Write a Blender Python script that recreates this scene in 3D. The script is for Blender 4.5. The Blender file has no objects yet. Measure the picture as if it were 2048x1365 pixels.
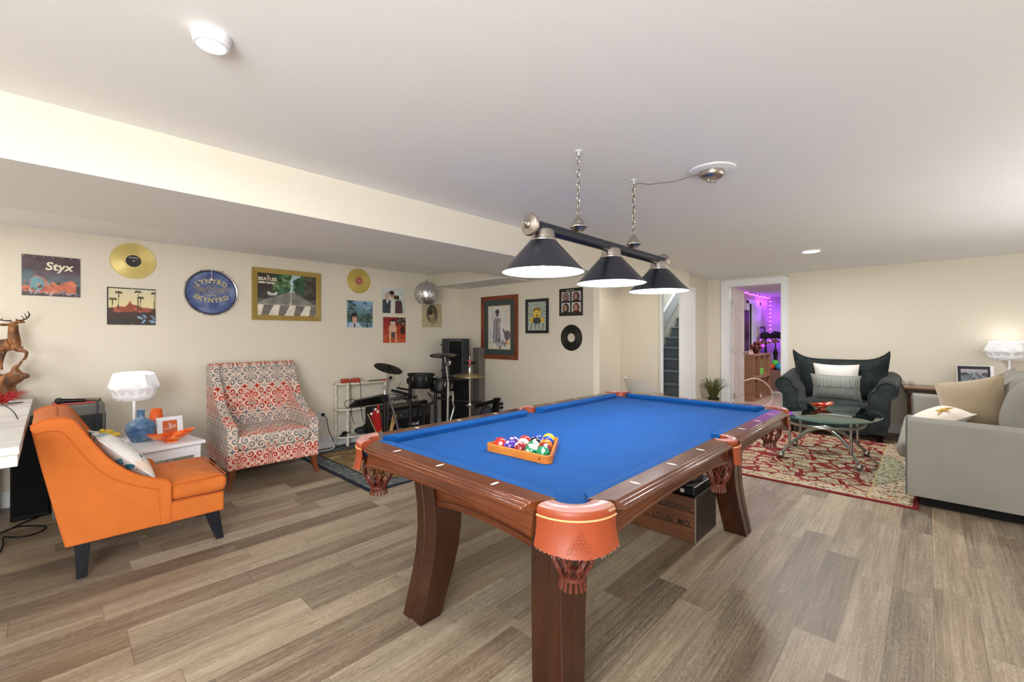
import bpy, bmesh, math, random
import numpy as np
from math import sin, cos, pi, radians, sqrt, atan2
from mathutils import Vector, Matrix

random.seed(7)
S = bpy.context.scene
COL = S.collection

# ------------------------------------------------------------------ camera
CAM_H = 1.26
YAW = 43.5
F_PX = 875.0
cam_data = bpy.data.cameras.new('camera')
cam = bpy.data.objects.new('camera', cam_data)
COL.objects.link(cam)
cam.location = (0, 0, CAM_H)
cam.rotation_euler = (radians(90), 0, radians(YAW - 90))
cam_data.sensor_width = 36.0
cam_data.lens = 36.0 * F_PX / 2048.0
cam_data.shift_y = -11.5 / 2048.0
cam_data.clip_start = 0.05
S.camera = cam

# ------------------------------------------------------------------ world, view
S.view_settings.view_transform = 'Standard'
S.view_settings.look = 'None'
S.view_settings.gamma = 1.0
S.view_settings.exposure = 0.0
S.view_settings.use_curve_mapping = False
W = bpy.data.worlds.new('world')
S.world = W
W.use_nodes = True
W.node_tree.nodes['Background'].inputs[0].default_value = (0.9, 0.95, 1.0, 1)
W.node_tree.nodes['Background'].inputs[1].default_value = 0.5

def light(name, kind, loc, power, color=(1, 1, 1), size=0.2, size_y=None, rot=(0, 0, 0), shape=None, spread=None, spec=None):
    l = bpy.data.lights.new(name, kind)
    l.energy = power
    l.color = color
    if kind == 'AREA':
        l.size = size
        l.shape = shape or ('RECTANGLE' if size_y else 'DISK')
        if size_y: l.size_y = size_y
        if spread: l.spread = radians(spread)
    elif kind in ('POINT', 'SPOT'):
        l.shadow_soft_size = size
    if spec is not None: l.specular_factor = spec
    o = bpy.data.objects.new(name, l)
    COL.objects.link(o)
    o.location = loc
    o.rotation_euler = rot
    return o

ZC = 2.175          # main ceiling
YL = 4.88           # wall with the records
XB = 4.05           # wall with the framed pictures
XR = 7.47           # far wall with the door
# the two ceiling fixtures in view, then three unseen fills added for brightness
light('ceiling_lamp_and_fill', 'AREA', (0.336, 1.58, ZC - 0.075), 13, (1, 0.98, 0.95), 0.16)
light('recessed_lamp_light', 'AREA', (5.665, 0.912, ZC - 0.02), 40, (1, 0.98, 0.96), 0.16)
light('ceiling_lamp_and_fill', 'AREA', (-1.2, 0.4, ZC - 0.06), 13, (1, 0.98, 0.96), 0.5)
light('ceiling_lamp_and_fill', 'AREA', (2.6, -1.6, ZC - 0.06), 10, (1, 0.98, 0.96), 0.5)
light('ceiling_lamp_and_fill', 'AREA', (-1.0, 4.1, 2.02), 14, (1, 0.97, 0.93), 0.4)
# added soft fill panel behind the camera, no window there
light('rear_fill_light', 'AREA', (-1.75, -0.4, 1.35), 165, (0.95, 0.98, 1.0), 2.2, 1.5,
      rot=(radians(90), 0, radians(YAW - 90 + 8)))
# two added fills, out of view, aimed up to brighten the ceiling
light('upward_fill_light', 'AREA', (-0.9, -1.3, 1.15), 60, (1, 0.99, 0.97), 1.2, rot=(pi, 0, 0))
light('upward_fill_light', 'AREA', (4.2, -1.75, 0.8), 46, (1, 0.99, 0.97), 2.4, 1.4, rot=(pi, 0, 0))
light('hall_light', 'AREA', (5.5, 3.1, 2.1), 4, (1, 0.98, 0.95), 0.3)
light('stair_light', 'POINT', (8.0, 3.15, 3.0), 60, (0.85, 0.95, 1.0), 0.15)

# ------------------------------------------------------------------ colour and node helpers
def lin(c):
    return tuple(((x / 255.0) / 12.92 if x / 255.0 <= 0.04045 else ((x / 255.0 + 0.055) / 1.055) ** 2.4) for x in c[:3]) + (1.0,)

_m = {}
def mat(name, rgb, rough=0.6, metal=0.0, emit=None, estr=0.0, spec=None, coat=0.0, alpha=None, trans=0.0, ior=None, sheen=0.0, noise=None, bump=None):
    """plain principled material; noise=(scale, amount) varies the colour, bump=(scale, strength) roughens the surface"""
    if name in _m: return _m[name]
    m = bpy.data.materials.new(name)
    m.use_nodes = True
    nt = m.node_tree
    b = nt.nodes['Principled BSDF']
    b.inputs['Base Color'].default_value = lin(rgb)
    b.inputs['Roughness'].default_value = rough
    b.inputs['Metallic'].default_value = metal
    if spec is not None: b.inputs['Specular IOR Level'].default_value = spec
    if coat: b.inputs['Coat Weight'].default_value = coat; b.inputs['Coat Roughness'].default_value = 0.08
    if trans: b.inputs['Transmission Weight'].default_value = trans
    if ior: b.inputs['IOR'].default_value = ior
    if sheen: b.inputs['Sheen Weight'].default_value = sheen
    if emit is not None:
        b.inputs['Emission Color'].default_value = lin(emit)
        b.inputs['Emission Strength'].default_value = estr
    if noise or bump:
        tc = nt.nodes.new('ShaderNodeTexCoord')
    if noise:
        n = nt.nodes.new('ShaderNodeTexNoise'); n.inputs['Scale'].default_value = noise[0]; n.inputs['Detail'].default_value = 4
        nt.links.new(tc.outputs['Object'], n.inputs['Vector'])
        mx = nt.nodes.new('ShaderNodeMix'); mx.data_type = 'RGBA'
        c = lin(rgb)
        mx.inputs['A'].default_value = tuple(max(0, x * (1 - noise[1])) for x in c[:3]) + (1,)
        mx.inputs['B'].default_value = tuple(min(1, x * (1 + noise[1])) for x in c[:3]) + (1,)
        nt.links.new(n.outputs['Fac'], mx.inputs['Factor'])
        nt.links.new(mx.outputs['Result'], b.inputs['Base Color'])
    if bump:
        n2 = nt.nodes.new('ShaderNodeTexNoise'); n2.inputs['Scale'].default_value = bump[0]; n2.inputs['Detail'].default_value = 3
        nt.links.new(tc.outputs['Object'], n2.inputs['Vector'])
        bp = nt.nodes.new('ShaderNodeBump'); bp.inputs['Strength'].default_value = bump[1]; bp.inputs['Distance'].default_value = 0.003
        nt.links.new(n2.outputs['Fac'], bp.inputs['Height'])
        nt.links.new(bp.outputs['Normal'], b.inputs['Normal'])
    _m[name] = m
    return m

class G:
    """tiny expression builder over shader math nodes"""
    def __init__(s, name, rough=0.6, metal=0.0, **kw):
        s.m = mat(name, (128, 128, 128), rough, metal, **kw)
        s.nt = s.m.node_tree
        s.b = s.nt.nodes['Principled BSDF']
    def node(s, t, **inp):
        n = s.nt.nodes.new(t)
        for k, v in inp.items():
            s.put(n.inputs[k], v)
        return n
    def put(s, sock, v):
        if isinstance(v, V): s.nt.links.new(v.o, sock)
        elif isinstance(v, bpy.types.NodeSocket): s.nt.links.new(v, sock)
        else: sock.default_value = v
    def math(s, op, a, b=None, c=None):
        n = s.nt.nodes.new('ShaderNodeMath'); n.operation = op
        s.put(n.inputs[0], a)
        if b is not None: s.put(n.inputs[1], b)
        if c is not None: s.put(n.inputs[2], c)
        return V(s, n.outputs[0])
    def coord(s, kind='Object'):
        tc = s.node('ShaderNodeTexCoord')
        sp = s.node('ShaderNodeSeparateXYZ'); s.nt.links.new(tc.outputs[kind], sp.inputs[0])
        return V(s, sp.outputs[0]), V(s, sp.outputs[1]), V(s, sp.outputs[2])
    def vec(s, x, y, z=0.0):
        n = s.node('ShaderNodeCombineXYZ', X=x, Y=y, Z=z)
        return n.outputs[0]
    def noise(s, vec, scale=5.0, detail=3.0, rough=0.5, dist=0.0):
        n = s.node('ShaderNodeTexNoise', Vector=vec, Scale=scale, Detail=detail, Roughness=rough, Distortion=dist)
        return V(s, n.outputs['Fac'])
    def white(s, vec):
        n = s.node('ShaderNodeTexWhiteNoise', Vector=vec)
        return V(s, n.outputs['Value'])
    def voro(s, vec, scale, feature='F1', rnd=1.0, out='Distance'):
        n = s.node('ShaderNodeTexVoronoi'); n.feature = feature
        s.put(n.inputs['Vector'], vec); s.put(n.inputs['Scale'], scale); s.put(n.inputs['Randomness'], rnd)
        return V(s, n.outputs[out])
    def mix(s, f, a, b):
        n = s.nt.nodes.new('ShaderNodeMix'); n.data_type = 'RGBA'
        s.put(n.inputs['Factor'], f)
        s.put(n.inputs['A'], lin(a) if isinstance(a, tuple) else a)
        s.put(n.inputs['B'], lin(b) if isinstance(b, tuple) else b)
        return n.outputs['Result']
    def ramp(s, f, stops):
        n = s.node('ShaderNodeValToRGB', Fac=f)
        e = n.color_ramp.elements
        e[0].position, e[0].color = stops[0][0], lin(stops[0][1])
        e[1].position, e[1].color = stops[-1][0], lin(stops[-1][1])
        for p, c in stops[1:-1]:
            q = e.new(p); q.color = lin(c)
        return n.outputs[0]
    def color(s, c): s.put(s.b.inputs['Base Color'], c)
    def rough(s, v): s.put(s.b.inputs['Roughness'], v)
    def bump(s, h, strength=0.3, dist=0.004):
        n = s.node('ShaderNodeBump', Height=h, Strength=strength, Distance=dist)
        s.nt.links.new(n.outputs[0], s.b.inputs['Normal'])

class V:
    def __init__(s, g, o): s.g, s.o = g, o
    def __add__(s, x): return s.g.math('ADD', s, x)
    __radd__ = __add__
    def __sub__(s, x): return s.g.math('SUBTRACT', s, x)
    def __rsub__(s, x): return s.g.math('SUBTRACT', x, s)
    def __mul__(s, x): return s.g.math('MULTIPLY', s, x)
    __rmul__ = __mul__
    def __truediv__(s, x): return s.g.math('DIVIDE', s, x)
    def __lt__(s, x): return s.g.math('LESS_THAN', s, x)
    def __gt__(s, x): return s.g.math('GREATER_THAN', s, x)
    def floor(s): return s.g.math('FLOOR', s)
    def fract(s): return s.g.math('FRACT', s)
    def abs(s): return s.g.math('ABSOLUTE', s)
    def ping(s, x): return s.g.math('PINGPONG', s, x)
    def mod(s, x): return s.g.math('FLOORED_MODULO', s, x)
    def sqrt(s): return s.g.math('SQRT', s)
    def max(s, x): return s.g.math('MAXIMUM', s, x)
    def min(s, x): return s.g.math('MINIMUM', s, x)
    def sin(s): return s.g.math('SINE', s)
    def atan2(s, x): return s.g.math('ARCTAN2', s, x)

# ------------------------------------------------------------------ mesh builder
class MB:
    def __init__(s): s.v, s.f, s.m = [], [], []
    def add(s, vs, fs, mi=0):
        b = len(s.v)
        s.v += [tuple(v) for v in vs]
        for f in fs:
            s.f.append(tuple(b + i for i in f)); s.m.append(mi)
        return s
    def box(s, x0, x1, y0, y1, z0, z1, mi=0):
        if x0 > x1: x0, x1 = x1, x0
        if y0 > y1: y0, y1 = y1, y0
        if z0 > z1: z0, z1 = z1, z0
        vs = [(x, y, z) for z in (z0, z1) for y in (y0, y1) for x in (x0, x1)]
        return s.add(vs, [(0, 2, 3, 1), (4, 5, 7, 6), (0, 1, 5, 4), (2, 6, 7, 3), (0, 4, 6, 2), (1, 3, 7, 5)], mi)
    def cbox(s, c, size, mi=0, M=None):
        x, y, z = [q / 2 for q in size]
        k = MB().box(-x, x, -y, y, -z, z)
        M = M or Matrix.Identity(4)
        return s.add([Vector(c) + (M.to_3x3() @ Vector(v)) for v in k.v], k.f, mi)
    def frustum(s, c0, s0, c1, s1, mi=0):
        """box whose bottom (centre c0, size s0) and top (centre c1, size s1) differ"""
        vs = []
        for c, z in ((c0, s0), (c1, s1)):
            for dx, dy in ((-1, -1), (1, -1), (1, 1), (-1, 1)):
                vs.append((c[0] + dx * z[0] / 2, c[1] + dy * z[1] / 2, c[2]))
        return s.add(vs, [(0, 3, 2, 1), (4, 5, 6, 7), (0, 1, 5, 4), (1, 2, 6, 5), (2, 3, 7, 6), (3, 0, 4, 7)], mi)
    def loft(s, rings, mi=0, caps=True, closed=False):
        n = len(rings[0]); b = len(s.v)
        for r in rings: s.v += [tuple(p) for p in r]
        R = len(rings)
        for i in range(R if closed else R - 1):
            for j in range(n):
                a, c = b + i * n, b + ((i + 1) % R) * n
                s.f.append((a + j, a + (j + 1) % n, c + (j + 1) % n, c + j)); s.m.append(mi)
        if caps and not closed:
            s.f.append(tuple(b + j for j in reversed(range(n)))); s.m.append(mi)
            s.f.append(tuple(b + (R - 1) * n + j for j in range(n))); s.m.append(mi)
        return s
    def lathe(s, prof, c=(0, 0, 0), n=32, mi=0, axis=None, sx=1.0, sy=1.0, caps=True):
        M = axis.to_3x3() if axis is not None else Matrix.Identity(3)
        rings = []
        for r, z in prof:
            rings.append([Vector(c) + M @ Vector((max(r, 1e-4) * cos(2 * pi * k / n) * sx, max(r, 1e-4) * sin(2 * pi * k / n) * sy, z)) for k in range(n)])
        return s.loft(rings, mi, caps)
    def cyl(s, p0, p1, r0, r1=None, n=16, mi=0):
        return s.tube([p0, p1], r0, n, mi, r_end=r1)
    def tube(s, path, r, n=10, mi=0, closed=False, r_end=None, flat=1.0):
        P = [Vector(p) for p in path]
        K = len(P); rings = []
        up = None
        for i, p in enumerate(P):
            if closed: d = P[(i + 1) % K] - P[i - 1]
            else: d = P[min(i + 1, K - 1)] - P[max(i - 1, 0)]
            if d.length < 1e-9: d = Vector((0, 0, 1))
            d.normalize()
            if up is None:
                up = Vector((0, 0, 1)) if abs(d.z) < 0.9 else Vector((1, 0, 0))
            a = up - d * up.dot(d)
            if a.length < 1e-6: a = Vector((1, 0, 0)) - d * d.x
            a.normalize(); up = a
            b = d.cross(a)
            rr = r[i] if isinstance(r, (list, tuple)) else (r if r_end is None else r + (r_end - r) * i / (K - 1))
            rings.append([p + a * (rr * cos(2 * pi * k / n) * flat) + b * (rr * sin(2 * pi * k / n)) for k in range(n)])
        return s.loft(rings, mi, True, closed)
    def prism(s, poly, fn, t0, t1, mi=0):
        """poly: list of (a, b); fn(a, b, t) -> point"""
        n = len(poly); b = len(s.v)
        for t in (t0, t1): s.v += [tuple(fn(a, c, t)) for a, c in poly]
        s.f.append(tuple(b + i for i in reversed(range(n)))); s.m.append(mi)
        s.f.append(tuple(b + n + i for i in range(n))); s.m.append(mi)
        for i in range(n):
            j = (i + 1) % n
            s.f.append((b + i, b + j, b + n + j, b + n + i)); s.m.append(mi)
        return s
    def grid(s, fn, nu, nv, mi=0, cu=False, cv=False):
        b = len(s.v)
        for j in range(nv + (0 if cv else 1)):
            for i in range(nu + (0 if cu else 1)):
                s.v.append(tuple(fn(i / nu, j / nv)))
        w = nu if cu else nu + 1; h = nv if cv else nv + 1
        for j in range(nv):
            for i in range(nu):
                s.f.append((b + j * w + i, b + j * w + (i + 1) % w, b + ((j + 1) % h) * w + (i + 1) % w, b + ((j + 1) % h) * w + i)); s.m.append(mi)
        return s
    def ball(s, c, r, mi=0, nu=20, nv=12, sc=(1, 1, 1), M=None):
        M = M.to_3x3() if M is not None else Matrix.Identity(3)
        rings = []
        for j in range(nv + 1):
            t = pi * j / nv
            t = min(max(t, 0.02), pi - 0.02)
            rings.append([Vector(c) + M @ Vector((r * sin(t) * cos(2 * pi * k / nu) * sc[0], r * sin(t) * sin(2 * pi * k / nu) * sc[1], -r * cos(t) * sc[2])) for k in range(nu)])
        return s.loft(rings, mi, True)
    def text(s, string, size, place, mi=0, extrude=0.0006, bold=0.0, spacing=1.0, arc=None, align='CENTER', shear=0.0):
        """place(x, y, z) -> point; arc=(radius, sign): bend the line of text on a circle"""
        cu = bpy.data.curves.new('lettering', 'FONT')
        cu.body = string; cu.size = size; cu.extrude = extrude; cu.offset = bold; cu.space_character = spacing
        cu.align_x = align; cu.align_y = 'CENTER'; cu.shear = shear; cu.resolution_u = 3
        o = bpy.data.objects.new('lettering', cu)
        COL.objects.link(o)
        dg = bpy.context.evaluated_depsgraph_get(); dg.update()
        me = bpy.data.meshes.new_from_object(o.evaluated_get(dg))
        vs = []
        for v in me.vertices:
            x, y, z = v.co
            if arc:
                R, sg = arc
                a = x / R
                rr = R + sg * y
                x, y = rr * sin(a), sg * (rr * cos(a) - R)
            vs.append(place(x, y, z))
        s.add(vs, [tuple(p.vertices) for p in me.polygons], mi)
        bpy.data.objects.remove(o); bpy.data.curves.remove(cu); bpy.data.meshes.remove(me)
        return s
    def build(s, name, mats, parent=None, smooth=None, bevel=None, local=False, seg=2, recalc=True, sub=0, colors=None):
        if not isinstance(mats, (list, tuple)): mats = [mats]
        me = bpy.data.meshes.new(name)
        org = Vector((0, 0, 0))
        if parent is not None and not local:
            q = parent
            while q is not None and 'ox' not in q: q = q.parent
            if q is not None: org = Vector((q['ox'], q['oy'], q['oz']))
        vs = [tuple(Vector(v) - org) for v in s.v]
        me.from_pydata(vs, [], s.f)
        for m in mats: me.materials.append(m)
        for i, p in enumerate(me.polygons): p.material_index = min(s.m[i], len(mats) - 1)
        if recalc:
            bm = bmesh.new(); bm.from_mesh(me)
            bmesh.ops.recalc_face_normals(bm, faces=bm.faces)
            bm.to_mesh(me); bm.free()
        me.update()
        if smooth is not None:
            for p in me.polygons: p.use_smooth = True
            me.set_sharp_from_angle(angle=radians(smooth))
        uv = me.uv_layers.new(name='UVMap')
        for p in me.polygons:
            n = p.normal
            ax = max(range(3), key=lambda k: abs(n[k]))
            for li in p.loop_indices:
                co = me.vertices[me.loops[li].vertex_index].co
                uv.data[li].uv = ((co.y, co.z) if ax == 0 else (co.x, co.z) if ax == 1 else (co.x, co.y))
        o = bpy.data.objects.new(name, me)
        COL.objects.link(o)
        if parent is not None: o.parent = parent
        if bevel:
            b = o.modifiers.new('bevel', 'BEVEL'); b.width = bevel; b.segments = seg; b.limit_method = 'ANGLE'; b.angle_limit = radians(38)
        if sub:
            b = o.modifiers.new('sub', 'SUBSURF'); b.levels = sub; b.render_levels = sub
        return o

LABELS = []
def tag(o, label, cat, group=None, kind=None):
    o['label'] = label; o['category'] = cat
    if group: o['group'] = group
    if kind: o['kind'] = kind
    LABELS.append(label)
    return o
def thing(name, loc, label, cat, group=None, rz=0.0):
    o = bpy.data.objects.new(name, None)
    COL.objects.link(o)
    o.empty_display_size = 0.05
    o.location = loc; o.rotation_euler = (0, 0, rz)
    o['ox'], o['oy'], o['oz'] = float(loc[0]), float(loc[1]), float(loc[2])
    return tag(o, label, cat, group)
def struct(name, mb, m, **kw):
    o = mb.build(name, m, **kw); o['kind'] = 'structure'
    return o
def dup(root, loc, rz=None, label=None, group=None):
    r = root.copy(); COL.objects.link(r); r.location = loc
    if rz is not None: r.rotation_euler = (0, 0, rz)
    if label: r['label'] = label
    if group: r['group'] = group
    for ch in list(root.children):
        c = ch.copy(); COL.objects.link(c); c.parent = r
        for g in list(ch.children):
            d = g.copy(); COL.objects.link(d); d.parent = c
    return r
def rotz(a): return Matrix.Rotation(a, 4, 'Z')
def rotx(a): return Matrix.Rotation(a, 4, 'X')
def roty(a): return Matrix.Rotation(a, 4, 'Y')
def bez(p0, p1, p2, p3, n=12):
    out = []
    for i in range(n + 1):
        t = i / n
        out.append(tuple((1 - t) ** 3 * a + 3 * (1 - t) ** 2 * t * b + 3 * (1 - t) * t * t * c + t ** 3 * d for a, b, c, d in zip(p0, p1, p2, p3)))
    return out
def smooth_path(pts, n=6):
    P = [Vector(p) for p in pts]; out = []
    for i in range(len(P) - 1):
        a, b, c, d = P[max(i - 1, 0)], P[i], P[i + 1], P[min(i + 2, len(P) - 1)]
        for k in range(n):
            t = k / n
            out.append(0.5 * ((2 * b) + (c - a) * t + (2 * a - 5 * b + 4 * c - d) * t * t + (3 * b - a - 3 * c + d) * t ** 3))
    out.append(P[-1])
    return out
def smooth2(pts, n=4):
    return [(p.x, p.y) for p in smooth_path([(a, b, 0) for a, b in pts], n)]
def pillow_mb(w, h, t, M, c, mi=0, n=14, ears=0.0, seam=0.0, mi_back=None):
    """stuffed square cushion: w x h in its own plane (x, z), thickness t along y"""
    mb = MB()
    for sgn in (-1, 1):
        def fn(u, v):
            a, b = 2 * u - 1, 2 * v - 1
            th = ((1 - abs(a) ** 2.6) * (1 - abs(b) ** 2.6))
            th = max(th, 0) ** 0.55
            pin = 1 - 0.07 * (1 - a * a) * 0 - 0.0
            ex = 1 - (0.07 * (1 - b * b)) * 1.0
            ez = 1 - (0.07 * (1 - a * a)) * 1.0
            x, z = a * w / 2 * (1 - 0.06 * (1 - b * b) + ears * (abs(a * b)) ** 3), b * h / 2 * (1 - 0.06 * (1 - a * a) + ears * (abs(a * b)) ** 3)
            y = sgn * (t / 2 * th + 0.002)
            return Vector(c) + M.to_3x3() @ Vector((x, y, z))
        mb.grid(fn, n, n, mi if sgn < 0 or mi_back is None else mi_back)
    # closing band along the seam
    def rim(k):
        q = k % (4 * n)
        if q < n: a, b = -1 + 2 * q / n, -1
        elif q < 2 * n: a, b = 1, -1 + 2 * (q - n) / n
        elif q < 3 * n: a, b = 1 - 2 * (q - 2 * n) / n, 1
        else: a, b = -1, 1 - 2 * (q - 3 * n) / n
        x, z = a * w / 2 * (1 - 0.06 * (1 - b * b) + ears * (abs(a * b)) ** 3), b * h / 2 * (1 - 0.06 * (1 - a * a) + ears * (abs(a * b)) ** 3)
        return x, z
    path = []
    for k in range(4 * n):
        x, z = rim(k); path.append(Vector(c) + M.to_3x3() @ Vector((x, 0, z)))
    mb.tube(path, 0.004 + seam, 6, mi, closed=True)
    return mb
# ------------------------------------------------------------------ patterned materials
def floor_mat():
    g = G('plank_floor', 0.42)
    x, y, z = g.coord()
    PW, PL = 0.1475, 0.915
    yy = (y + 10.053) / PW
    row = yy.floor()
    off = g.white(g.vec(row, 3.3, 1.1)) * PL
    xx = (x + 10.0 + off) / PL
    col = xx.floor()
    fy, fx = yy.fract(), xx.fract()
    r1 = g.white(g.vec(row, col, 0.5)); r2 = g.white(g.vec(row, col, 7.5)); r3 = g.white(g.vec(row, col, 17.5))
    gx = x * 1.0 + r2 * 31.0
    gy = y + r3 * 17.0
    warp = g.noise(g.vec(gx * 1.1, gy * 5.0, r1 * 9.0), 1.6, 3, 0.55)
    fine = g.noise(g.vec(gx * 1.3, gy * 58.0, r2), 2.0, 6, 0.68)
    broad = g.noise(g.vec(gx * 0.9, gy * 7.0, r3), 1.5, 3, 0.5)
    rings = ((warp * 26.0 + gy * 9.0).fract() - 0.5).abs() * 2.0
    t = r1 * 0.40 + fine * 0.85 + broad * 0.55 - 0.48 + (rings - 0.5) * 0.13
    c = g.ramp(t, [(0.05, (78, 67, 57)), (0.28, (116, 103, 88)), (0.50, (150, 136, 117)), (0.74, (182, 168, 147)), (0.98, (208, 196, 175))])
    warm = g.mix(r2 * 0.35, c, g.mix(0.5, c, (176, 142, 106)))
    seam = ((fy < 0.012).max(fx < 0.003)) * 0.55
    c2 = g.mix(seam, warm, (70, 58, 48))
    g.color(c2)
    g.rough(fine * 0.18 + 0.36)
    g.bump(fine * 0.35 + rings * 0.25 - seam, 0.10, 0.002)
    return g.m

def wood_mat(name, dark, mid, light_, rough=0.25, axis='x', scale=1.0, coat=0.14, wear=None):
    g = G(name, rough, coat=coat)
    x, y, z = g.coord()
    if axis == 'y': x, y = y, x
    if axis == 'z': x, z = z, x
    a = g.noise(g.vec(x * 1.6 * scale, y * 24 * scale, z * 24 * scale), 2.0, 4, 0.6, 0.2)
    b = g.noise(g.vec(x * 2.5 * scale, y * 3.0 * scale, z * 3.0 * scale), 1.3, 2, 0.5)
    t = a * 0.65 + b * 0.5 - 0.08
    c = g.ramp(t, [(0.22, dark), (0.5, mid), (0.8, light_)])
    g.color(c)
    g.rough(a * 0.05 + (rough - 0.02))
    return g.m

def cloth_mat(name, rgb, rough=0.85, weave=900.0, amount=0.10, sheen=0.0):
    g = G(name, rough, sheen=sheen * 0.2, spec=0.15)
    x, y, z = g.coord('UV')
    n = g.noise(g.vec(x * weave * 0.5, y * weave * 0.5, 0.0), 1.0, 2, 0.6)
    n2 = g.noise(g.vec(x * 9.0, y * 9.0, 0.0), 1.0, 3, 0.5)
    d = tuple(int(v * (1 - amount)) for v in rgb); l = tuple(min(255, int(v * (1 + amount))) for v in rgb)
    g.color(g.ramp(n * 0.6 + n2 * 0.4, [(0.3, d), (0.5, rgb), (0.7, l)]))
    g.bump(n, 0.15, 0.001)
    return g.m

def scroll_mat():
    """cream scrolls on brick red and grey grounds"""
    g = G('scroll_upholstery', 0.85, sheen=0.1)
    x, y, z = g.coord('UV')
    P = 0.118
    X, Y = x + 5.0, y + 5.0
    px = X.ping(P); py = Y.ping(P)
    band = ((Y / (P * 4.0)).fract() - 0.5).abs() * 2.0            # slow change of ground colour up the cloth
    def spiral(ox, oy, R, pitch, hand=1.0, ph=0.0):
        dx, dy = (px - ox) * hand, py - oy
        r = (dx * dx + dy * dy).sqrt()
        th = dy.atan2(dx) / (2 * pi)
        s = (r / pitch - th + ph).fract()
        return (s < 0.36) * (r < R), r < R, ((r - R).abs() < 0.0026)
    A = spiral(0.036, 0.034, 0.0320, 0.0215)
    B = spiral(0.082, 0.078, 0.0335, 0.0225, -1.0, 0.3)
    C = spiral(0.092, 0.022, 0.0205, 0.0165, 1.0, 0.1)
    D = spiral(0.022, 0.092, 0.0210, 0.0165, -1.0, 0.6)
    d2 = (P - px) + (P - py)
    dia2 = (d2 / 0.012).fract() < 0.42
    dz2 = d2 < 0.030
    d1 = px + py
    dia1 = (d1 / 0.009).fract() < 0.42
    dz1 = d1 < 0.016
    ins = A[1].max(B[1]).max(C[1]).max(D[1]).max(dz1).max(dz2)
    line = A[0].max(B[0]).max(C[0]).max(D[0]).max(dia1 * dz1).max(dia2 * dz2)
    rimn = A[2].max(B[2]).max(C[2]).max(D[2])
    n = g.noise(g.vec(x * 30.0, y * 30.0, 0.0), 1.0, 1, 0.4)
    leaf = ((px - py).abs() < 0.003) * (1.0 - ins)
    leaf = leaf.max(((px + py - P).abs() < 0.003) * (1.0 - ins))
    line = line.max(rimn).max(leaf)
    red = g.mix(g.noise(g.vec(x * 9, y * 9, 0.0), 1.0, 1), (150, 26, 14), (196, 58, 28))
    grey = g.mix(n, (104, 106, 110), (134, 134, 134))
    n3 = g.noise(g.vec(px * 22.0, py * 22.0, (Y / (P * 2)).floor()), 1.0, 1, 0.4)
    body = g.mix((band * 0.55 + n3) > 0.80, grey, red)
    cream = g.mix(n, (232, 216, 202), (240, 208, 188))
    g.color(g.mix(line, body, cream))
    return g.m

def persian_mat(x0, x1, y0, y1, bx, by):
    g = G('persian_rug_pile', 0.95)
    x, y, z = g.coord()
    # distance from the edges
    ex = (x - x0).min(x1 - x) if False else g.math('MINIMUM', x - x0, x1 - x)
    ey = g.math('MINIMUM', y - y0, y1 - y)
    v = g.vec(x * 1.0, y * 1.35, 0.0)
    wn = g.noise(g.vec(x * 6, y * 6, 0.0), 1.0, 2)
    wn2 = g.noise(g.vec(x * 14, y * 14, 5.0), 1.0, 2)
    wv = g.vec(x * 1.1 + (wn - 0.5) * 0.10 + (wn2 - 0.5) * 0.05, y * 1.0 + (wn2 - 0.5) * 0.06 + (wn - 0.5) * 0.10, 0.0)
    e = g.voro(wv, 6.2, 'DISTANCE_TO_EDGE', 0.75)
    f1 = g.voro(wv, 6.2, 'F1', 0.75)
    sp = g.voro(g.vec(x, y, 0.0), 42.0, 'F1', 1.0)
    sp2 = g.voro(g.vec(x + 3.3, y, 0.0), 30.0, 'F1', 1.0)
    n = g.noise(g.vec(x * 40, y * 40, 0.0), 1.0, 3)
    cream = g.mix(n, (158, 140, 118), (196, 178, 152))
    blob = g.mix(sp < 0.34, cream, (84, 74, 60))
    blob = g.mix((sp2 < 0.26), blob, (124, 36, 32))
    ring = ((f1 - 0.24).abs() < 0.028)
    blob = g.mix(ring, blob, (196, 170, 118))
    core = f1 < 0.10
    blob = g.mix(core, blob, g.mix(n, (150, 62, 50), (206, 180, 132)))
    red = g.mix(n, (108, 10, 16), (134, 20, 24))
    vine = g.mix((e - 0.035).abs() < 0.004, red, (214, 190, 150))
    field = g.mix(e > (wn2 * 0.17 + 0.012), red, blob)
    field = g.mix(((e - (wn2 * 0.16 + 0.014)).abs() < 0.008), field, (226, 204, 164))
    # border
    bs = g.voro(g.vec(x, y, 2.0), 26.0, 'F1', 1.0); b2 = g.voro(g.vec(x + 1.7, y + 0.6, 2.0), 20.0, 'F1', 1.0)
    bb = g.mix(n, (168, 152, 130), (204, 190, 168))
    bb = g.mix(bs < 0.34, bb, (96, 82, 64))
    bb = g.mix(b2 < 0.26, bb, (136, 60, 44))
    bb = g.mix(((b2 - 0.42).abs() < 0.05), bb, (176, 156, 110))
    inb = (ex < bx).max(ey < by)
    line = ((ex - bx).abs() < 0.005).max((ey - by).abs() < 0.005)
    c = g.mix(inb, field, bb)
    c = g.mix(line, c, (190, 166, 118))
    edge = (ex < 0.032).max(ey < 0.032)
    c = g.mix(edge, c, (116, 10, 18))
    g.color(c)
    g.bump(n, 0.3, 0.003)
    return g.m

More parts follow.
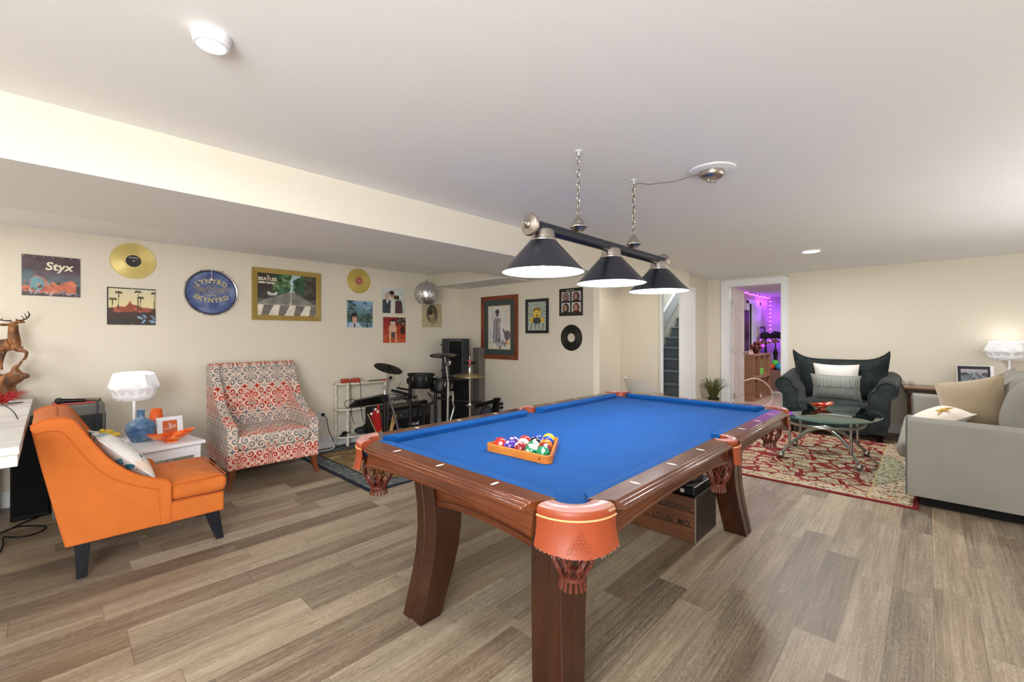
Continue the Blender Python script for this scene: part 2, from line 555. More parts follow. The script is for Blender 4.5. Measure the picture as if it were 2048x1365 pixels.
def dark_rug_mat(x0, x1, y0, y1):
    g = G('wildlife_rug_pile', 0.95)
    x, y, z = g.coord()
    ex = g.math('MINIMUM', x - x0, x1 - x); ey = g.math('MINIMUM', y - y0, y1 - y)
    d = ex.min(ey)
    n = g.noise(g.vec(x * 4.5, y * 9, 0.0), 1.0, 4, 0.6)
    n2 = g.noise(g.vec(x * 22, y * 22, 0.0), 1.0, 4, 0.7)
    inner = g.ramp(n * 0.6 + n2 * 0.4, [(0.34, (74, 58, 34)), (0.46, (134, 108, 66)), (0.56, (168, 142, 96)), (0.66, (222, 210, 178))])
    band = g.ramp(n2, [(0.35, (60, 66, 70)), (0.5, (96, 104, 106)), (0.65, (140, 142, 138))])
    c = g.mix(d < 0.175, inner, band)
    c = g.mix(((d - 0.175).abs() < 0.008), c, (22, 22, 26))
    c = g.mix(d < 0.035, c, (14, 26, 42))
    g.color(c)
    return g.m

def stripes_mat(name, a, b, period, duty=0.3, axis=0, rough=0.9):
    g = G(name, rough)
    x, y, z = g.coord('UV')
    t = x if axis == 0 else y
    n = g.noise(g.vec(x * 20, y * 20, 0.0), 1.0, 2)
    g.color(g.mix(((t + (n - 0.5) * 0.002) / period).fract() < duty, a, b))
    return g.m

M_WALL = mat('wall_paint', (227, 219, 203), 0.75, bump=(60, 0.05))
g = G('ceiling_paint', 0.9)
x, y, z = g.coord()
d = g.voro(g.vec(x, y, 0.0), 3.1, 'F1', 1.0)
s_ = g.noise(g.vec(x * 30, y * 30, 0.0), 1.0, 2)
g.color(g.mix((d + (s_ - 0.5) * 0.012) < 0.0125, (236, 236, 236), (70, 66, 62)))
g.bump(g.noise(g.vec(x * 90, y * 90, z * 90), 1.0, 3), 0.12, 0.003)
M_CEIL = g.m
M_CEIL2 = mat('soffit_paint', (228, 228, 226), 0.9, bump=(90, 0.12))
M_TRIM = mat('white_trim_paint', (236, 237, 240), 0.4)
M_FLOOR = floor_mat()
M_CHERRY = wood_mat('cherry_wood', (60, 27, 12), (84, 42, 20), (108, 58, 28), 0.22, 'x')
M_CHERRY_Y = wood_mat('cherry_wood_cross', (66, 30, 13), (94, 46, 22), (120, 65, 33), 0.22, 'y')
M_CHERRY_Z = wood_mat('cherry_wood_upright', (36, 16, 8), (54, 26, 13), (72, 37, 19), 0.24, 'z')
M_BLUE = cloth_mat('blue_billiard_cloth', (8, 74, 138), 0.9, 1400, 0.10, 0.15)
M_LEATHER = mat('orange_brown_leather', (146, 64, 34), 0.42, noise=(14, 0.18), bump=(120, 0.12))
M_LEATHER_TOP = mat('sheen_and_fray_leather', (176, 128, 120), 0.30, noise=(40, 0.16))  # sheen on the pocket tops painted as a paler tone; also colours frayed threads
M_LEATHER_DK = mat('net_leather', (92, 40, 26), 0.45, noise=(20, 0.2))
M_THREAD = mat('pale_piping', (224, 168, 116), 0.7)
M_BLACK = mat('black_plastic', (10, 11, 13), 0.4, spec=0.3)
M_BLACKM = mat('black_matt', (9, 9, 11), 0.75, spec=0.2)
M_CHROME = mat('chrome', (200, 202, 206), 0.16, 1.0)
M_NICKEL = mat('brushed_nickel', (186, 178, 170), 0.30, 1.0)
M_PEARL = mat('mother_of_pearl', (236, 230, 224), 0.2)
M_WHITE = mat('white_lacquer', (232, 232, 236), 0.35)
M_WHITEP = mat('white_plastic', (228, 228, 230), 0.35)
M_IVORY = mat('ivory_paint', (226, 220, 206), 0.45)

# ------------------------------------------------------------------ the room
struct('floor', MB().box(-2.1, 8.2, -2.7, 5.0, -0.1, 0.0), M_FLOOR)
b = MB()
b.box(-2.1, 7.6, -2.7, 2.51, ZC, ZC + 0.12)
b.box(4.2, 7.6, 2.51, 3.7, ZC, ZC + 0.12)
# small pits and flecks left in the plaster
rr = random.Random(5)
struct('ceiling', b, M_CEIL)
struct('ceiling', MB().box(-2.1, 3.60, 3.48, 5.0, 2.072, 2.3), M_CEIL)          # raised part over the record wall
struct('beam_left', MB().box(-2.1, 4.2, 2.51, 3.48, 1.928, 2.3), [M_WALL])
# the beam's underside and the soffit underside are ceiling white
struct('ceiling', MB().box(-2.1, 4.2, 2.512, 3.482, 1.925, 1.929), M_CEIL2)
struct('beam_back', MB().box(3.57, 4.2, 3.48, 5.0, 1.922, 2.3), M_WALL)
struct('ceiling', MB().box(3.572, 4.2, 3.482, 4.88, 1.918, 1.9225), M_CEIL2)
struct('beam_hall', MB().box(4.2, 6.385, 2.505, 2.66, 1.96, 2.3), M_WALL)
struct('wall_left', MB().box(-2.1, 4.3, YL, YL + 0.12, 0, 2.3), M_WALL)
struct('wall_back', MB().box(XB, XB + 0.12, 2.625, YL, 0, 2.3), M_WALL)
struct('wall_behind', MB().box(-2.2, -2.0, -2.7, 5.0, 0, 2.3), M_WALL)
struct('wall_front', MB().box(-2.1, 7.6, -2.7, -2.6, 0, 2.3), M_WALL)
b = MB()                                                            # far wall with the doorway
b.box(XR, XR + 0.12, -2.7, 1.57, 0, 2.3)
b.box(XR, XR + 0.12, 2.308, 2.66, 0, 2.3)
b.box(XR, XR + 0.12, 1.57, 2.308, 2.045, 2.3)
struct('wall_right', b, M_WALL)
b = MB()
b.box(6.86, 7.50, 2.632, 2.66, 0, 2.3)
b.box(6.385, 6.86, 2.632, 2.66, 1.98, 2.3)
struct('wall_far', b, M_WALL)
struct('wall_hall_back', MB().box(4.17, 9.9, 3.58, 3.68, 0, 4.6), M_WALL)
b = MB()
b.box(6.29, 6.33, 2.895, 3.58, 0, 2.3)
b.box(6.29, 6.33, 2.66, 2.895, 2.02, 2.3)
struct('wall_hall_end', b, M_WALL)
struct('trim_1', MB().box(6.275, 6.34, 2.875, 2.90, 0, 2.03), M_TRIM, bevel=0.003)
struct('trim_2', MB().box(6.382, 6.84, 2.606, 2.66, 0, 1.955).box(6.8405, 6.875, 2.600, 2.6315, 0, 1.9545).box(6.382, 6.875, 2.598, 2.6315, 1.9555, 1.99), M_TRIM, bevel=0.003)
struct('wall_stair_end', MB().box(9.8, 9.9, 2.80, 3.58, 1.5, 4.6), M_WALL)
# baseboards
def baseboard(name, x0, x1, y0, y1):
    mb = MB().box(x0, x1, y0, y1, 0, 0.105)
    if x1 - x0 > y1 - y0: mb.box(x0, x1, y0 + 0.004 if y0 > 1 else y0, y1, 0.105, 0.118)
    else: mb.box(x0 + 0.004, x1, y0, y1, 0.105, 0.118)
    return struct(name, mb, M_TRIM, bevel=0.003)
baseboard('baseboard_left', -2.0, XB, YL - 0.016, YL)
baseboard('baseboard_back', XB - 0.016, XB, 2.625, YL - 0.016)
baseboard('baseboard_right', XR - 0.016, XR, -2.6, 1.49)
baseboard('baseboard_right', XR - 0.016, XR, 2.42, 2.632)
baseboard('baseboard_far', 6.88, XR - 0.016, 2.616, 2.632)
baseboard('baseboard_hall', 4.17, 6.28, 3.564, 3.58)
# stairs: carpeted treads with rolled nosings, rising away behind the end of the hall
M_CARPET = mat('grey_stair_carpet', (132, 140, 146), 0.98, noise=(45, 0.22), bump=(120, 0.5))
st = MB()
for k in range(12):
    zt = 0.09 + 0.19 * k; xt = 6.40 + 0.25 * k
    st.box(xt + 0.015, 9.8, 2.80, 3.545, zt - 0.19 if k else 0.0, zt - 0.0)
    st.tube([(xt + 0.012, 2.80, zt - 0.022), (xt + 0.012, 3.545, zt - 0.022)], 0.024, 10)
stairs = st.build('stairs', M_CARPET, None, smooth=40)
stairs['kind'] = 'structure'
skirt = [(6.40, 0.30), (9.8, 0.30 + 0.76 * 3.4), (9.8, 0.50 + 0.76 * 3.4), (6.40, 0.50)]
struct('trim_3', MB().prism(skirt, lambda a, b_, t: (a, t, b_), 3.552, 3.58), mat('stair_skirt_grey', (206, 208, 206), 0.7))  # skirt board in a flat pale grey
struct('trim_4', MB().prism([(6.33, 0.50), (9.8, 0.50 + 0.76 * 3.47), (9.8, 0.54 + 0.76 * 3.47), (6.33, 0.54)], lambda a, b_, t: (a, t, b_), 3.545, 3.58), M_TRIM)

# door casing and leaf
b = MB()
b.box(XR - 0.018, XR, 2.308, 2.412, 0, 2.137); b.box(XR - 0.018, XR, 1.487, 1.57, 0, 2.137); b.box(XR - 0.018, XR, 1.57, 2.308, 2.045, 2.137)
b.box(XR - 0.026, XR, 2.395, 2.415, 0, 2.14); b.box(XR - 0.026, XR, 1.483, 1.503, 0, 2.14); b.box(XR - 0.026, XR, 1.483, 2.415, 2.12, 2.14)
b.box(XR, XR + 0.14, 2.296, 2.312, 0, 2.045); b.box(XR, XR + 0.14, 1.566, 1.582, 0, 2.045); b.box(XR, XR + 0.14, 1.57, 2.308, 2.033, 2.05)
struct('door_frame', b, M_TRIM, bevel=0.004)
M_DOOR = mat('door_paint', (222, 212, 208), 0.45)
dr = bpy.data.objects.new('door_1', None); COL.objects.link(dr); dr['kind'] = 'structure'
dr.location = (XR + 0.135, 2.285, 0); dr.rotation_euler = (0, 0, radians(4))
lf = MB().box(0.012, 0.74, -0.0175, 0.0175, 0.012, 2.03)
for (pa, pb) in ((0.10, 0.34), (0.41, 0.65)):
    for (qa, qb) in ((0.22, 0.82), (0.98, 1.55), (1.66, 1.92)):
        for sy in (-1, 1):
            lf.box(pa, pb, sy * 0.0175, sy * 0.022, qa, qb)
            lf.box(pa + 0.03, pb - 0.03, sy * 0.0175, sy * 0.028, qa + 0.03, qb - 0.03)
lf.build('door_panel', M_DOOR, dr, bevel=0.004, local=True)
for hz in (0.28, 1.02, 1.80):
    MB().cyl((0.0, -0.024, hz - 0.045), (0.0, -0.024, hz + 0.045), 0.008).box(-0.012, 0.05, -0.022, -0.018, hz - 0.04, hz + 0.04).build('hinge', M_NICKEL, dr, local=True)
MB().cyl((0.68, -0.0175, 0.96), (0.68, -0.05, 0.96), 0.012).ball((0.68, -0.06, 0.96), 0.026).build('door_knob', M_NICKEL, dr, smooth=40, local=True)

# the room beyond the door
M_WALL2 = mat('far_room_paint', (206, 190, 184), 0.8)
M_WALL3 = mat('far_room_end_paint', (196, 188, 196), 0.8)
struct('wall_far_room_left', MB().box(7.59, 12.0, 2.75, 2.795, 0, 2.3), M_WALL2)
struct('wall_far_room_end', MB().box(11.9, 12.0, -0.6, 2.75, 0, 2.2), M_WALL3)
struct('wall_far_room_right', MB().box(7.59, 12.0, -0.7, -0.6, 0, 2.2), M_WALL2)
struct('ceiling', MB().box(7.55, 12.0, -0.7, 2.85, 2.175, 2.3), M_CEIL)
struct('floor_far_room', MB().box(8.2, 12.0, -0.7, 2.85, -0.1, 0.0), mat('far_room_boards', (178, 158, 138), 0.6, noise=(6, 0.15)))
baseboard('baseboard_far_room_left', 7.7, 11.9, 2.734, 2.75)
baseboard('baseboard_far_room_end', 11.884, 11.9, -0.6, 2.73)
light('far_room_light', 'AREA', (9.3, 1.4, 2.12), 34, (1, 0.95, 0.93), 0.3)
# ------------------------------------------------------------------ pool table
TX0, TX1, TY0, TY1, ZT = 0.994, 3.196, 0.704, 1.830, 0.794
TCX, TCY = (TX0 + TX1) / 2, (TY0 + TY1) / 2
ZBED = 0.760
pool = thing('pool_table', (TCX, TCY, 0), 'cherry wood pool table with blue cloth and six leather drop pockets', 'pool table')

MB().box(TX0 - 0.03, TX1 + 0.03, TY0 - 0.03, TY1 + 0.03, ZBED - 0.035, ZBED).build('playing_surface', M_BLUE, pool)
GP = 0.062   # corner gap along the inner line of the wood
GS = 0.052   # half gap at the side pockets
RAIL = [(0, 0), (0.068, 0), (0.071, -0.006), (0.078, -0.0065), (0.081, -0.012), (0.088, -0.0125), (0.094, -0.018), (0.094, -0.024), (0.086, -0.027), (0.066, -0.028), (0.0, -0.030)]
SK = 0.058   # how far the skirt stands out
def rail(axis, fixed, sgn, a0, a1, k0, k1, sights, skirt_arch=True):
    """axis 'x': rail runs along x at y=fixed, outward direction sgn; k0/k1: how much each end is cut back outward"""
    def pt(a, o, z):
        return (a, fixed + sgn * o, z) if axis == 'x' else (fixed + sgn * o, a, z)
    wood = M_CHERRY if axis == 'x' else M_CHERRY_Y
    mb = MB()
    rings = []
    n = 2
    rings = [[pt(a0 + k0 * o, o, ZT + dz) for o, dz in RAIL], [pt(a1 - k1 * o, o, ZT + dz) for o, dz in RAIL]]
    mb.loft(rings)
    r = mb.build('rail', wood, pool, smooth=30, bevel=0.002)
    # mother-of-pearl sights set in the wood
    for a in sights:
        m = 0.018
        poly = []
        for k in range(12):
            t = 2 * pi * k / 12
            q = abs(cos(t))
            poly.append((a + 0.011 * cos(t) * (0.5 + 0.5 * q) * (0.55), 0.034 + 0.019 * sin(t)))
        # slim pointed lozenge lying across the rail
        poly = [(a - 0.000, 0.034 - 0.020), (a + 0.0055, 0.034 - 0.008), (a + 0.0062, 0.034), (a + 0.0055, 0.034 + 0.008), (a, 0.034 + 0.020), (a - 0.0055, 0.034 + 0.008), (a - 0.0062, 0.034), (a - 0.0055, 0.034 - 0.008)]
        s_ = MB().prism(poly, lambda u, v, t: pt(u, v, t), ZT - 0.002, ZT + 0.0006)
        s_.build('sight', M_PEARL, r)
    # skirt board below with an arched lower edge and a bead
    mb = MB(); N = 20
    b0, b1 = a0 + k0 * 0.06, a1 - k1 * 0.06
    rr_ = []; bead = []
    for i in range(N + 1):
        t = i / N; a = b0 + (b1 - b0) * t
        zb = ZT - 0.098 + 0.026 * (1 - (2 * t - 1) ** 2) ** 0.8
        rr_.append([pt(a, SK, ZT - 0.026), pt(a, SK + 0.012, zb + 0.012), pt(a, SK + 0.012, zb), pt(a, SK - 0.022, zb), pt(a, SK - 0.022, ZT - 0.026)])
        bead.append(pt(a, SK + 0.010, zb + 0.010))
    mb.loft(rr_)
    sk = mb.build('skirt', wood, pool, smooth=35)
    MB().tube(bead, 0.0048, 8).build('bead_moulding', wood, sk, smooth=40)
    return r
def cushion(axis, fixed, sgn, a0, a1, k0, k1):
    """cloth covered rubber: inward from the wood line"""
    CU = [(-0.004, 0.001), (-0.020, 0.000), (-0.043, -0.003), (-0.047, -0.007), (-0.048, -0.012), (-0.040, -0.0335), (0.004, -0.0335), (0.004, -0.001)]
    def pt(a, o, z): return (a, fixed + sgn * o, z) if axis == 'x' else (fixed + sgn * o, a, z)
    MB().loft([[pt(a0 - k0 * o, o, ZT + dz) for o, dz in CU], [pt(a1 + k1 * o, o, ZT + dz) for o, dz in CU]]).build('cushion', M_BLUE, pool, smooth=30, bevel=0.002)
mid = TCX
qx = [TX0 + (mid - TX0) * k / 4 for k in (1, 2, 3)]
px_ = [mid + (TX1 - mid) * k / 4 for k in (1, 2, 3)]
qy = [TY0 + (TY1 - TY0) * k / 4 for k in (1, 2, 3)]
rail('y', TX0, -1, TY0 + GP, TY1 - GP, 0.62, 0.62, qy)
rail('y', TX1, 1, TY0 + GP, TY1 - GP, 0.62, 0.62, qy)
for (fy, sg) in ((TY0, -1), (TY1, 1)):
    rail('x', fy, sg, TX0 + GP, mid - GS, 0.62, 0.0, qx)
    rail('x', fy, sg, mid + GS, TX1 - GP, 0.0, 0.62, px_)
    cushion('x', fy, sg, TX0 + GP + 0.004, mid - GS - 0.002, 1.0, 0.45)
    cushion('x', fy, sg, mid + GS + 0.002, TX1 - GP - 0.004, 0.45, 1.0)
cushion('y', TX0, -1, TY0 + GP + 0.004, TY1 - GP - 0.004, 1.0, 1.0)
cushion('y', TX1, 1, TY0 + GP + 0.004, TY1 - GP - 0.004, 1.0, 1.0)

def net_mb(c, top, bot, r=0.050, squash=1.0):
    mb = MB()
    zs = []
    H = top - bot
    def rad(t):   # t from 0 top to 1 bottom
        if t < 0.55: return r * (1.0 + 0.12 * sin(pi * t / 0.55))
        if t < 0.80: return r * (1.0 - 0.48 * ((t - 0.55) / 0.25))
        return r * (0.52 + 0.14 * (t - 0.80) / 0.20)
    K = 9
    for k in range(K):
        for sg in (-1, 1):
            path = []
            for i in range(13):
                t = 0.80 * i / 12
                # straps meet and part: diamond mesh
                th = 2 * pi * (k + 0.5 * sg * (abs(((t / 0.80 * 2.0) % 1.0) * 2 - 1) - 0.5) * 0.95) / K
                q = rad(t)
                path.append((c[0] + q * cos(th), c[1] + q * sin(th) * squash, top - H * t))
            mb.tube(path, 0.0062, 6, flat=0.4)
    for k in range(2 * K - 4):
        th = 2 * pi * k / (2 * K - 4)
        path = [(c[0] + rad(t) * cos(th), c[1] + rad(t) * sin(th) * squash, top - H * t) for t in (0.76, 0.84, 0.92, 1.0)]
        mb.tube(path, 0.0055, 6, flat=0.5)
    ring = [(c[0] + rad(0.80) * cos(2 * pi * k / 20), c[1] + rad(0.80) * sin(2 * pi * k / 20) * squash, top - H * 0.80) for k in range(20)]
    mb.tube(ring, 0.009, 6, closed=True)
    return mb

def corner_pocket(cx, cy, dx, dy):
    """cx, cy: inner corner of the wood; dx, dy: outward directions"""
    hx, hy = cx - dx * 0.036, cy - dy * 0.036      # hole centre
    ox, oy = cx - dx * 0.060, cy - dy * 0.056      # centre of the outer curve
    A0, A1 = radians(-18), radians(108)
    def th(u): return A0 + (A1 - A0) * u
    def P(u, rin, rout, w, z, r2=0.0):
        a = th(u)
        xi, yi = hx + dx * rin * cos(a), hy + dy * rin * sin(a)
        ao = radians(-6) + (radians(96) - radians(-6)) * u
        xo, yo = ox + dx * rout * cos(ao), oy + dy * rout * sin(ao)
        return (xi + (xo - xi) * w, yi + (yo - yi) * w, z)
    RH, RO = 0.053, 0.136
    sec = [(0.0, ZT - 0.085, 0), (0.0, ZT - 0.012, 0), (0.04, ZT + 0.001, 0), (0.20, ZT + 0.0055, 0), (0.55, ZT + 0.007, 0), (0.86, ZT + 0.005, 0), (1.0, ZT - 0.001, 0), (1.06, ZT - 0.012, 0), (1.03, ZT - 0.024, 0), (0.90, ZT - 0.028, 0)]
    mb = MB().grid(lambda u, v: P(u, RH, RO, sec[min(int(round(v * (len(sec) - 1))), len(sec) - 1)][0], sec[min(int(round(v * (len(sec) - 1))), len(sec) - 1)][1]), 24, len(sec) - 1)
    # two cut ends of the leather collar
    for u in (0, 1):
        mb.add([P(u, RH, RO, s_[0], s_[1]) for s_ in sec], [tuple(range(len(sec)))])
    for i, f in enumerate(mb.f):
        vs = [mb.v[k] for k in f]
        zz = min(v[2] for v in vs)
        mb.m[i] = 1 if zz > ZT - 0.004 else 0  # upper faces take the painted sheen colour
    p = mb.build('corner_pocket', [M_LEATHER, M_LEATHER_TOP], pool, smooth=50)
    # stitched seam
    seam = [P(u / 20, RH, RO, 1.07, ZT - 0.0245) for u in range(21)]
    MB().tube(seam, 0.0028, 6).build('piping', M_THREAD, p, smooth=50)
    # hanging leather shield, flaring a little, ragged along the bottom
    def sh(u, v, off=0.0):
        a = radians(-7) + (radians(97) - radians(-7)) * u
        drop = 0.095 * (0.86 + 0.14 * sin(pi * u)) + (0.003 * (int(u * 46) % 2) if v > 0.98 else 0)
        z = ZT - 0.024 - drop * v
        r_ = RO + 0.0035 + 0.010 * v - 0.004 * sin(pi * v) + off
        return (ox + dx * r_ * cos(a), oy + dy * r_ * sin(a), z)
    mb = MB().grid(lambda u, v: sh(u, v), 46, 8)
    mb.grid(lambda u, v: sh(u, v, -0.004), 46, 8)
    mb.add([sh(i / 46, 1.0, o) for i in range(47) for o in (0, -0.004)], [(2 * i, 2 * i + 1, 2 * i + 3, 2 * i + 2) for i in range(46)])
    for u in (0, 1):
        mb.add([sh(u, v / 8, o) for v in range(9) for o in (0, -0.004)], [(2 * i, 2 * i + 1, 2 * i + 3, 2 * i + 2) for i in range(8)])
    s2 = mb.build('leather_shield', [M_LEATHER], p, smooth=50)
    # ragged threads
    fr = MB()
    rnd = random.Random(int(cx * 100 + cy * 10))
    for i in range(60):
        u = rnd.random(); a = Vector(sh(u, 1.0)); b_ = a + Vector((rnd.uniform(-0.002, 0.002), rnd.uniform(-0.002, 0.002), -rnd.uniform(0.002, 0.006)))
        fr.tube([a, b_], 0.0005, 4)
    fr.build('frayed_edge', M_LEATHER_TOP, p)
    # embossed rack of balls on the shield (raised triangle with fifteen dimples)
    if dx < 0 and dy < 0:
        em = MB()
        uc, vc = 0.50, 0.54
        def on(a_, b_, off):   # a_: along, b_: up, metres
            q = sh(uc - a_ / 0.26 * 1.0, vc - b_ / 0.100, off)
            return q
        tri = [(-0.034, -0.028), (0.034, -0.028), (0.0, 0.034)]
        path = []
        for i in range(3):
            (a0_, b0_), (a1_, b1_) = tri[i], tri[(i + 1) % 3]
            for t in range(6): path.append(on(a0_ + (a1_ - a0_) * t / 6, b0_ + (b1_ - b0_) * t / 6, 0.0006))
        em.tube(path, 0.0016, 6, closed=True)
        for r_ in range(5):
            for c_ in range(r_ + 1):
                bx, bz = (c_ - r_ / 2) * 0.0082, 0.0135 - r_ * 0.0074
                em.ball(on(bx * 1.25, bz * 1.25, 0.0002), 0.0042, nu=10, nv=6)
        em.tube([on(-0.036, -0.034, 0.0006), on(0.0, -0.034, 0.0006), on(0.036, -0.034, 0.0006)], 0.0014, 6)
        em.build('embossed_rack', M_LEATHER, p, smooth=60)
        # scuffed patch
        sc = MB().grid(lambda u, v: P(0.86 + 0.13 * u, RH, RO, 0.90 + 0.17 * v, ZT + 0.0045 - 0.0150 * v ** 1.4), 8, 6)
        sc.build('scuffed_patch', mat('bare_scuffed_leather', (176, 142, 116), 0.6, noise=(60, 0.2)), p, smooth=50)
    net_mb((hx + dx * 0.008, hy + dy * 0.008), ZT - 0.085, ZT - 0.250, 0.056).build('leather_net', [M_LEATHER_DK], p, smooth=50)
for (cx, dx) in ((TX0, -1), (TX1, 1)):
    for (cy, dy) in ((TY0, -1), (TY1, 1)):
        corner_pocket(cx, cy, dx, dy)

def side_pocket(cy, dy):
    cx = mid
    sec = [(0.0, ZT - 0.085), (0.0, ZT - 0.010), (0.03, ZT + 0.002), (0.3, ZT + 0.006), (0.75, ZT + 0.006), (1.0, ZT - 0.001), (1.08, ZT - 0.012), (1.0, ZT - 0.026)]
    hy = cy + dy * 0.006
    def P(u, w, z):
        a = pi * u
        xi, yi = cx + 0.048 * cos(a), hy + dy * 0.046 * max(sin(a), 0)
        xo, yo = cx + 0.054 * cos(a), cy + dy * (0.02 + 0.070 * max(sin(a), 0) ** 0.6)
        return (xi + (xo - xi) * w, yi + (yo - yi) * w, z)
    mb = MB().grid(lambda u, v: P(u, *sec[min(int(round(v * (len(sec) - 1))), len(sec) - 1)]), 20, len(sec) - 1)
    for i, f in enumerate(mb.f):
        mb.m[i] = 1 if min(mb.v[k][2] for k in f) > ZT - 0.004 else 0
    p = mb.build('side_pocket', [M_LEATHER, M_LEATHER_TOP], pool, smooth=50)
    def sh(u, v):
        x = cx + (u - 0.5) * (0.100 - 0.01 * v)
        yy = cy + dy * (0.090 + 0.012 * (1 - (2 * u - 1) ** 2) + 0.006 * v)
        return (x, yy, ZT - 0.020 - 0.088 * v * (0.9 + 0.1 * sin(pi * u)))
    mb = MB().grid(sh, 14, 6).grid(lambda u, v: tuple(Vector(sh(u, v)) - Vector((0, dy * 0.004, 0))), 14, 6)
    mb.build('leather_shield', M_LEATHER, p, smooth=50)
    MB().tube([tuple(Vector(sh(i / 10, 0.06)) + Vector((0, dy * 0.001, 0))) for i in range(11)], 0.0025, 6).build('piping', M_THREAD, p, smooth=50)
    net_mb((cx, hy + dy * 0.006), ZT - 0.08, ZT - 0.245, 0.046).build('leather_net', M_LEATHER_DK, p, smooth=50)
side_pocket(TY0, -1); side_pocket(TY1, 1)

# legs: sabre shaped, each corner curving out towards the floor
LZ = [(0, 0.0), (0.1, 0.015), (0.2, 0.030), (0.3, 0.041), (0.4, 0.046), (0.5, 0.044), (0.6, 0.036), (0.66, 0.028), (ZT - 0.05, 0.018)]
LEGX = TX0 + 0.100; LEGY = TY1 - 0.112
def leg(sx, sy):
    mb = MB(); rings = []
    ex = TCX + sx * (TCX - LEGX); ey = TCY + sy * (LEGY - TCY)
    for z, d in [(z0 + 0, d0) for z0, d0 in LZ]:
        tx = 0.113 + min(z, 0.45) * 0.09; ty = 0.132
        xo, yo = ex - sx * d, ey - sy * d
        xi, yi = xo - sx * tx, yo - sy * ty
        n = 0.007
        ym = yo - sy * ty * 0.42; xm = xo - sx * tx * 0.50
        ring = [(xo, yo), (xo, ym + sy * 0.006), (xo - sx * n, ym), (xo - sx * n * 0.4, yi), (xi, yi), (xi, yo), (xm - sx * 0.004, yo - sy * 0.002), (xm, yo - sy * n * 0.9), (xm + sx * 0.010, yo)]
        rings.append([(a, b_, z) for a, b_ in ring])
    sm = []
    for i in range(len(rings) - 1):
        for k in range(3):
            t = k / 3
            # smooth interpolation of the curve
            sm.append([tuple(Vector(p_) * (1 - t) + Vector(q_) * t) for p_, q_ in zip(rings[i], rings[i + 1])])
    sm.append(rings[-1])
    mb.loft(sm)
    return mb.build('leg', M_CHERRY_Z, pool, smooth=22, bevel=0.003)
for sx in (-1, 1):
    for sy in (-1, 1): leg(sx, sy)
# framework between the legs, arched underneath
def apron(axis, fixed, a0, a1, th):
    poly = [(a0, ZT - 0.04), (a1, ZT - 0.04)]
    N = 18; low = []
    for i in range(N + 1):
        t = i / N
        low.append((a1 + (a0 - a1) * t, ZT - 0.315 + 0.060 * (1 - (2 * t - 1) ** 2) ** 0.7))
    fn = (lambda u, v, t: (u, t, v)) if axis == 'x' else (lambda u, v, t: (t, u, v))
    o = MB().prism(poly + low, fn, fixed - th / 2, fixed + th / 2).build('frame_panel', M_CHERRY if axis == 'x' else M_CHERRY_Y, pool, smooth=30)
    for sgn in (-1, 1):
        bead = [fn(a, b_ + 0.022, fixed + sgn * (th / 2 + 0.001)) for a, b_ in low]
        MB().tube(bead, 0.005, 8).build('bead_moulding', M_CHERRY if axis == 'x' else M_CHERRY_Y, o, smooth=40)
for sx in (-1, 1): apron('y', TCX + sx * (TCX - LEGX - 0.075), TCY - (LEGY - TCY) + 0.05, TCY + (LEGY - TCY) - 0.05, 0.030)
for sy in (-1, 1): apron('x', TCY + sy * (LEGY - TCY - 0.065), LEGX + 0.09, 2 * TCX - LEGX - 0.09, 0.030)

# ------------------------------------------------------------------ rack and balls
RX, RY = 1.413, 1.232
M_RACK = wood_mat('rack_wood', (166, 88, 24), (202, 120, 40), (222, 150, 66), 0.35, 'y', 1.5)
rk = thing('triangle_rack', (RX, RY, ZBED), 'honey coloured wooden triangle rack holding the billiard balls', 'ball rack')
def tri_ring(R, rc, n=8):
    """rounded triangle, apex towards +x"""
    out = []
    for k in range(3):
        a = radians(0 + 120 * k)
        vx, vy = (R - rc * 2) * cos(a), (R - rc * 2) * sin(a)
        for i in range(n + 1):
            t = a + radians(-60 + 120 * i / n)
            out.append((vx + rc * cos(t) * 1.0, vy + rc * sin(t)))
    return out
mb = MB()
rad_o = 0.216
oo, ii = tri_ring(rad_o, 0.026), tri_ring(rad_o - 0.022, 0.014)
RZ = radians(3)
rot = lambda p_: (p_[0] * cos(RZ) - p_[1] * sin(RZ), p_[0] * sin(RZ) + p_[1] * cos(RZ))
rings = []
for (o_, z_) in ((oo, 0.0008), (oo, 0.030), ([(p_[0] * 0.985, p_[1] * 0.985) for p_ in oo], 0.032), (ii, 0.032), (ii, 0.0008)):
    rings.append([(RX + rot(p_)[0], RY + rot(p_)[1], ZBED + z_) for p_ in o_])
mb.loft(rings, 0, caps=False, closed=True)
mb.build('rack_frame', M_RACK, rk, smooth=35)
MB().cyl((RX - 0.1005, RY - 0.135, ZBED + 0.017), (RX - 0.1025, RY - 0.135, ZBED + 0.017), 0.0035, n=10).build('peg_hole', M_BLACKM, rk)
MB().cyl((RX - 0.112, RY + 0.12, ZBED + 0.017), (RX - 0.1145, RY + 0.12, ZBED + 0.017), 0.0035, n=10).build('peg_hole', M_BLACKM, rk)
BR = 0.0286
M_BW = mat('ball_cream', (240, 236, 222), 0.08, coat=0.6)
def ballm(n, c): return mat('ball_' + n, c, 0.08, coat=0.6)
# peg holes sit on the long near side
BC = dict(yellow=(244, 200, 20), blue=(24, 52, 160), red=(206, 34, 36), purple=(70, 40, 150), orange=(238, 120, 24), green=(8, 128, 84), maroon=(134, 26, 30), black=(16, 16, 18))
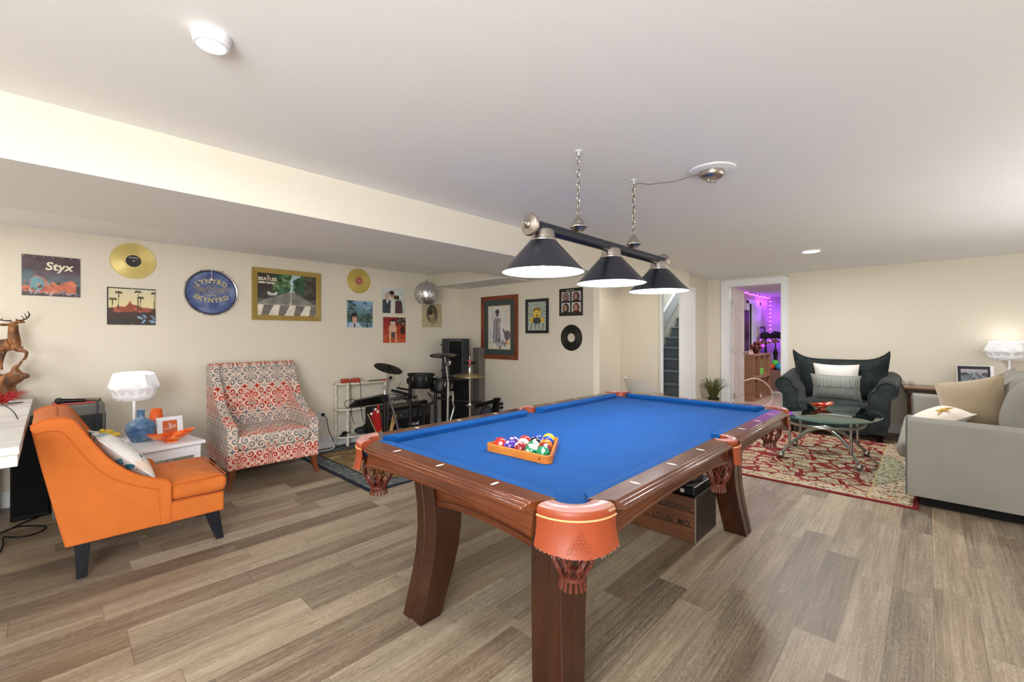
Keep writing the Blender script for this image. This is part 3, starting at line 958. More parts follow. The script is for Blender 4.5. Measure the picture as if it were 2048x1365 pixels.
# rows counted from the long near side of the rack
rows = [[('green', 0, 6), ('green', 1, 14), ('maroon', 1, 15), ('purple', 0, 4), ('red', 0, 3)],
        [('maroon', 0, 7), ('green', 1, None), ('orange', 1, 13), ('purple', 1, 12)],
        [('orange', 0, 5), ('black', 0, 8), ('red', 1, 11)],
        [('blue', 1, 10), ('blue', 0, 2)],
        [('yellow', 0, 1)]]
where = [['beside the near corner of the rack', 'next to the solid green ball', 'at the middle of the near side of the rack', 'next to the solid red ball', 'at the left corner of the rack'],
         ['between the green and orange solid balls', 'behind the green striped ball', 'behind the maroon striped ball', 'behind the two balls at the left corner'],
         ['midway along the right side of the rack', 'in the centre of the rack', 'on the far side of the rack'],
         ['just before the yellow ball', 'on the far side of the rack near the yellow ball'], ['at the far point of the rack']]
lab_i = 0
for r_, row in enumerate(rows):
    for c_, (cn, stripe, num) in enumerate(row):
        xx = -0.0835 + r_ * BR * sqrt(3) * 1.005 + 0.018
        yy = (c_ - (len(row) - 1) / 2) * BR * 2.005
        X, Y = rot((xx, yy))
        rnd = random.Random(r_ * 10 + c_)
        mb = MB()
        Mx = Matrix.Rotation(rnd.uniform(0, 6.28), 4, 'Z') @ Matrix.Rotation(rnd.uniform(0.5, 1.3), 4, 'X')
        if stripe: Mx = Matrix.Rotation(rnd.uniform(-0.8, 0.8), 4, 'X') @ Matrix.Rotation(rnd.uniform(-0.7, 0.7) + 0.5, 4, 'Y')
        mb.ball((RX + X, RY + Y, ZBED + BR), BR, nu=36, nv=24, M=Mx)
        cc = Vector((RX + X, RY + Y, ZBED + BR))
        axis = (Mx.to_3x3() @ Vector((0, 0, 1))).normalized()
        for i, f in enumerate(mb.f):
            c0 = sum((Vector(mb.v[k]) for k in f), Vector()) / len(f) - cc
            if stripe: mb.m[i] = 0 if abs(c0.normalized().dot(axis)) < 0.56 else 1
        nm = 'ball ' if False else ''
        o = mb.build('billiard_ball', [ballm(cn, BC[cn]), M_BW], None, smooth=60)
        tag(o, ('white ball with a %s stripe ' % cn if stripe else 'solid %s ball ' % cn) + where[r_][c_], 'billiard ball', 'billiard balls in the rack')
        if num:
            # number spot
            d = (Mx.to_3x3() @ Vector((1, 0, 0))).normalized() if stripe else Vector((rnd.uniform(-0.9, -0.1), rnd.uniform(-0.9, 0.5), rnd.uniform(0.25, 0.9))).normalized()
            if stripe and d.z < 0: d = -d
            t1 = d.cross(Vector((0, 0, 1))).normalized(); t2 = t1.cross(d)
            sp = MB()
            rg = []
            for ph in (0.0, 0.10, 0.20, 0.27):
                rg.append([cc + (d * cos(ph) + (t1 * cos(2 * pi * k / 18) + t2 * sin(2 * pi * k / 18)) * sin(max(ph, 0.005))) * (BR + 0.0002) for k in range(18)])
            sp.loft(rg, 0, caps=True)
            sp.text(str(num), 0.0088, lambda x, y, z: cc + d * (BR + 0.0003) - t1 * x + t2 * y, 1, extrude=0.0)
            s_ = sp.build('number_spot', [M_BW, M_BLACK], None, recalc=False)
            s_.parent = o
# ------------------------------------------------------------------ pendant lamp over the table
PY_ = 1.254
pend = thing('pendant_lamp', (2.108, PY_, ZC), 'three-shade billiard pendant with black bar and nickel fittings hung on two chains', 'pendant lamp')
M_BAR = mat('black_bar_paint', (22, 26, 40), 0.4)
BX0, BX1, BZ = 1.445, 2.745, 1.742
MB().cyl((BX0, PY_, BZ), (BX1, PY_, BZ), 0.0275, n=24).build('bar', M_BAR, pend, smooth=40)
for bx, sg in ((BX0, -1), (BX1, 1)):
    prof = [(0.0, 0.052), (0.004, 0.050), (0.005, 0.042), (0.009, 0.040), (0.009, 0.034), (0.014, 0.030), (0.016, 0.024), (0.024, 0.020), (0.036, 0.016), (0.040, 0.010), (0.040, 0.004), (0.030, -0.004), (0.027, -0.010), (0.0, -0.010)]
    prof = [(r_ * 1.22, h_ * 1.1) for r_, h_ in prof]
    MB().lathe(prof, (bx, PY_, BZ), 28, axis=Matrix.Rotation(sg * pi / 2, 4, 'Y')).build('end_cap', M_NICKEL, pend, smooth=35)
M_SHADE = mat('dark_shade_enamel', (32, 35, 44), 0.32, coat=0.2)
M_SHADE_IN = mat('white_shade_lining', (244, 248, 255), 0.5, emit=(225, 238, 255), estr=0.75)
M_BULB = mat('lit_bulb', (255, 255, 255), 0.5, emit=(240, 246, 255), estr=14.0)
for sx in (1.524, 2.108, 2.692):
    zr = 1.543
    out = [(0.185, 0.0), (0.186, 0.002), (0.150, 0.040), (0.100, 0.096), (0.058, 0.142), (0.052, 0.146)]
    sh = MB().lathe([(0.052, 0.143), (0.0565, 0.140), (0.098, 0.093), (0.148, 0.037), (0.1835, 0.0), (0.186, 0.0015), (0.150, 0.040), (0.100, 0.096), (0.058, 0.142), (0.052, 0.146)], (sx, PY_, zr), 56, caps=False)
    for i, f in enumerate(sh.f): sh.m[i] = 1 if i < 56 * 4 else 0
    s_ = sh.build('lamp_shade', [M_SHADE, M_SHADE_IN], pend, smooth=50)
    MB().lathe([(0.056, 0.0), (0.061, 0.002), (0.061, 0.007), (0.054, 0.012), (0.052, 0.036), (0.048, 0.050), (0.034, 0.056), (0.0, 0.056)], (sx, PY_, zr + 0.138), 32).build('shade_collar', M_NICKEL, s_, smooth=35)
    MB().ball((sx, PY_, zr + 0.062), 0.034).lathe([(0.014, 0.0), (0.018, 0.03), (0.018, 0.05)], (sx, PY_, zr + 0.085), 16).build('bulb', M_BULB, s_, smooth=60)
    light('pendant_bulb_light', 'POINT', (sx, PY_, zr + 0.012), 9, (0.95, 0.97, 1.0), 0.05)
CH = []
for cx_, cz0 in ((1.80, 1.768), (2.36, 1.768)):
    prof = [(0.0, -0.012), (0.012, -0.012), (0.016, 0.000), (0.022, 0.006), (0.028, 0.012), (0.041, 0.020), (0.041, 0.024), (0.030, 0.030), (0.028, 0.038), (0.022, 0.048), (0.010, 0.058), (0.005, 0.062), (0.0, 0.062)]
    prof = [(r_ * 1.05, h_ * 1.30) for r_, h_ in prof]
    f_ = MB().lathe(prof, (cx_, PY_, cz0), 28).cyl((cx_ - 0.048, PY_, cz0 + 0.022), (cx_ - 0.036, PY_, cz0 + 0.022), 0.004).ball((cx_ - 0.05, PY_, cz0 + 0.022), 0.0055, nu=10, nv=6).build('finial', M_NICKEL, pend, smooth=35)
    mb = MB()
    ring = [(cx_ + 0.017 * cos(2 * pi * k / 20), PY_, cz0 + 0.098 + 0.019 * sin(2 * pi * k / 20)) for k in range(20)]
    mb.tube(ring, 0.0025, 6, closed=True)
    zz = cz0 + 0.134; k_ = 0
    while zz < ZC - 0.035:
        lk = []
        for k in range(16):
            t = 2 * pi * k / 16
            a, b_ = 0.0100 * cos(t), 0.0200 * sin(t)
            lk.append((cx_ + (a if k_ % 2 == 0 else a * 0.25), PY_ + (0 if k_ % 2 == 0 else a), zz + b_))
        mb.tube(lk, 0.0022, 6, closed=True)
        zz += 0.0325; k_ += 1
    mb.build('chain', M_NICKEL, pend, smooth=60)
    hk = [(cx_, PY_, zz - 0.012), (cx_ + 0.006, PY_, zz + 0.004), (cx_, PY_, ZC - 0.012), (cx_, PY_, ZC)]
    MB().tube(smooth_path(hk, 5), 0.0035, 8).lathe([(0.0, 0.0), (0.02, -0.0005), (0.017, -0.004), (0.006, -0.006), (0.0, -0.006)], (cx_, PY_, ZC), 20).build('ceiling_hook', M_WHITE, pend, smooth=50)
# supply cord woven through the far chain and across to the canopy
cp = (2.52, 0.865)
cord = [(2.36, PY_, 1.835), (2.363, PY_ + 0.006, 1.90), (2.356, PY_ - 0.005, 1.96), (2.363, PY_ + 0.005, 2.03), (2.358, PY_, 2.10), (2.362, PY_ - 0.004, 2.137), (2.37, PY_ - 0.03, 2.150), (2.385, PY_ - 0.085, 2.135), (2.40, 1.11, 2.132), (2.42, 1.04, 2.128), (2.45, 0.99, 2.142), (2.47, 0.95, 2.152), (2.50, 0.915, 2.158)]
MB().tube(smooth_path(cord, 6), 0.0028, 8).build('supply_cord', mat('clear_brown_cord', (120, 108, 88), 0.4), pend, smooth=60)
canopy = thing('ceiling_canopy', (cp[0], cp[1], ZC), 'brushed nickel ceiling canopy with loose hooks on a white disc', 'ceiling canopy')
MB().lathe([(0.0, 0.0), (0.122, 0.0), (0.120, -0.007), (0.112, -0.010), (0.0, -0.010)], (cp[0], cp[1], ZC), 48).build('ceiling_disc', M_WHITE, canopy, smooth=35)
MB().lathe([(0.066, -0.010), (0.068, -0.018), (0.064, -0.034), (0.052, -0.044), (0.030, -0.048), (0.0, -0.049)], (cp[0], cp[1], ZC), 36, caps=False).build('canopy_dome', M_NICKEL, canopy, smooth=50)
for k in range(3):
    a = 0.6 + k * 0.9
    c_ = (cp[0] - 0.01 + 0.014 * (k - 1), cp[1] - 0.012 * (k - 1), ZC - 0.050)
    lk = [(c_[0] + 0.010 * cos(t) * cos(a), c_[1] + 0.010 * cos(t) * sin(a), c_[2] - 0.008 + 0.014 * sin(t)) for t in [2 * pi * q / 14 for q in range(14)]]
    MB().tube(lk, 0.002, 6, closed=True).build('loose_link', M_NICKEL, canopy, smooth=60)

# ceiling lights in view
M_GLOW = mat('lit_diffuser', (255, 255, 255), 0.5, emit=(255, 253, 248), estr=4.0)
c1 = thing('surface_ceiling_light', (0.336, 1.565, ZC), 'round white surface light on the ceiling above the left side of the room', 'ceiling light')
MB().lathe([(0.0, 0.0), (0.052, 0.0), (0.053, -0.004), (0.051, -0.010), (0.047, -0.034), (0.044, -0.036), (0.038, -0.036), (0.038, -0.032), (0.0, -0.032)], (0.336, 1.580, ZC), 48).build('housing', M_WHITE, c1, smooth=35)
MB().lathe([(0.0, -0.0325), (0.0375, -0.0325), (0.037, -0.037), (0.0, -0.039)], (0.336, 1.580, ZC), 48, caps=False).build('diffuser', M_GLOW, c1, smooth=35)
c2 = thing('recessed_ceiling_light', (5.665, 0.912, ZC), 'small round flush light in the ceiling in front of the far wall', 'ceiling light')
MB().lathe([(0.0, 0.0), (0.098, 0.0), (0.098, -0.004), (0.082, -0.010), (0.0, -0.010)], (5.665, 0.912, ZC), 40).build('trim_ring', M_WHITE, c2, smooth=35)
MB().lathe([(0.0, -0.0105), (0.080, -0.0105), (0.078, -0.013), (0.0, -0.014)], (5.665, 0.912, ZC), 40, caps=False).build('diffuser', M_GLOW, c2, smooth=35)

# ------------------------------------------------------------------ faceted white table lamps
M_SHEER = mat('lit_white_shade', (236, 236, 240), 0.6, emit=(255, 252, 250), estr=0.20)
M_SHEER2 = mat('lit_white_shade_petal', (240, 240, 244), 0.6, emit=(255, 253, 250), estr=0.06)
M_SHEER3 = mat('lit_white_shade_top', (250, 250, 250), 0.6, emit=(255, 253, 250), estr=1.1)
def folded_lamp(loc, label, base_h, power, total, R=0.15):
    t = thing('table_lamp', loc, label, 'lamp')
    x, y, z = loc
    hz = total - 0.215
    MB().lathe([(0.0, 0), (0.055, 0), (0.055, 0.008), (0.012, 0.014), (0.008, 0.02), (0.0075, hz + 0.10), (0.0, hz + 0.10)], loc, 24).build('stem', M_WHITE, t, smooth=35)
    mb = MB()
    n = 8
    lv = [(0.62, 0.0, 0.0), (0.80, 0.020, 0.5), (1.0, 0.098, 0.0), (0.80, 0.186, 0.5), (0.55, 0.208, 0.0)]
    rings = []
    for f_, h, tw in lv:
        rings.append([(x + R * f_ * (1.0 + (0.045 if k % 2 else -0.02)) * cos(2 * pi * (k + tw * 0) / (2 * n)), y + R * f_ * (1.0 + (0.045 if k % 2 else -0.02)) * sin(2 * pi * k / (2 * n)), z + hz + h + (0.012 if (k % 2 and 0.01 < h < 0.2) else 0.0)) for k in range(2 * n)])
    mb.loft(rings, 0, caps=False)
    for i in range(len(mb.f)):
        if i >= 2 * n * 3: mb.m[i] = 2
    mb.build('shade_body', [M_SHEER, M_SHEER2, M_SHEER3], t)
    # curved petals wrapped over the body
    for k in range(n):
        a0 = 2 * pi * k / n
        def pf(u, v):
            a = a0 + (u - 0.5) * 2 * pi / n * 1.02
            s_ = sin(pi * u)
            if v < 0.5:
                h = 0.100 + 0.0 * s_
                lo = 0.178 - 0.100 * s_
                hh = lo + (0.200 - lo) * (v * 2)
            else: hh = 0.200
            q = 1.0 - 0.42 * max(0, (hh - 0.098) / 0.11) - 0.30 * max(0, (0.098 - hh) / 0.10)
            return (x + R * q * 1.045 * cos(a), y + R * q * 1.045 * sin(a), z + hz + hh)
        mb = MB().grid(lambda u, v: pf(u, v * 0.5), 10, 5)
        mb.grid(lambda u, v: (x + R * 1.03 * (0.98 - 0.30 * v) * cos(a0 + (u - 0.5) * (0.9 - 0.35 * v) * 2 * pi / n + pi / n), y + R * 1.03 * (0.98 - 0.30 * v) * sin(a0 + (u - 0.5) * (0.9 - 0.35 * v) * 2 * pi / n + pi / n), z + hz + 0.090 * (1 - v) + 0.003), 6, 4)
        mb.build('shade_petal', M_SHEER2, t, smooth=50)
    light('table_lamp_light', 'POINT', (x, y, z + hz + 0.235), power * 0.5, (1, 0.97, 0.93), 0.05)
    return t
# ------------------------------------------------------------------ painted pictures
def canvas(w, h):
    """numpy picture; coordinates u right, v up, 0..1"""
    A = np.zeros((h, w, 3)); return A
class Cv:
    def __init__(s, w, h, base=(200, 200, 200), seed=1):
        s.w, s.h = w, h
        s.a = np.zeros((h, w, 3)) + np.array(base, float)
        s.u, s.v = np.meshgrid((np.arange(w)) / (w - 1), (np.arange(h)) / (h - 1))
        s.r = np.random.RandomState(seed)
    def mask(s, m, c, op=1.0):
        m = m.astype(float)[..., None] * op
        s.a = s.a * (1 - m) + np.array(c, float) * m
    def vgrad(s, c0, c1, v0=0.0, v1=1.0):
        t = np.clip((s.v - v0) / (v1 - v0), 0, 1)[..., None]
        m = ((s.v >= v0) & (s.v <= v1))[..., None]
        s.a = np.where(m, np.array(c0, float) * (1 - t) + np.array(c1, float) * t, s.a)
    def ell(s, cx, cy, rx, ry, c, ang=0.0, op=1.0):
        dx, dy = s.u - cx, s.v - cy
        a, b = dx * cos(ang) + dy * sin(ang), -dx * sin(ang) + dy * cos(ang)
        s.mask((a / rx) ** 2 + (b / ry) ** 2 < 1, c, op)
    def poly(s, pts, c, op=1.0):
        m = np.zeros(s.u.shape, bool); n = len(pts)
        for i in range(n):
            (x0, y0), (x1, y1) = pts[i], pts[(i + 1) % n]
            if y0 == y1: continue
            cond = ((y0 > s.v) != (y1 > s.v)) & (s.u < (x1 - x0) * (s.v - y0) / (y1 - y0) + x0)
            m ^= cond
        s.mask(m, c, op)
    def line(s, x0, y0, x1, y1, wd, c, op=1.0):
        dx, dy = x1 - x0, y1 - y0
        t = np.clip(((s.u - x0) * dx + (s.v - y0) * dy) / (dx * dx + dy * dy + 1e-9), 0, 1)
        d = np.hypot(s.u - x0 - t * dx, s.v - y0 - t * dy)
        s.mask(d < wd, c, op)
    def noise(s, amt, k=7, op_region=None):
        g = s.r.rand(k, k)
        iy, ix = s.v * (k - 1), s.u * (k - 1)
        y0, x0 = np.clip(iy.astype(int), 0, k - 2), np.clip(ix.astype(int), 0, k - 2)
        fy, fx = iy - y0, ix - x0
        n = g[y0, x0] * (1 - fy) * (1 - fx) + g[y0 + 1, x0] * fy * (1 - fx) + g[y0, x0 + 1] * (1 - fy) * fx + g[y0 + 1, x0 + 1] * fy * fx
        m = 1.0 if op_region is None else op_region[..., None]
        s.a = s.a + (n[..., None] - 0.5) * amt * m
        return n
    def blobs(s, n, box, size, cols, op=0.8, tall=1.0):
        for _ in range(n):
            cx = box[0] + s.r.rand() * (box[1] - box[0]); cy = box[2] + s.r.rand() * (box[3] - box[2])
            q = size * (0.5 + s.r.rand())
            s.ell(cx, cy, q, q * tall, cols[s.r.randint(len(cols))], s.r.rand() * 3, op)
M_PRINT = {}
def print_mat(rough=0.35):
    k = 'print_%d' % int(rough * 100)
    if k in M_PRINT: return M_PRINT[k]
    m = mat(k, (255, 255, 255), rough)
    nt = m.node_tree
    at = nt.nodes.new('ShaderNodeAttribute'); at.attribute_name = 'Paint'
    nt.links.new(at.outputs['Color'], nt.nodes['Principled BSDF'].inputs['Base Color'])
    M_PRINT[k] = m
    return m
def painted(cv, place, name, parent, rough=0.35, thick=0.003, back=None):
    """place(u, v, t) -> world point, t = distance off the support"""
    h, w = cv.h, cv.w
    mb = MB().grid(lambda u, v: place(u, v, thick), w - 1, h - 1)
    nfront = len(mb.f)
    e = [place(u, v, t) for t in (0.0, thick) for u, v in ((0, 0), (1, 0), (1, 1), (0, 1))]
    mb.add(e, [(0, 1, 5, 4), (1, 2, 6, 5), (2, 3, 7, 6), (3, 0, 4, 7), (0, 3, 2, 1)], 1)
    o = mb.build(name, [print_mat(rough), back or M_BLACKM], parent, recalc=False)
    me = o.data
    att = me.color_attributes.new('Paint', 'FLOAT_COLOR', 'POINT')
    A = np.clip(cv.a, 0, 255) / 255.0
    L = np.where(A <= 0.04045, A / 12.92, ((A + 0.055) / 1.055) ** 2.4).reshape(-1, 3)
    buf = np.ones((len(me.vertices), 4)); buf[:len(L), :3] = L
    att.data.foreach_set('color', buf.ravel())
    return o
def onL(x0, x1, z0, z1):      # on the record wall (y = YL), facing -y
    return lambda u, v, t: (x0 + (x1 - x0) * u, YL - 0.002 - t, z0 + (z1 - z0) * v)
def onB(ya, yb, z0, z1):      # on the framed-picture wall (x = XB), facing -x; ya is the left edge
    return lambda u, v, t: (XB - 0.002 - t, ya + (yb - ya) * u, z0 + (z1 - z0) * v)
def wallthing(name, pos, label, cat, group=None): return thing(name, pos, label, cat, group)
M_SLEEVE = mat('sleeve_card', (70, 66, 64), 0.6)
def pins(place, pts, parent, c=M_PEARL):
    for u, v in pts:
        p_ = Vector(place(u, v, 0.004)); MB().ball(p_, 0.0032, nu=8, nv=6).build('pin', c, parent, smooth=60)
M_OFFWHITE = mat('off_white_ink', (236, 226, 200), 0.5)
M_GOLDINK = mat('pale_gold_ink', (196, 184, 128), 0.5)

# 1 dusk coloured poster with the word Styx
P = onL(-0.150, 0.160, 1.560, 1.866)
t = wallthing('album_sleeve', (0.0, YL, 1.71), 'dusky purple sleeve lettered Styx with orange rocky shapes, leftmost on the wall', 'album sleeve', 'album covers on the left wall')
c = Cv(90, 90, (84, 64, 74), 3)
c.vgrad((70, 60, 66), (74, 52, 60), 0.3, 1.0); c.vgrad((96, 118, 128), (84, 66, 76), 0.28, 0.62); c.vgrad((60, 48, 52), (70, 66, 70), 0.0, 0.28)
c.ell(0.05, 0.45, 0.16, 0.22, (62, 100, 110), 0, 0.6)
c.poly([(0.0, 0.18), (0.12, 0.24), (0.14, 0.40), (0.22, 0.50), (0.36, 0.46), (0.46, 0.30), (0.60, 0.28), (0.84, 0.42), (0.92, 0.36), (0.93, 0.10), (0.5, 0.06), (0.0, 0.10)], (196, 104, 72))
c.poly([(0.14, 0.20), (0.15, 0.42), (0.24, 0.48), (0.36, 0.42), (0.38, 0.22), (0.28, 0.12)], (104, 150, 160))
c.blobs(26, (0.02, 0.92, 0.10, 0.34), 0.045, [(226, 128, 84), (170, 76, 50), (120, 150, 162), (238, 160, 120), (84, 52, 50)], 0.75, 0.6)
c.blobs(20, (0.0, 0.95, 0.05, 0.12), 0.06, [(190, 170, 180), (140, 128, 140), (90, 76, 84)], 0.8, 0.25)
c.noise(26, 12)
pr = painted(c, P, 'printed_sleeve', t)
MB().text('Styx', 0.085, lambda x, y, z: P(0.62 + x / 0.31, 0.74 + y / 0.306, 0.0035 + z), 0, bold=0.0022, shear=0.15).build('lettering', M_OFFWHITE, pr, recalc=False)
pins(P, [(0.03, 0.97), (0.2, 0.96), (0.36, 0.96), (0.52, 0.96), (0.68, 0.97), (0.83, 0.97), (0.97, 0.97), (0.5, 0.03), (0.93, 0.02)], t)
# 2 gold records and the black one
def record(center, wall, r, mats_, label, lab_text=None, cat='record'):
    t = thing('vinyl_record', center, label, cat, 'records hung on the walls')
    ax = Matrix.Rotation(pi / 2, 4, 'X') if wall == 'L' else Matrix.Rotation(-pi / 2, 4, 'Y')
    prof = [(0.0, 0.002)]
    q = 0.34 * r
    prof = [(r, 0.0005), (r, 0.0035), (r * 0.985, 0.0045), (r * 0.97, 0.004)]
    k = r * 0.955
    while k > r * 0.40:
        prof += [(k, 0.0042), (k - 0.0016, 0.0036)]; k -= 0.0042
    prof += [(r * 0.38, 0.004), (r * 0.34, 0.004), (0.0, 0.004)]
    d = MB().lathe(prof, center, 72, axis=ax).build('disc', mats_[0], t, smooth=25)
    MB().lathe([(r * 0.335, 0.0042), (r * 0.33, 0.0052), (0.006, 0.0052), (0.004, 0.0046), (0.0, 0.0046)], center, 40, axis=ax).build('centre_label', mats_[1], d, smooth=30)
    MB().lathe([(0.005, 0.0053), (0.004, 0.0062), (0.0, 0.0062)], center, 14, axis=ax).build('spindle_pin', M_PEARL, d)
    if lab_text:
        cx_, cy_, cz_ = center
        if wall == 'L': pl = lambda x, y, z: (cx_ + x, cy_ - 0.0056 - z, cz_ + 0.026 + y)
        else: pl = lambda x, y, z: (cx_ - 0.0056 - z, cy_ - x, cz_ + 0.026 + y)
        MB().text(lab_text, 0.016, pl, 0).build('lettering', M_PEARL, d, recalc=False)
    return t
M_GOLDV = mat('gold_vinyl', (214, 194, 120), 0.38, 0.25)
M_GOLDV2 = mat('brassy_vinyl', (206, 184, 98), 0.34, 0.3)
M_BLKV = mat('black_vinyl', (30, 28, 28), 0.3)
record((0.481, YL - 0.002, 1.889), 'L', 0.150, [M_GOLDV, mat('black_record_label', (40, 42, 44), 0.5)], 'gold vinyl record with a black centre label', 'CAPITOL')
record((2.508, YL - 0.002, 1.903), 'L', 0.146, [M_GOLDV2, mat('rose_record_label', (176, 106, 94), 0.5)], 'gold vinyl record with a rose centre label')
record((XB - 0.002, 2.916, 1.232), 'B', 0.148, [M_BLKV, mat('cream_record_label', (216, 206, 184), 0.5)], 'black vinyl record with a cream centre label')
# 3 sunset palms
P = onL(0.316, 0.627, 1.348, 1.658)
t = wallthing('album_sleeve', (0.47, YL, 1.5), 'sleeve with a pale yellow sunset sky and dark palm trees', 'album sleeve', 'album covers on the left wall')
c = Cv(90, 90, (40, 34, 32), 5)
c.vgrad((232, 216, 160), (214, 208, 178), 0.42, 1.0); c.vgrad((44, 36, 34), (74, 48, 40), 0.0, 0.46)
c.poly([(0.12, 0.42), (0.2, 0.5), (0.36, 0.49), (0.42, 0.56), (0.46, 0.66), (0.5, 0.56), (0.62, 0.53), (0.72, 0.48), (0.9, 0.46), (0.9, 0.36), (0.12, 0.34)], (152, 74, 54))
c.blobs(16, (0.1, 0.85, 0.34, 0.5), 0.03, [(196, 110, 84), (120, 50, 40), (226, 150, 120), (90, 40, 34)], 0.8, 0.5)
for px0, py0, hh in ((0.10, 0.46, 0.22), (0.22, 0.44, 0.42), (0.62, 0.40, 0.5), (0.67, 0.40, 0.34), (0.97, 0.42, 0.46)):
    c.line(px0, py0, px0 + 0.01, py0 + hh, 0.009, (48, 38, 28))
    for k in range(9):
        a = pi * (k / 8.0) * 1.3 - 0.5
        c.line(px0 + 0.01, py0 + hh, px0 + 0.01 + 0.075 * cos(a), py0 + hh + 0.045 * sin(a), 0.008, (56, 48, 30))
c.blobs(10, (0.62, 0.96, 0.05, 0.24), 0.05, [(150, 186, 214), (120, 160, 200)], 0.9, 0.35)
c.mask(c.u < 0.03, (20, 18, 18)); c.mask(c.v > 0.975, (20, 20, 20)); c.mask(c.v < 0.02, (30, 30, 30))
pr = painted(c, P, 'printed_sleeve', t); pins(P, [(0.5, 0.99), (0.5, 0.02)], t)
# 4 drum head
dc = (1.035, YL - 0.002, 1.660)
t = thing('wall_drum', dc, 'round blue drum head lettered Lynyrd Skynyrd in a chrome hoop', 'drum')
ax = Matrix.Rotation(pi / 2, 4, 'X')
g = G('blue_drum_skin', 0.45)
x, y, z = g.coord()
n = g.noise(g.vec(x * 9, y * 9, z * 9), 1.0, 4, 0.6)
g.color(g.ramp(n, [(0.34, (52, 66, 120)), (0.5, (84, 100, 152)), (0.66, (122, 136, 176))]))
M_SKIN = g.m
MB().lathe([(0.200, 0.0), (0.200, 0.016), (0.0, 0.020)], dc, 64, axis=ax, caps=False).build('skin', M_SKIN, t, smooth=40)
MB().lathe([(0.198, 0.0), (0.211, 0.0), (0.213, 0.006), (0.213, 0.022), (0.209, 0.026), (0.203, 0.024), (0.200, 0.018)], dc, 64, axis=ax, caps=False).build('hoop', M_CHROME, t, smooth=40)
MB().lathe([(0.2005, 0.0165), (0.2005, 0.019), (0.194, 0.0195), (0.193, 0.018)], dc, 64, axis=ax, caps=False).build('edge_band', mat('navy_band', (30, 40, 78), 0.5), t, smooth=40)
for k in range(8):
    a = 2 * pi * (k + 0.5) / 8
    MB().cyl((dc[0] + 0.217 * cos(a), dc[1], dc[2] + 0.217 * sin(a)), (dc[0] + 0.217 * cos(a), dc[1] - 0.03, dc[2] + 0.217 * sin(a)), 0.006, n=10).build('tension_rod', M_CHROME, t, smooth=40)
dl = lambda oy: (lambda x, y, z: (dc[0] + x, dc[1] - 0.0205 - z, dc[2] + oy + y))
MB().text('LYNYRD', 0.062, dl(0.105), 0, bold=0.002, spacing=1.15, arc=(0.20, 1)).build('lettering', M_GOLDINK, t, recalc=False)
MB().text('SKYNYRD', 0.058, dl(-0.075), 0, bold=0.002, spacing=1.15, arc=(0.24, -1)).build('lettering', M_GOLDINK, t, recalc=False)
em = MB()   # winged skull-like emblem in outline
def eo(a, b_, off=0.021): return (dc[0] + a, dc[1] - off, dc[2] + b_)
em.tube([eo(0.036 * cos(q) , 0.035 + 0.032 * sin(q)) for q in [2 * pi * k / 24 for k in range(24)]], 0.0022, 6, closed=True)
for sx in (-1, 1):
    em.tube([eo(sx * (0.013 + 0.009 * cos(q)), 0.036 + 0.009 * sin(q)) for q in [2 * pi * k / 12 for k in range(12)]], 0.002, 6, closed=True)
    for k in range(5):
        em.tube(smooth_path([eo(sx * 0.045, 0.035 - k * 0.010), eo(sx * 0.09, 0.045 - k * 0.009), eo(sx * (0.150 - k * 0.012), 0.052 - k * 0.017)], 5), 0.0018, 6)
    em.tube(smooth_path([eo(sx * 0.05, -0.010), eo(sx * 0.02, -0.022), eo(-sx * 0.04, -0.035)], 5), 0.0025, 6)
em.tube([eo(-0.02, 0.006), eo(0.02, 0.006)], 0.003, 6)
em.build('emblem', M_GOLDINK, t, smooth=60)
MB().tube([(dc[0] - 0.002, dc[1] - 0.03, dc[2] + 0.214), (dc[0] - 0.002, dc[1] - 0.032, dc[2] + 0.13)], 0.0022, 6).lathe([(0.0, 0.0), (0.012, 0.003), (0.013, 0.016), (0.005, 0.024), (0.0, 0.024)], (dc[0] - 0.002, dc[1] - 0.032, dc[2] + 0.108), 16).build('hanging_pendant', M_PEARL, t, smooth=50)
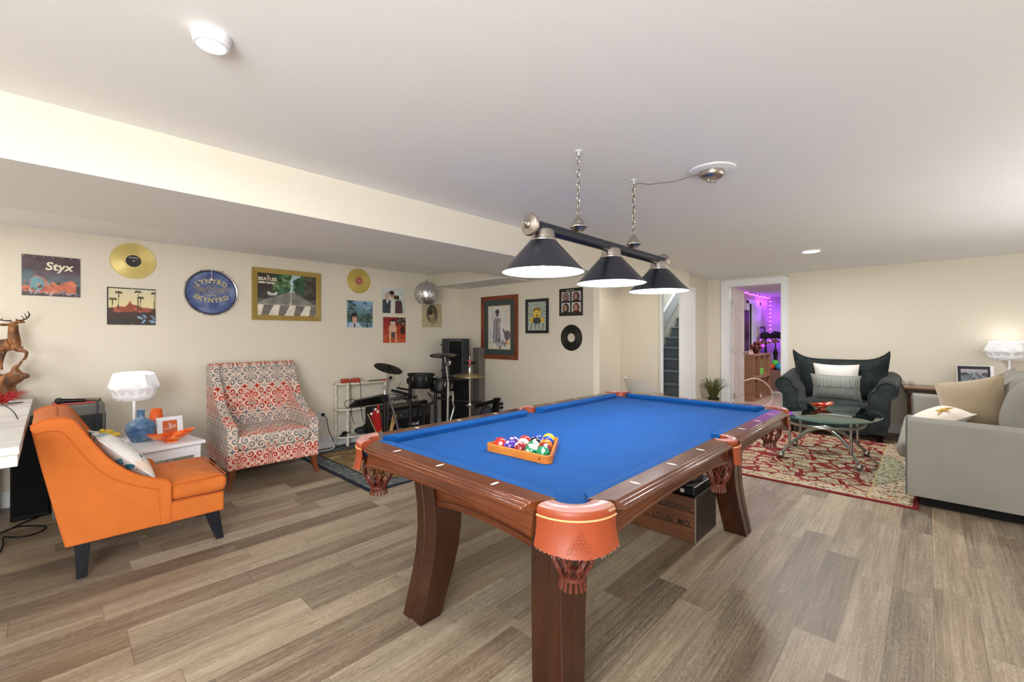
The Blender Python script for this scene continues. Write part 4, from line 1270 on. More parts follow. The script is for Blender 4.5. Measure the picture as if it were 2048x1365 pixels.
# 5 street picture in a gold frame
def framed(place, w, h, fw, name, label, frame_m, cv, depth=0.02, matt=None, mat_m=None, group=None, txt=None, lip=None):
    o0 = place(0.5, 0.5, 0)
    t = thing('framed_picture', o0, label, 'framed picture', group)
    fu, fv = fw / w, fw / h
    def ring(a0, b0, a1, b1, mb, t0, t1, mi=0, slope=0.0):
        # four mitred bars between outer rect and inner rect
        O = [(0, 0), (1, 0), (1, 1), (0, 1)]
        outer = [(a0, b0), (1 - a0, b0), (1 - a0, 1 - b0), (a0, 1 - b0)]
        inner = [(a1, b1), (1 - a1, b1), (1 - a1, 1 - b1), (a1, 1 - b1)]
        for k in range(4):
            j = (k + 1) % 4
            q = [outer[k], outer[j], inner[j], inner[k]]
            vs = [place(*q[0], t0), place(*q[1], t0), place(*q[2], t0), place(*q[3], t0), place(*q[0], t1), place(*q[1], t1), place(*q[2], t1 - slope), place(*q[3], t1 - slope)]
            mb.add(vs, [(0, 3, 2, 1), (4, 5, 6, 7), (0, 1, 5, 4), (1, 2, 6, 5), (2, 3, 7, 6), (3, 0, 4, 7)], mi)
    mb = MB(); ring(0, 0, fu, fv, mb, 0, depth, slope=0.006)
    mb.build('frame', frame_m, t, bevel=0.0015)
    if lip:
        mb = MB(); ring(fu * 0.82, fv * 0.82, fu * 1.1, fv * 1.1, mb, 0, depth * 0.75); mb.build('inner_lip', lip, t)
    mu, mv = (matt / w, matt / h) if matt else (fu, fv)
    if matt:
        mb = MB(); ring(fu * 0.98, fv * 0.98, mu, mv, mb, 0, depth * 0.45); mb.build('mount', mat_m, t)
        mb = MB(); ring(mu - 0.004 / w, mv - 0.004 / h, mu + 0.004 / w, mv + 0.004 / h, mb, 0, depth * 0.5); mb.build('gilt_slip', mat('gilt_slip', (170, 150, 96), 0.4, 0.5), t)
    pr = painted(cv, lambda u, v, q: place(mu + u * (1 - 2 * mu), mv + v * (1 - 2 * mv), q + 0.002), 'print', t, thick=depth * 0.35)
    if txt: txt(pr)
    return t
P = onL(1.374, 2.052, 1.415, 1.942)
c = Cv(120, 100, (90, 88, 84), 8)
c.vgrad((56, 52, 50), (52, 46, 44), 0.4, 1.0)
c.mask((c.v > 0.45) & (np.abs(c.u - 0.58) < 0.07 + (c.v - 0.5) * 0.14), (186, 206, 214))
c.blobs(90, (0.30, 0.50, 0.55, 1.0), 0.05, [(52, 96, 56), (84, 130, 78), (34, 66, 40), (120, 150, 104)], 0.8)
c.blobs(60, (0.64, 0.80, 0.55, 0.95), 0.045, [(44, 84, 52), (70, 112, 70), (30, 56, 38)], 0.8)
c.blobs(40, (0.78, 1.0, 0.45, 0.95), 0.05, [(62, 54, 50), (46, 40, 38), (84, 78, 72)], 0.8)
c.poly([(0.0, 0.18), (0.0, 0.30), (0.5, 0.58), (0.58, 0.58), (1.0, 0.28), (1.0, 0.18)], (128, 126, 118))
c.mask(c.v < 0.28, (116, 110, 104))
c.line(0.555, 0.58, 0.55, 0.28, 0.005, (220, 216, 205))
c.ell(0.24, 0.53, 0.085, 0.055, (206, 208, 200)); c.ell(0.24, 0.57, 0.05, 0.035, (60, 66, 66)); c.ell(0.67, 0.57, 0.05, 0.04, (70, 76, 86))
for k in range(6):
    x0 = -0.10 + 0.27 * k
    c.poly([(x0, 0.0), (x0 + 0.16, 0.0), (x0 + 0.20, 0.26), (x0 + 0.10, 0.26)], (228, 220, 204))
c.mask((c.v < 0.28) & (c.v > 0.25), (206, 200, 186), 0.5)
c.noise(34, 16)
def txt(pr):
    pl = lambda ox, oz: (lambda x, y, z: (ox + x, YL - 0.0125 - z, oz + y))
    MB().text('THE', 0.016, pl(1.520, 1.866), 0, align='CENTER', bold=0.0006).text('BEATLES', 0.046, pl(1.428, 1.832), 0, align='LEFT', bold=0.0014).text('ABBEY ROAD', 0.026, pl(1.428, 1.795), 0, align='LEFT', bold=0.0014).build('lettering', M_OFFWHITE, pr, recalc=False)
framed(P, 0.678, 0.527, 0.050, 'abbey', 'gold framed street picture lettered The Beatles Abbey Road', mat('old_gold_frame', (166, 140, 72), 0.4, 0.35, noise=(30, 0.12)), c, 0.022, txt=txt)
# 6 tropical sleeve
P = onL(2.363, 2.684, 1.352, 1.668)
t = wallthing('album_sleeve', (2.52, YL, 1.51), 'blue tropical sleeve with a dark-haired man in a pale suit', 'album sleeve', 'album covers on the left wall')
c = Cv(90, 90, (120, 160, 200), 11)
c.vgrad((60, 96, 84), (140, 176, 214), 0.2, 1.0)
c.blobs(70, (0.0, 0.34, 0.3, 1.0), 0.05, [(40, 66, 70), (64, 96, 88), (96, 120, 110), (34, 50, 60)], 0.75, 0.5)
c.blobs(60, (0.5, 1.0, 0.02, 0.5), 0.06, [(48, 76, 62), (82, 104, 84), (40, 60, 56), (104, 120, 100)], 0.75, 0.5)
c.blobs(24, (0.62, 1.0, 0.5, 1.0), 0.035, [(50, 70, 80), (90, 110, 120), (220, 224, 226)], 0.75, 0.6)
c.poly([(0.05, 0.0), (0.10, 0.13), (0.22, 0.20), (0.36, 0.20), (0.50, 0.12), (0.58, 0.0)], (186, 196, 216))
c.ell(0.27, 0.36, 0.135, 0.19, (34, 30, 32)); c.ell(0.28, 0.32, 0.100, 0.155, (206, 160, 132)); c.ell(0.27, 0.47, 0.12, 0.075, (30, 27, 30))
c.line(0.22, 0.35, 0.25, 0.35, 0.010, (50, 36, 32)); c.line(0.31, 0.35, 0.34, 0.35, 0.010, (50, 36, 32)); c.line(0.25, 0.25, 0.31, 0.25, 0.008, (160, 80, 74))
c.poly([(0.25, 0.0), (0.25, 0.14), (0.31, 0.14), (0.30, 0.0)], (50, 52, 64)); c.noise(22, 14)
painted(c, P, 'printed_sleeve', t)
# 7 two men
P = onL(2.819, 3.132, 1.537, 1.850)
t = wallthing('album_sleeve', (2.97, YL, 1.69), 'pale sleeve with two men in dark clothes standing back to back', 'album sleeve', 'album covers on the left wall')
c = Cv(90, 90, (216, 216, 206), 13)
c.vgrad((206, 206, 196), (214, 222, 224), 0, 1); c.blobs(20, (0.55, 1.0, 0.1, 1.0), 0.05, [(190, 204, 214), (226, 222, 208), (170, 186, 196)], 0.6)
c.poly([(0.0, 0.0), (0.0, 0.52), (0.12, 0.56), (0.24, 0.50), (0.34, 0.54), (0.40, 0.40), (0.44, 0.0)], (56, 66, 82))
c.poly([(0.16, 0.0), (0.10, 0.54), (0.22, 0.5), (0.26, 0.0)], (60, 60, 62)); c.poly([(0.14, 0.52), (0.22, 0.36), (0.26, 0.52)], (226, 226, 226))
c.ell(0.20, 0.66, 0.10, 0.15, (196, 166, 140)); c.ell(0.20, 0.78, 0.10, 0.07, (190, 180, 164))
c.poly([(0.56, 0.0), (0.56, 0.48), (0.66, 0.54), (0.82, 0.52), (0.88, 0.40), (0.90, 0.0)], (84, 56, 60))
c.poly([(0.34, 0.0), (0.36, 0.5), (0.52, 0.52), (0.55, 0.0)], (226, 220, 206))
c.ell(0.42, 0.74, 0.10, 0.14, (200, 158, 124)); c.ell(0.40, 0.82, 0.11, 0.09, (52, 36, 28)); c.poly([(0.50, 0.56), (0.50, 0.72), (0.74, 0.72), (0.74, 0.56)], (76, 64, 44)); c.noise(18, 14)
painted(c, P, 'printed_sleeve', t)
# 8 red sleeve
P = onL(2.826, 3.147, 1.165, 1.487)
t = wallthing('album_sleeve', (2.98, YL, 1.33), 'red and orange sleeve with a pale figure, lowest on the left wall', 'album sleeve', 'album covers on the left wall')
c = Cv(90, 90, (176, 54, 38), 17)
c.vgrad((206, 90, 44), (150, 30, 34), 0, 1)
for k in range(16): c.line(0.0, 0.05 + 0.06 * k, 1.0, 0.05 + 0.06 * k + c.r.rand() * 0.03, 0.006, (110, 34, 26), 0.7)
c.blobs(40, (0.0, 1.0, 0.0, 0.35), 0.05, [(226, 116, 60), (196, 72, 40), (236, 150, 90)], 0.6, 0.4)
c.poly([(0.62, 0.7), (0.98, 0.7), (0.98, 0.98), (0.6, 0.98)], (60, 44, 40)); c.blobs(14, (0.62, 0.98, 0.72, 0.96), 0.035, [(220, 210, 196), (90, 70, 60), (50, 60, 50)], 0.85, 0.5)
c.ell(0.86, 0.5, 0.10, 0.18, (52, 26, 26)); c.poly([(0.22, 0.5), (0.30, 0.72), (0.52, 0.72), (0.60, 0.56), (0.56, 0.42), (0.34, 0.40)], (226, 176, 150))
c.ell(0.42, 0.80, 0.10, 0.10, (214, 200, 190)); c.ell(0.42, 0.88, 0.13, 0.05, (44, 30, 32)); c.poly([(0.34, 0.42), (0.54, 0.42), (0.50, 0.18), (0.38, 0.18)], (70, 72, 84)); c.line(0.30, 0.42, 0.30, 0.03, 0.035, (232, 190, 150)); c.line(0.55, 0.42, 0.56, 0.03, 0.03, (226, 170, 130)); c.noise(26, 18)
pr = painted(c, P, 'printed_sleeve', t)
# 9 pencil head
P = onL(3.401, 3.724, 1.371, 1.690)
t = wallthing('album_sleeve', (3.56, YL, 1.53), 'tan sleeve with a dark brushed head, hanging below the mirror ball', 'album sleeve', 'album covers on the left wall')
c = Cv(90, 90, (186, 172, 138), 19)
c.ell(0.50, 0.56, 0.28, 0.38, (84, 76, 62)); c.ell(0.56, 0.50, 0.22, 0.34, (120, 108, 86)); c.poly([(0.5, 0.1), (0.4, 0.4), (0.5, 0.6), (0.62, 0.5), (0.66, 0.14)], (150, 138, 108)); c.ell(0.42, 0.5, 0.1, 0.2, (176, 160, 124)); c.ell(0.42, 0.62, 0.09, 0.12, (46, 42, 36)); c.line(0.36, 0.38, 0.46, 0.38, 0.02, (60, 52, 44))
for k in range(40): a = c.r.rand() * 3.1; c.line(0.5 + 0.27 * cos(a), 0.55 + 0.36 * sin(a), 0.5 + 0.2 * cos(a), 0.35 + 0.3 * sin(a), 0.004, (56, 50, 42), 0.6)
c.noise(16, 12)
painted(c, P, 'printed_sleeve', t, back=mat('tan_card', (150, 134, 96), 0.7))
# 10 framed still life (mahogany frame, green mount)
P = onB(4.398, 3.730, 0.948, 1.776)
c = Cv(70, 120, (222, 216, 202), 23)
c.blobs(40, (0.05, 0.8, 0.2, 0.95), 0.09, [(214, 214, 216), (200, 206, 218), (230, 222, 204)], 0.5, 1.4)
c.poly([(0.22, 0.14), (0.24, 0.62), (0.32, 0.72), (0.56, 0.72), (0.60, 0.5), (0.56, 0.14)], (150, 146, 150))
for k in range(7): c.line(0.26 + 0.05 * k, 0.16, 0.28 + 0.045 * k, 0.68, 0.012, [(110, 108, 116), (190, 188, 192), (134, 120, 110)][k % 3], 0.8)
c.poly([(0.34, 0.72), (0.14, 0.68), (0.12, 0.84), (0.34, 0.82)], (206, 200, 196)); c.ell(0.42, 0.86, 0.10, 0.05, (70, 66, 72)); c.ell(0.42, 0.80, 0.05, 0.06, (60, 60, 66))
c.poly([(0.58, 0.16), (0.52, 0.62), (0.66, 0.58), (0.68, 0.2)], (222, 220, 222)); c.ell(0.86, 0.32, 0.13, 0.11, (110, 100, 104)); c.line(0.70, 0.44, 0.84, 0.2, 0.03, (90, 84, 92))
c.ell(0.55, 0.13, 0.14, 0.08, (214, 204, 186)); c.ell(0.8, 0.14, 0.12, 0.05, (214, 150, 84)); c.ell(0.75, 0.08, 0.12, 0.045, (226, 216, 196)); c.blobs(20, (0.05, 0.95, 0.03, 0.2), 0.05, [(120, 140, 176), (90, 96, 120), (232, 226, 214)], 0.6, 0.5); c.noise(20, 16)
framed(P, 0.668, 0.828, 0.056, 'still', 'tall mahogany framed still life watercolour with a green mount', wood_mat('mahogany_frame', (84, 34, 16), (124, 58, 32), (156, 84, 50), 0.3, 'z'), c, 0.028, 0.128, mat('dark_green_mount', (62, 78, 76), 0.5, noise=(3, 0.2)))
# 11 yellow figure in a black frame
P = onB(3.596, 3.241, 1.284, 1.699)
c = Cv(80, 96, (170, 184, 178), 29)
for k in range(46):
    a = 2 * pi * k / 46
    c.line(0.5 + 0.2 * cos(a), 0.55 + 0.16 * sin(a), 0.5 + 0.75 * cos(a), 0.55 + 0.7 * sin(a), 0.010, [(90, 104, 100), (196, 206, 196), (60, 66, 66), (210, 196, 96)][k % 4], 0.8)
c.ell(0.5, 0.58, 0.20, 0.19, (226, 190, 66)); c.ell(0.5, 0.72, 0.20, 0.07, (150, 110, 40)); c.ell(0.5, 0.60, 0.13, 0.11, (236, 208, 96)); c.line(0.42, 0.62, 0.47, 0.60, 0.012, (40, 34, 26)); c.line(0.55, 0.60, 0.60, 0.62, 0.012, (40, 34, 26)); c.ell(0.51, 0.52, 0.06, 0.03, (90, 40, 30))
c.ell(0.2, 0.36, 0.11, 0.09, (220, 184, 60)); c.ell(0.80, 0.36, 0.11, 0.09, (220, 184, 60)); c.ell(0.5, 0.34, 0.22, 0.12, (66, 66, 62))
for k in range(9): c.line(0.08 + 0.105 * k, 0.04, 0.10 + 0.105 * k, 0.22, 0.018, [(206, 210, 196), (70, 76, 70)][k % 2])
c.noise(24, 18)
framed(P, 0.355, 0.415, 0.034, 'yellow', 'small black framed picture of a yellow figure', mat('black_frame', (26, 26, 30), 0.35), c, 0.020)
# 12 four portraits
P = onB(3.086, 2.761, 1.480, 1.793)
t = thing('album_sleeve', P(0.5, 0.5, 0), 'dark sleeve with four square portraits, above the black record', 'album sleeve', 'album covers')
c = Cv(96, 96, (46, 36, 38), 31)
cols = [((176, 170, 172), (120, 100, 96), (150, 120, 104)), ((190, 186, 190), (60, 40, 34), (176, 130, 110)), ((196, 196, 190), (48, 34, 30), (190, 140, 116)), ((208, 200, 186), (92, 52, 40), (200, 148, 120))]
for k, (bgc, hair, skin_) in enumerate(cols):
    ux, uy = 0.10 + 0.44 * (k % 2), 0.52 - 0.40 * (k // 2)
    c.poly([(ux, uy), (ux + 0.38, uy), (ux + 0.38, uy + 0.36), (ux, uy + 0.36)], bgc)
    c.ell(ux + 0.19, uy + 0.17, 0.135, 0.165, hair); c.ell(ux + 0.17, uy + 0.17, 0.075, 0.11, skin_); c.line(ux + 0.13, uy + 0.19, ux + 0.21, uy + 0.19, 0.010, (60, 40, 36)); c.line(ux + 0.14, uy + 0.11, ux + 0.20, uy + 0.11, 0.008, (140, 60, 56))
    c.poly([(ux, uy - 0.001), (ux + 0.38, uy - 0.001), (ux + 0.30, uy + 0.05), (ux + 0.08, uy + 0.05)], (50, 40, 42))
for k in range(5): c.line(0.32 + 0.07 * k, 0.93, 0.35 + 0.07 * k, 0.93, 0.012, (210, 206, 204))
c.noise(16, 14)
painted(c, P, 'printed_sleeve', t, 0.2)

# mirror ball
DB = (3.205, 4.50, 1.775)
t = thing('mirror_ball', DB, 'silver mirror ball hanging from the ceiling near the corner', 'mirror ball')
mb = MB()
NR = 22
R_ = 0.150
MB().ball(DB, R_ - 0.004, nu=32, nv=20).build('core', mat('ball_core', (120, 122, 126), 0.5), t, smooth=60)
for j in range(1, NR):
    th0, th1 = pi * (j - 0.5 + 0.06) / NR, pi * (j + 0.5 - 0.06) / NR
    n = max(6, int(2 * pi * sin(pi * j / NR) * R_ / 0.0215))
    rnd = random.Random(j)
    for k in range(n):
        a0, a1 = 2 * pi * (k + 0.04) / n, 2 * pi * (k + 0.96) / n
        ctr = Vector((sin((th0 + th1) / 2) * cos((a0 + a1) / 2), sin((th0 + th1) / 2) * sin((a0 + a1) / 2), cos((th0 + th1) / 2)))
        tx, tz = rnd.uniform(-0.03, 0.03), rnd.uniform(-0.03, 0.03)
        pts = [Vector((sin(th) * cos(a), sin(th) * sin(a), cos(th))) for th, a in ((th0, a0), (th0, a1), (th1, a1), (th1, a0))]
        mb.add([Vector(DB) + p_ * R_ * (1 + tx * (1 if i in (0, 1) else -1) * 0.2 + tz * (1 if i in (0, 3) else -1) * 0.2) for i, p_ in enumerate(pts)], [(0, 3, 2, 1)])
mb.build('mirror_tiles', mat('mirror_tile', (232, 234, 238), 0.32, 1.0), t, recalc=False)
MB().cyl((DB[0], DB[1], DB[2] + R_ - 0.003), (DB[0], DB[1], DB[2] + R_ + 0.02), 0.014).build('cap', M_CHROME, t, smooth=40)
MB().tube([(DB[0], DB[1], DB[2] + R_ + 0.02), (DB[0] - 0.001, DB[1], DB[2] + R_ + 0.10), (DB[0], DB[1], 2.072)], 0.0018, 6).build('cord', M_NICKEL, t)
# ------------------------------------------------------------------ upholstery helpers
def rrect(x0, x1, y0, y1, r, n=4):
    out = []
    for (cx_, cy_, a0) in ((x1 - r, y1 - r, 0), (x0 + r, y1 - r, 90), (x0 + r, y0 + r, 180), (x1 - r, y0 + r, 270)):
        for i in range(n + 1):
            a = radians(a0 + 90 * i / n)
            out.append((cx_ + r * cos(a), cy_ + r * sin(a)))
    return out
def pad(x0, x1, y0, y1, z0, z1, crown=0.02, bulge=0.006, r=0.03, mi=0, n=5, steps=9, M=None):
    """soft box cushion with a crowned top"""
    mb = MB(); rings = []
    for ins, z in ((0.02, z0), (0.004, z0 + 0.008), (0.0 - bulge, z0 + (z1 - z0) * 0.35), (0.0 - bulge, z0 + (z1 - z0) * 0.7), (0.002, z1 - 0.012), (0.010, z1 - 0.003)):
        rings.append([(a, b_, z) for a, b_ in rrect(x0 + ins, x1 - ins, y0 + ins, y1 - ins, r, n)])
    hx, hy = (x1 - x0) / 2, (y1 - y0) / 2
    for k in range(1, steps + 1):
        t = k / steps
        s_ = 1 - t * 0.999
        base = rrect(x0 + 0.010, x1 - 0.010, y0 + 0.010, y1 - 0.010, r, n)
        cx_, cy_ = (x0 + x1) / 2, (y0 + y1) / 2
        ring = []
        for a, b_ in base:
            ring.append((cx_ + (a - cx_) * s_, cy_ + (b_ - cy_) * s_, z1 - 0.003 + crown * (1 - s_ ** 2.2)))
        rings.append(ring)
    mb.loft(rings, mi)
    if M is not None: mb.v = [tuple(M @ Vector(v)) for v in mb.v]
    return mb
def rim_tube(x0, x1, y0, y1, z, r, rad=0.004):
    return MB().tube([(a, b_, z) for a, b_ in rrect(x0, x1, y0, y1, r, 6)], rad, 6, closed=True)

# ------------------------------------------------------------------ orange slipper chair (faces +x)
M_ORANGE = cloth_mat('orange_linen', (198, 108, 48), 0.85, 800, 0.08, 0.25)
M_ORANGE_P = mat('orange_piping', (196, 92, 24), 0.8)
M_LEGB = mat('dark_blue_black_legs', (20, 24, 32), 0.35)
oc = thing('slipper_chair', (0.33, 3.45, 0), 'orange upholstered slipper chair with sloping arms and black legs', 'chair')
Y0, Y1 = 3.15, 3.75
outer = smooth2([(-0.070, 0.815), (-0.03, 0.836), (0.006, 0.842), (0.055, 0.835), (0.086, 0.812), (0.132, 0.730), (0.198, 0.620), (0.268, 0.538), (0.34, 0.482), (0.40, 0.452), (0.445, 0.436), (0.466, 0.420)], 4) + [(0.474, 0.400), (0.474, 0.180)]
inner = smooth2([(-0.056, 0.772), (-0.02, 0.782), (0.028, 0.778), (0.062, 0.740), (0.13, 0.616), (0.216, 0.505), (0.317, 0.435), (0.380, 0.405), (0.424, 0.385)], 4) + [(0.428, 0.182)]
side = [(0.049, 0.182)] + [(0.015, 0.35), (-0.033, 0.60), (-0.058, 0.74)] + outer
fxz = lambda a, b_, t: (a, t, b_)
for (ya, yb, sg) in ((Y0, Y0 + 0.055, -1), (Y1 - 0.055, Y1, 1)):
    p_ = MB().prism(side, fxz, ya + (0.006 if sg < 0 else 0), yb - (0.006 if sg > 0 else 0)).build('side_panel', M_ORANGE, oc, smooth=40, bevel=0.012, seg=3)
    band = outer + list(reversed(inner))
    yy = Y0 if sg < 0 else Y1
    MB().prism([(-0.070, 0.80)] + band[:], fxz, yy, yy - sg * 0.02).build('arm_band', M_ORANGE, p_, smooth=40, bevel=0.005, seg=3)
    MB().tube([(a, yy + 0.0 - sg * 0.003, b_ + 0.002) for a, b_ in outer], 0.0040, 6).build('piping', M_ORANGE_P, p_, smooth=50)
    MB().tube([(a, yy + 0.001 - sg * 0.003, b_) for a, b_ in inner], 0.0022, 6).build('seam', M_ORANGE_P, p_, smooth=50)
back = [(0.052, 0.184), (0.018, 0.35), (-0.030, 0.60), (-0.058, 0.76), (-0.068, 0.812), (-0.03, 0.838), (0.006, 0.846), (0.055, 0.839), (0.088, 0.812), (0.13, 0.72), (0.17, 0.62), (0.21, 0.52), (0.235, 0.40), (0.235, 0.184)]
bk = MB().prism(back, fxz, Y0 + 0.045, Y1 - 0.045).build('backrest', M_ORANGE, oc, smooth=40, bevel=0.008, seg=3)
for dz in (0.002,):
    MB().tube([(0.02, Y0 + 0.06, 0.8465), (0.022, 3.45, 0.8475), (0.02, Y1 - 0.06, 0.8465)], 0.0015, 6).build('seam', M_ORANGE_P, bk)
MB().box(0.435, 0.738, Y0 + 0.003, Y1 - 0.003, 0.180, 0.296).build('seat_base', M_ORANGE, oc, bevel=0.012, seg=3)
st_ = pad(0.20, 0.748, Y0 + 0.0, Y1 - 0.0, 0.300, 0.402, 0.030, 0.006, 0.03)
st_.v = [(x, (min(max(y, Y0 + 0.058), Y1 - 0.058) if x < 0.476 else y), z) for x, y, z in st_.v]
sc_ = st_.build('seat_cushion', M_ORANGE, oc, smooth=40)
MB().tube([(0.478, Y0 + 0.0, 0.398), (0.60, Y0 - 0.002, 0.400), (0.735, Y0 + 0.003, 0.400), (0.748, Y0 + 0.020, 0.400), (0.750, 3.45, 0.400), (0.748, Y1 - 0.02, 0.400)], 0.0035, 6).build('piping', M_ORANGE_P, sc_, smooth=50)
MB().tube([(0.478, Y0 + 0.0, 0.298), (0.735, Y0 + 0.001, 0.298), (0.746, Y0 + 0.02, 0.298), (0.746, Y1 - 0.02, 0.298)], 0.0022, 6).build('seam', M_ORANGE_P, sc_, smooth=50)
MB().ball((0.52, 3.47, 0.432), 0.010, sc=(1, 1, 0.5)).build('button', M_ORANGE_P, sc_, smooth=60)
for yy in (Y0 + 0.045, Y1 - 0.045):
    MB().frustum((0.110, yy, 0.0), (0.040, 0.040), (0.113, yy, 0.182), (0.062, 0.055)).build('leg', M_LEGB, oc, bevel=0.003)
    MB().frustum((0.722, yy, 0.0), (0.040, 0.036), (0.678, yy, 0.182), (0.076, 0.055)).build('leg', M_LEGB, oc, bevel=0.003)

# flowered cushion on it
def flower_mat():
    g = G('flowered_cushion_cloth', 0.85)
    x, y, z = g.coord()
    v1 = g.voro(g.vec(x + 2, y, z), 13.0, 'F1'); v2 = g.voro(g.vec(x, y + 5, z), 22.0, 'F1')
    n = g.noise(g.vec(x * 5, y * 5, z * 5), 1.0, 2); n2 = g.noise(g.vec(x * 30, y * 30, z * 30), 1.0, 3)
    c = g.mix(n > 0.60, (236, 232, 228), (238, 214, 200))
    c = g.mix((v1 + n2 * 0.35) < 0.46, c, g.mix(n2 > 0.5, (60, 130, 160), (120, 170, 190)))
    c = g.mix(((v2 + n2 * 0.3) < 0.34) * (n > 0.48), c, (110, 140, 90))
    g.color(c); return g.m
t = thing('throw_pillow', (0.27, 3.40, 0.44), 'white cushion with blue flowers and a yellow pompom, on the orange chair', 'cushion')
Mp = Matrix.Rotation(radians(90), 4, 'Z') @ Matrix.Rotation(radians(-42), 4, 'X')
Mp = Matrix.Rotation(radians(4), 4, 'Z') @ Mp
M_FLOW = flower_mat()
pillow_mb(0.40, 0.36, 0.12, Mp, (0.285, 3.43, 0.560), n=18).build('cushion_cover', M_FLOW, t, smooth=60)
MB().ball((0.225, 3.50, 0.690), 0.022, sc=(1.5, 0.8, 0.7)).ball((0.26, 3.49, 0.672), 0.019, sc=(1.5, 0.9, 0.7)).ball((0.205, 3.49, 0.70), 0.014).build('yellow_pompom', mat('mustard_wool', (196, 166, 60), 0.95, bump=(150, 1.0)), t, smooth=60)

# ------------------------------------------------------------------ scrollwork armchair (faces -y)
M_SCROLL = scroll_mat()
ac = thing('armchair', (1.343, 4.42, 0), 'armchair upholstered in red, grey and cream scrollwork by the record wall', 'armchair')
X0, X1 = 0.979, 1.706
sp = [(4.085, 0.155), (4.080, 0.490)] + smooth2([(4.092, 0.508), (4.21, 0.545), (4.363, 0.611), (4.47, 0.690), (4.55, 0.790), (4.62, 0.890), (4.66, 0.965), (4.70, 1.004)], 4) + [(4.775, 1.000), (4.800, 0.96), (4.775, 0.5), (4.76, 0.155)]
fyz = lambda a, b_, t: (t, a, b_)
for (xa, xb) in ((X0, X0 + 0.078), (X1 - 0.078, X1)):
    MB().prism(sp, fyz, xa, xb).build('arm', M_SCROLL, ac, smooth=40, bevel=0.016, seg=3)
bp = [(4.56, 0.30), (4.585, 0.50), (4.625, 0.75), (4.655, 0.93), (4.672, 0.985), (4.70, 1.004), (4.775, 1.000), (4.80, 0.96), (4.775, 0.5), (4.76, 0.18)]
MB().prism(bp, fyz, X0 + 0.055, X1 - 0.055).build('backrest', M_SCROLL, ac, smooth=40, bevel=0.010, seg=3)
MB().box(X0 + 0.05, X1 - 0.05, 4.095, 4.70, 0.155, 0.306).build('seat_base', M_SCROLL, ac, bevel=0.008)
pad(X0 + 0.082, X1 - 0.082, 4.068, 4.62, 0.308, 0.432, 0.028, 0.007, 0.035).build('seat_cushion', M_SCROLL, ac, smooth=40)
M_LEGW = mat('walnut_legs', (112, 58, 28), 0.35, noise=(20, 0.2))
for sx in (-1, 1):
    xe = X0 + 0.035 if sx < 0 else X1 - 0.035
    for (yy, s2) in ((4.118, -1), (4.72, 1)):
        rg = []
        for z, d, w in ((0.16, 0.0, 0.052), (0.11, 0.001, 0.046), (0.06, 0.010, 0.040), (0.02, 0.024, 0.036), (0.0, 0.032, 0.036)):
            rg.append([(xe + sx * d + a * w / 2, yy + s2 * d * 0.5 + b_ * w / 2, z) for a, b_ in ((-1, -1), (1, -1), (1, 1), (-1, 1))])
        MB().loft(rg).build('leg', M_LEGW, ac, bevel=0.003)

# ------------------------------------------------------------------ white side table and what stands on it
WT = 0.490
wt = thing('side_table', (0.525, 4.105, 0), 'small white side table between the orange chair and the scrollwork armchair', 'side table', rz=radians(10))
MB().box(-0.215, 0.215, -0.29, 0.29, WT - 0.024, WT).build('tabletop', M_WHITE, wt, bevel=0.005, local=True)
MB().box(-0.185, 0.185, -0.26, 0.26, WT - 0.10, WT - 0.0245).build('apron', M_WHITE, wt, bevel=0.003, local=True)
for sx in (-1, 1):
    for sy in (-1, 1):
        MB().frustum((sx * 0.17, sy * 0.245, 0), (0.028, 0.028), (sx * 0.17, sy * 0.245, WT - 0.03), (0.042, 0.042)).build('leg', M_WHITE, wt, bevel=0.002, local=True)
folded_lamp((0.430, 4.33, WT), 'white folded-shade lamp on the side table behind the blue vase', 0.26, 2.5, 0.500, 0.150)
g = G('blue_glaze', 0.35)
x, y, z = g.coord()
n = g.noise(g.vec(x * 9, y * 9, z * 14), 1.0, 4, 0.65)
g.color(g.ramp(n, [(0.35, (54, 92, 138)), (0.5, (88, 124, 164)), (0.66, (140, 166, 190))]))
t = thing('vase', (0.450, 4.15, WT), 'blue bottle vase with a narrow neck on the white side table', 'vase')
MB().lathe([(0.0, 0), (0.050, 0.0), (0.056, 0.008), (0.076, 0.045), (0.087, 0.085), (0.086, 0.115), (0.070, 0.142), (0.040, 0.158), (0.025, 0.168), (0.022, 0.182), (0.022, 0.212), (0.026, 0.220), (0.029, 0.224), (0.026, 0.226), (0.019, 0.222), (0.018, 0.16), (0.0, 0.15)], (0.450, 4.15, WT), 40).build('vase_body', g.m, t, smooth=50)
MB().tube([(0.468, 4.072, WT + 0.140), (0.478, 4.064, WT + 0.10), (0.475, 4.062, WT + 0.07)], 0.003, 6).build('handle_ring', g.m, t, smooth=50)
o = MB().lathe([(0.0, 0), (0.046, 0.0), (0.050, 0.01), (0.050, 0.06), (0.034, 0.205), (0.030, 0.208), (0.027, 0.20), (0.0, 0.19)], (0.555, 4.28, WT), 32).build('vase', mat('orange_glaze', (236, 100, 30), 0.35, noise=(20, 0.1)), None, smooth=50)
tag(o, 'tapering orange vase half hidden behind the white frame', 'vase')
t = thing('picture_frame', (0.625, 4.17, WT), 'small white standing frame holding an orange card', 'picture frame', rz=radians(8))
Mf = Matrix.Rotation(radians(-10), 4, 'X')
def fr(mb_): mb_.v = [tuple(Mf @ Vector(v)) for v in mb_.v]; return mb_
fr(MB().box(-0.082, 0.082, -0.008, 0.008, 0, 0.030).box(-0.082, 0.082, -0.008, 0.008, 0.122, 0.150).box(-0.082, -0.046, -0.008, 0.008, 0.03, 0.122).box(0.046, 0.082, -0.008, 0.008, 0.03, 0.122)).build('frame', M_WHITE, t, bevel=0.002, local=True)
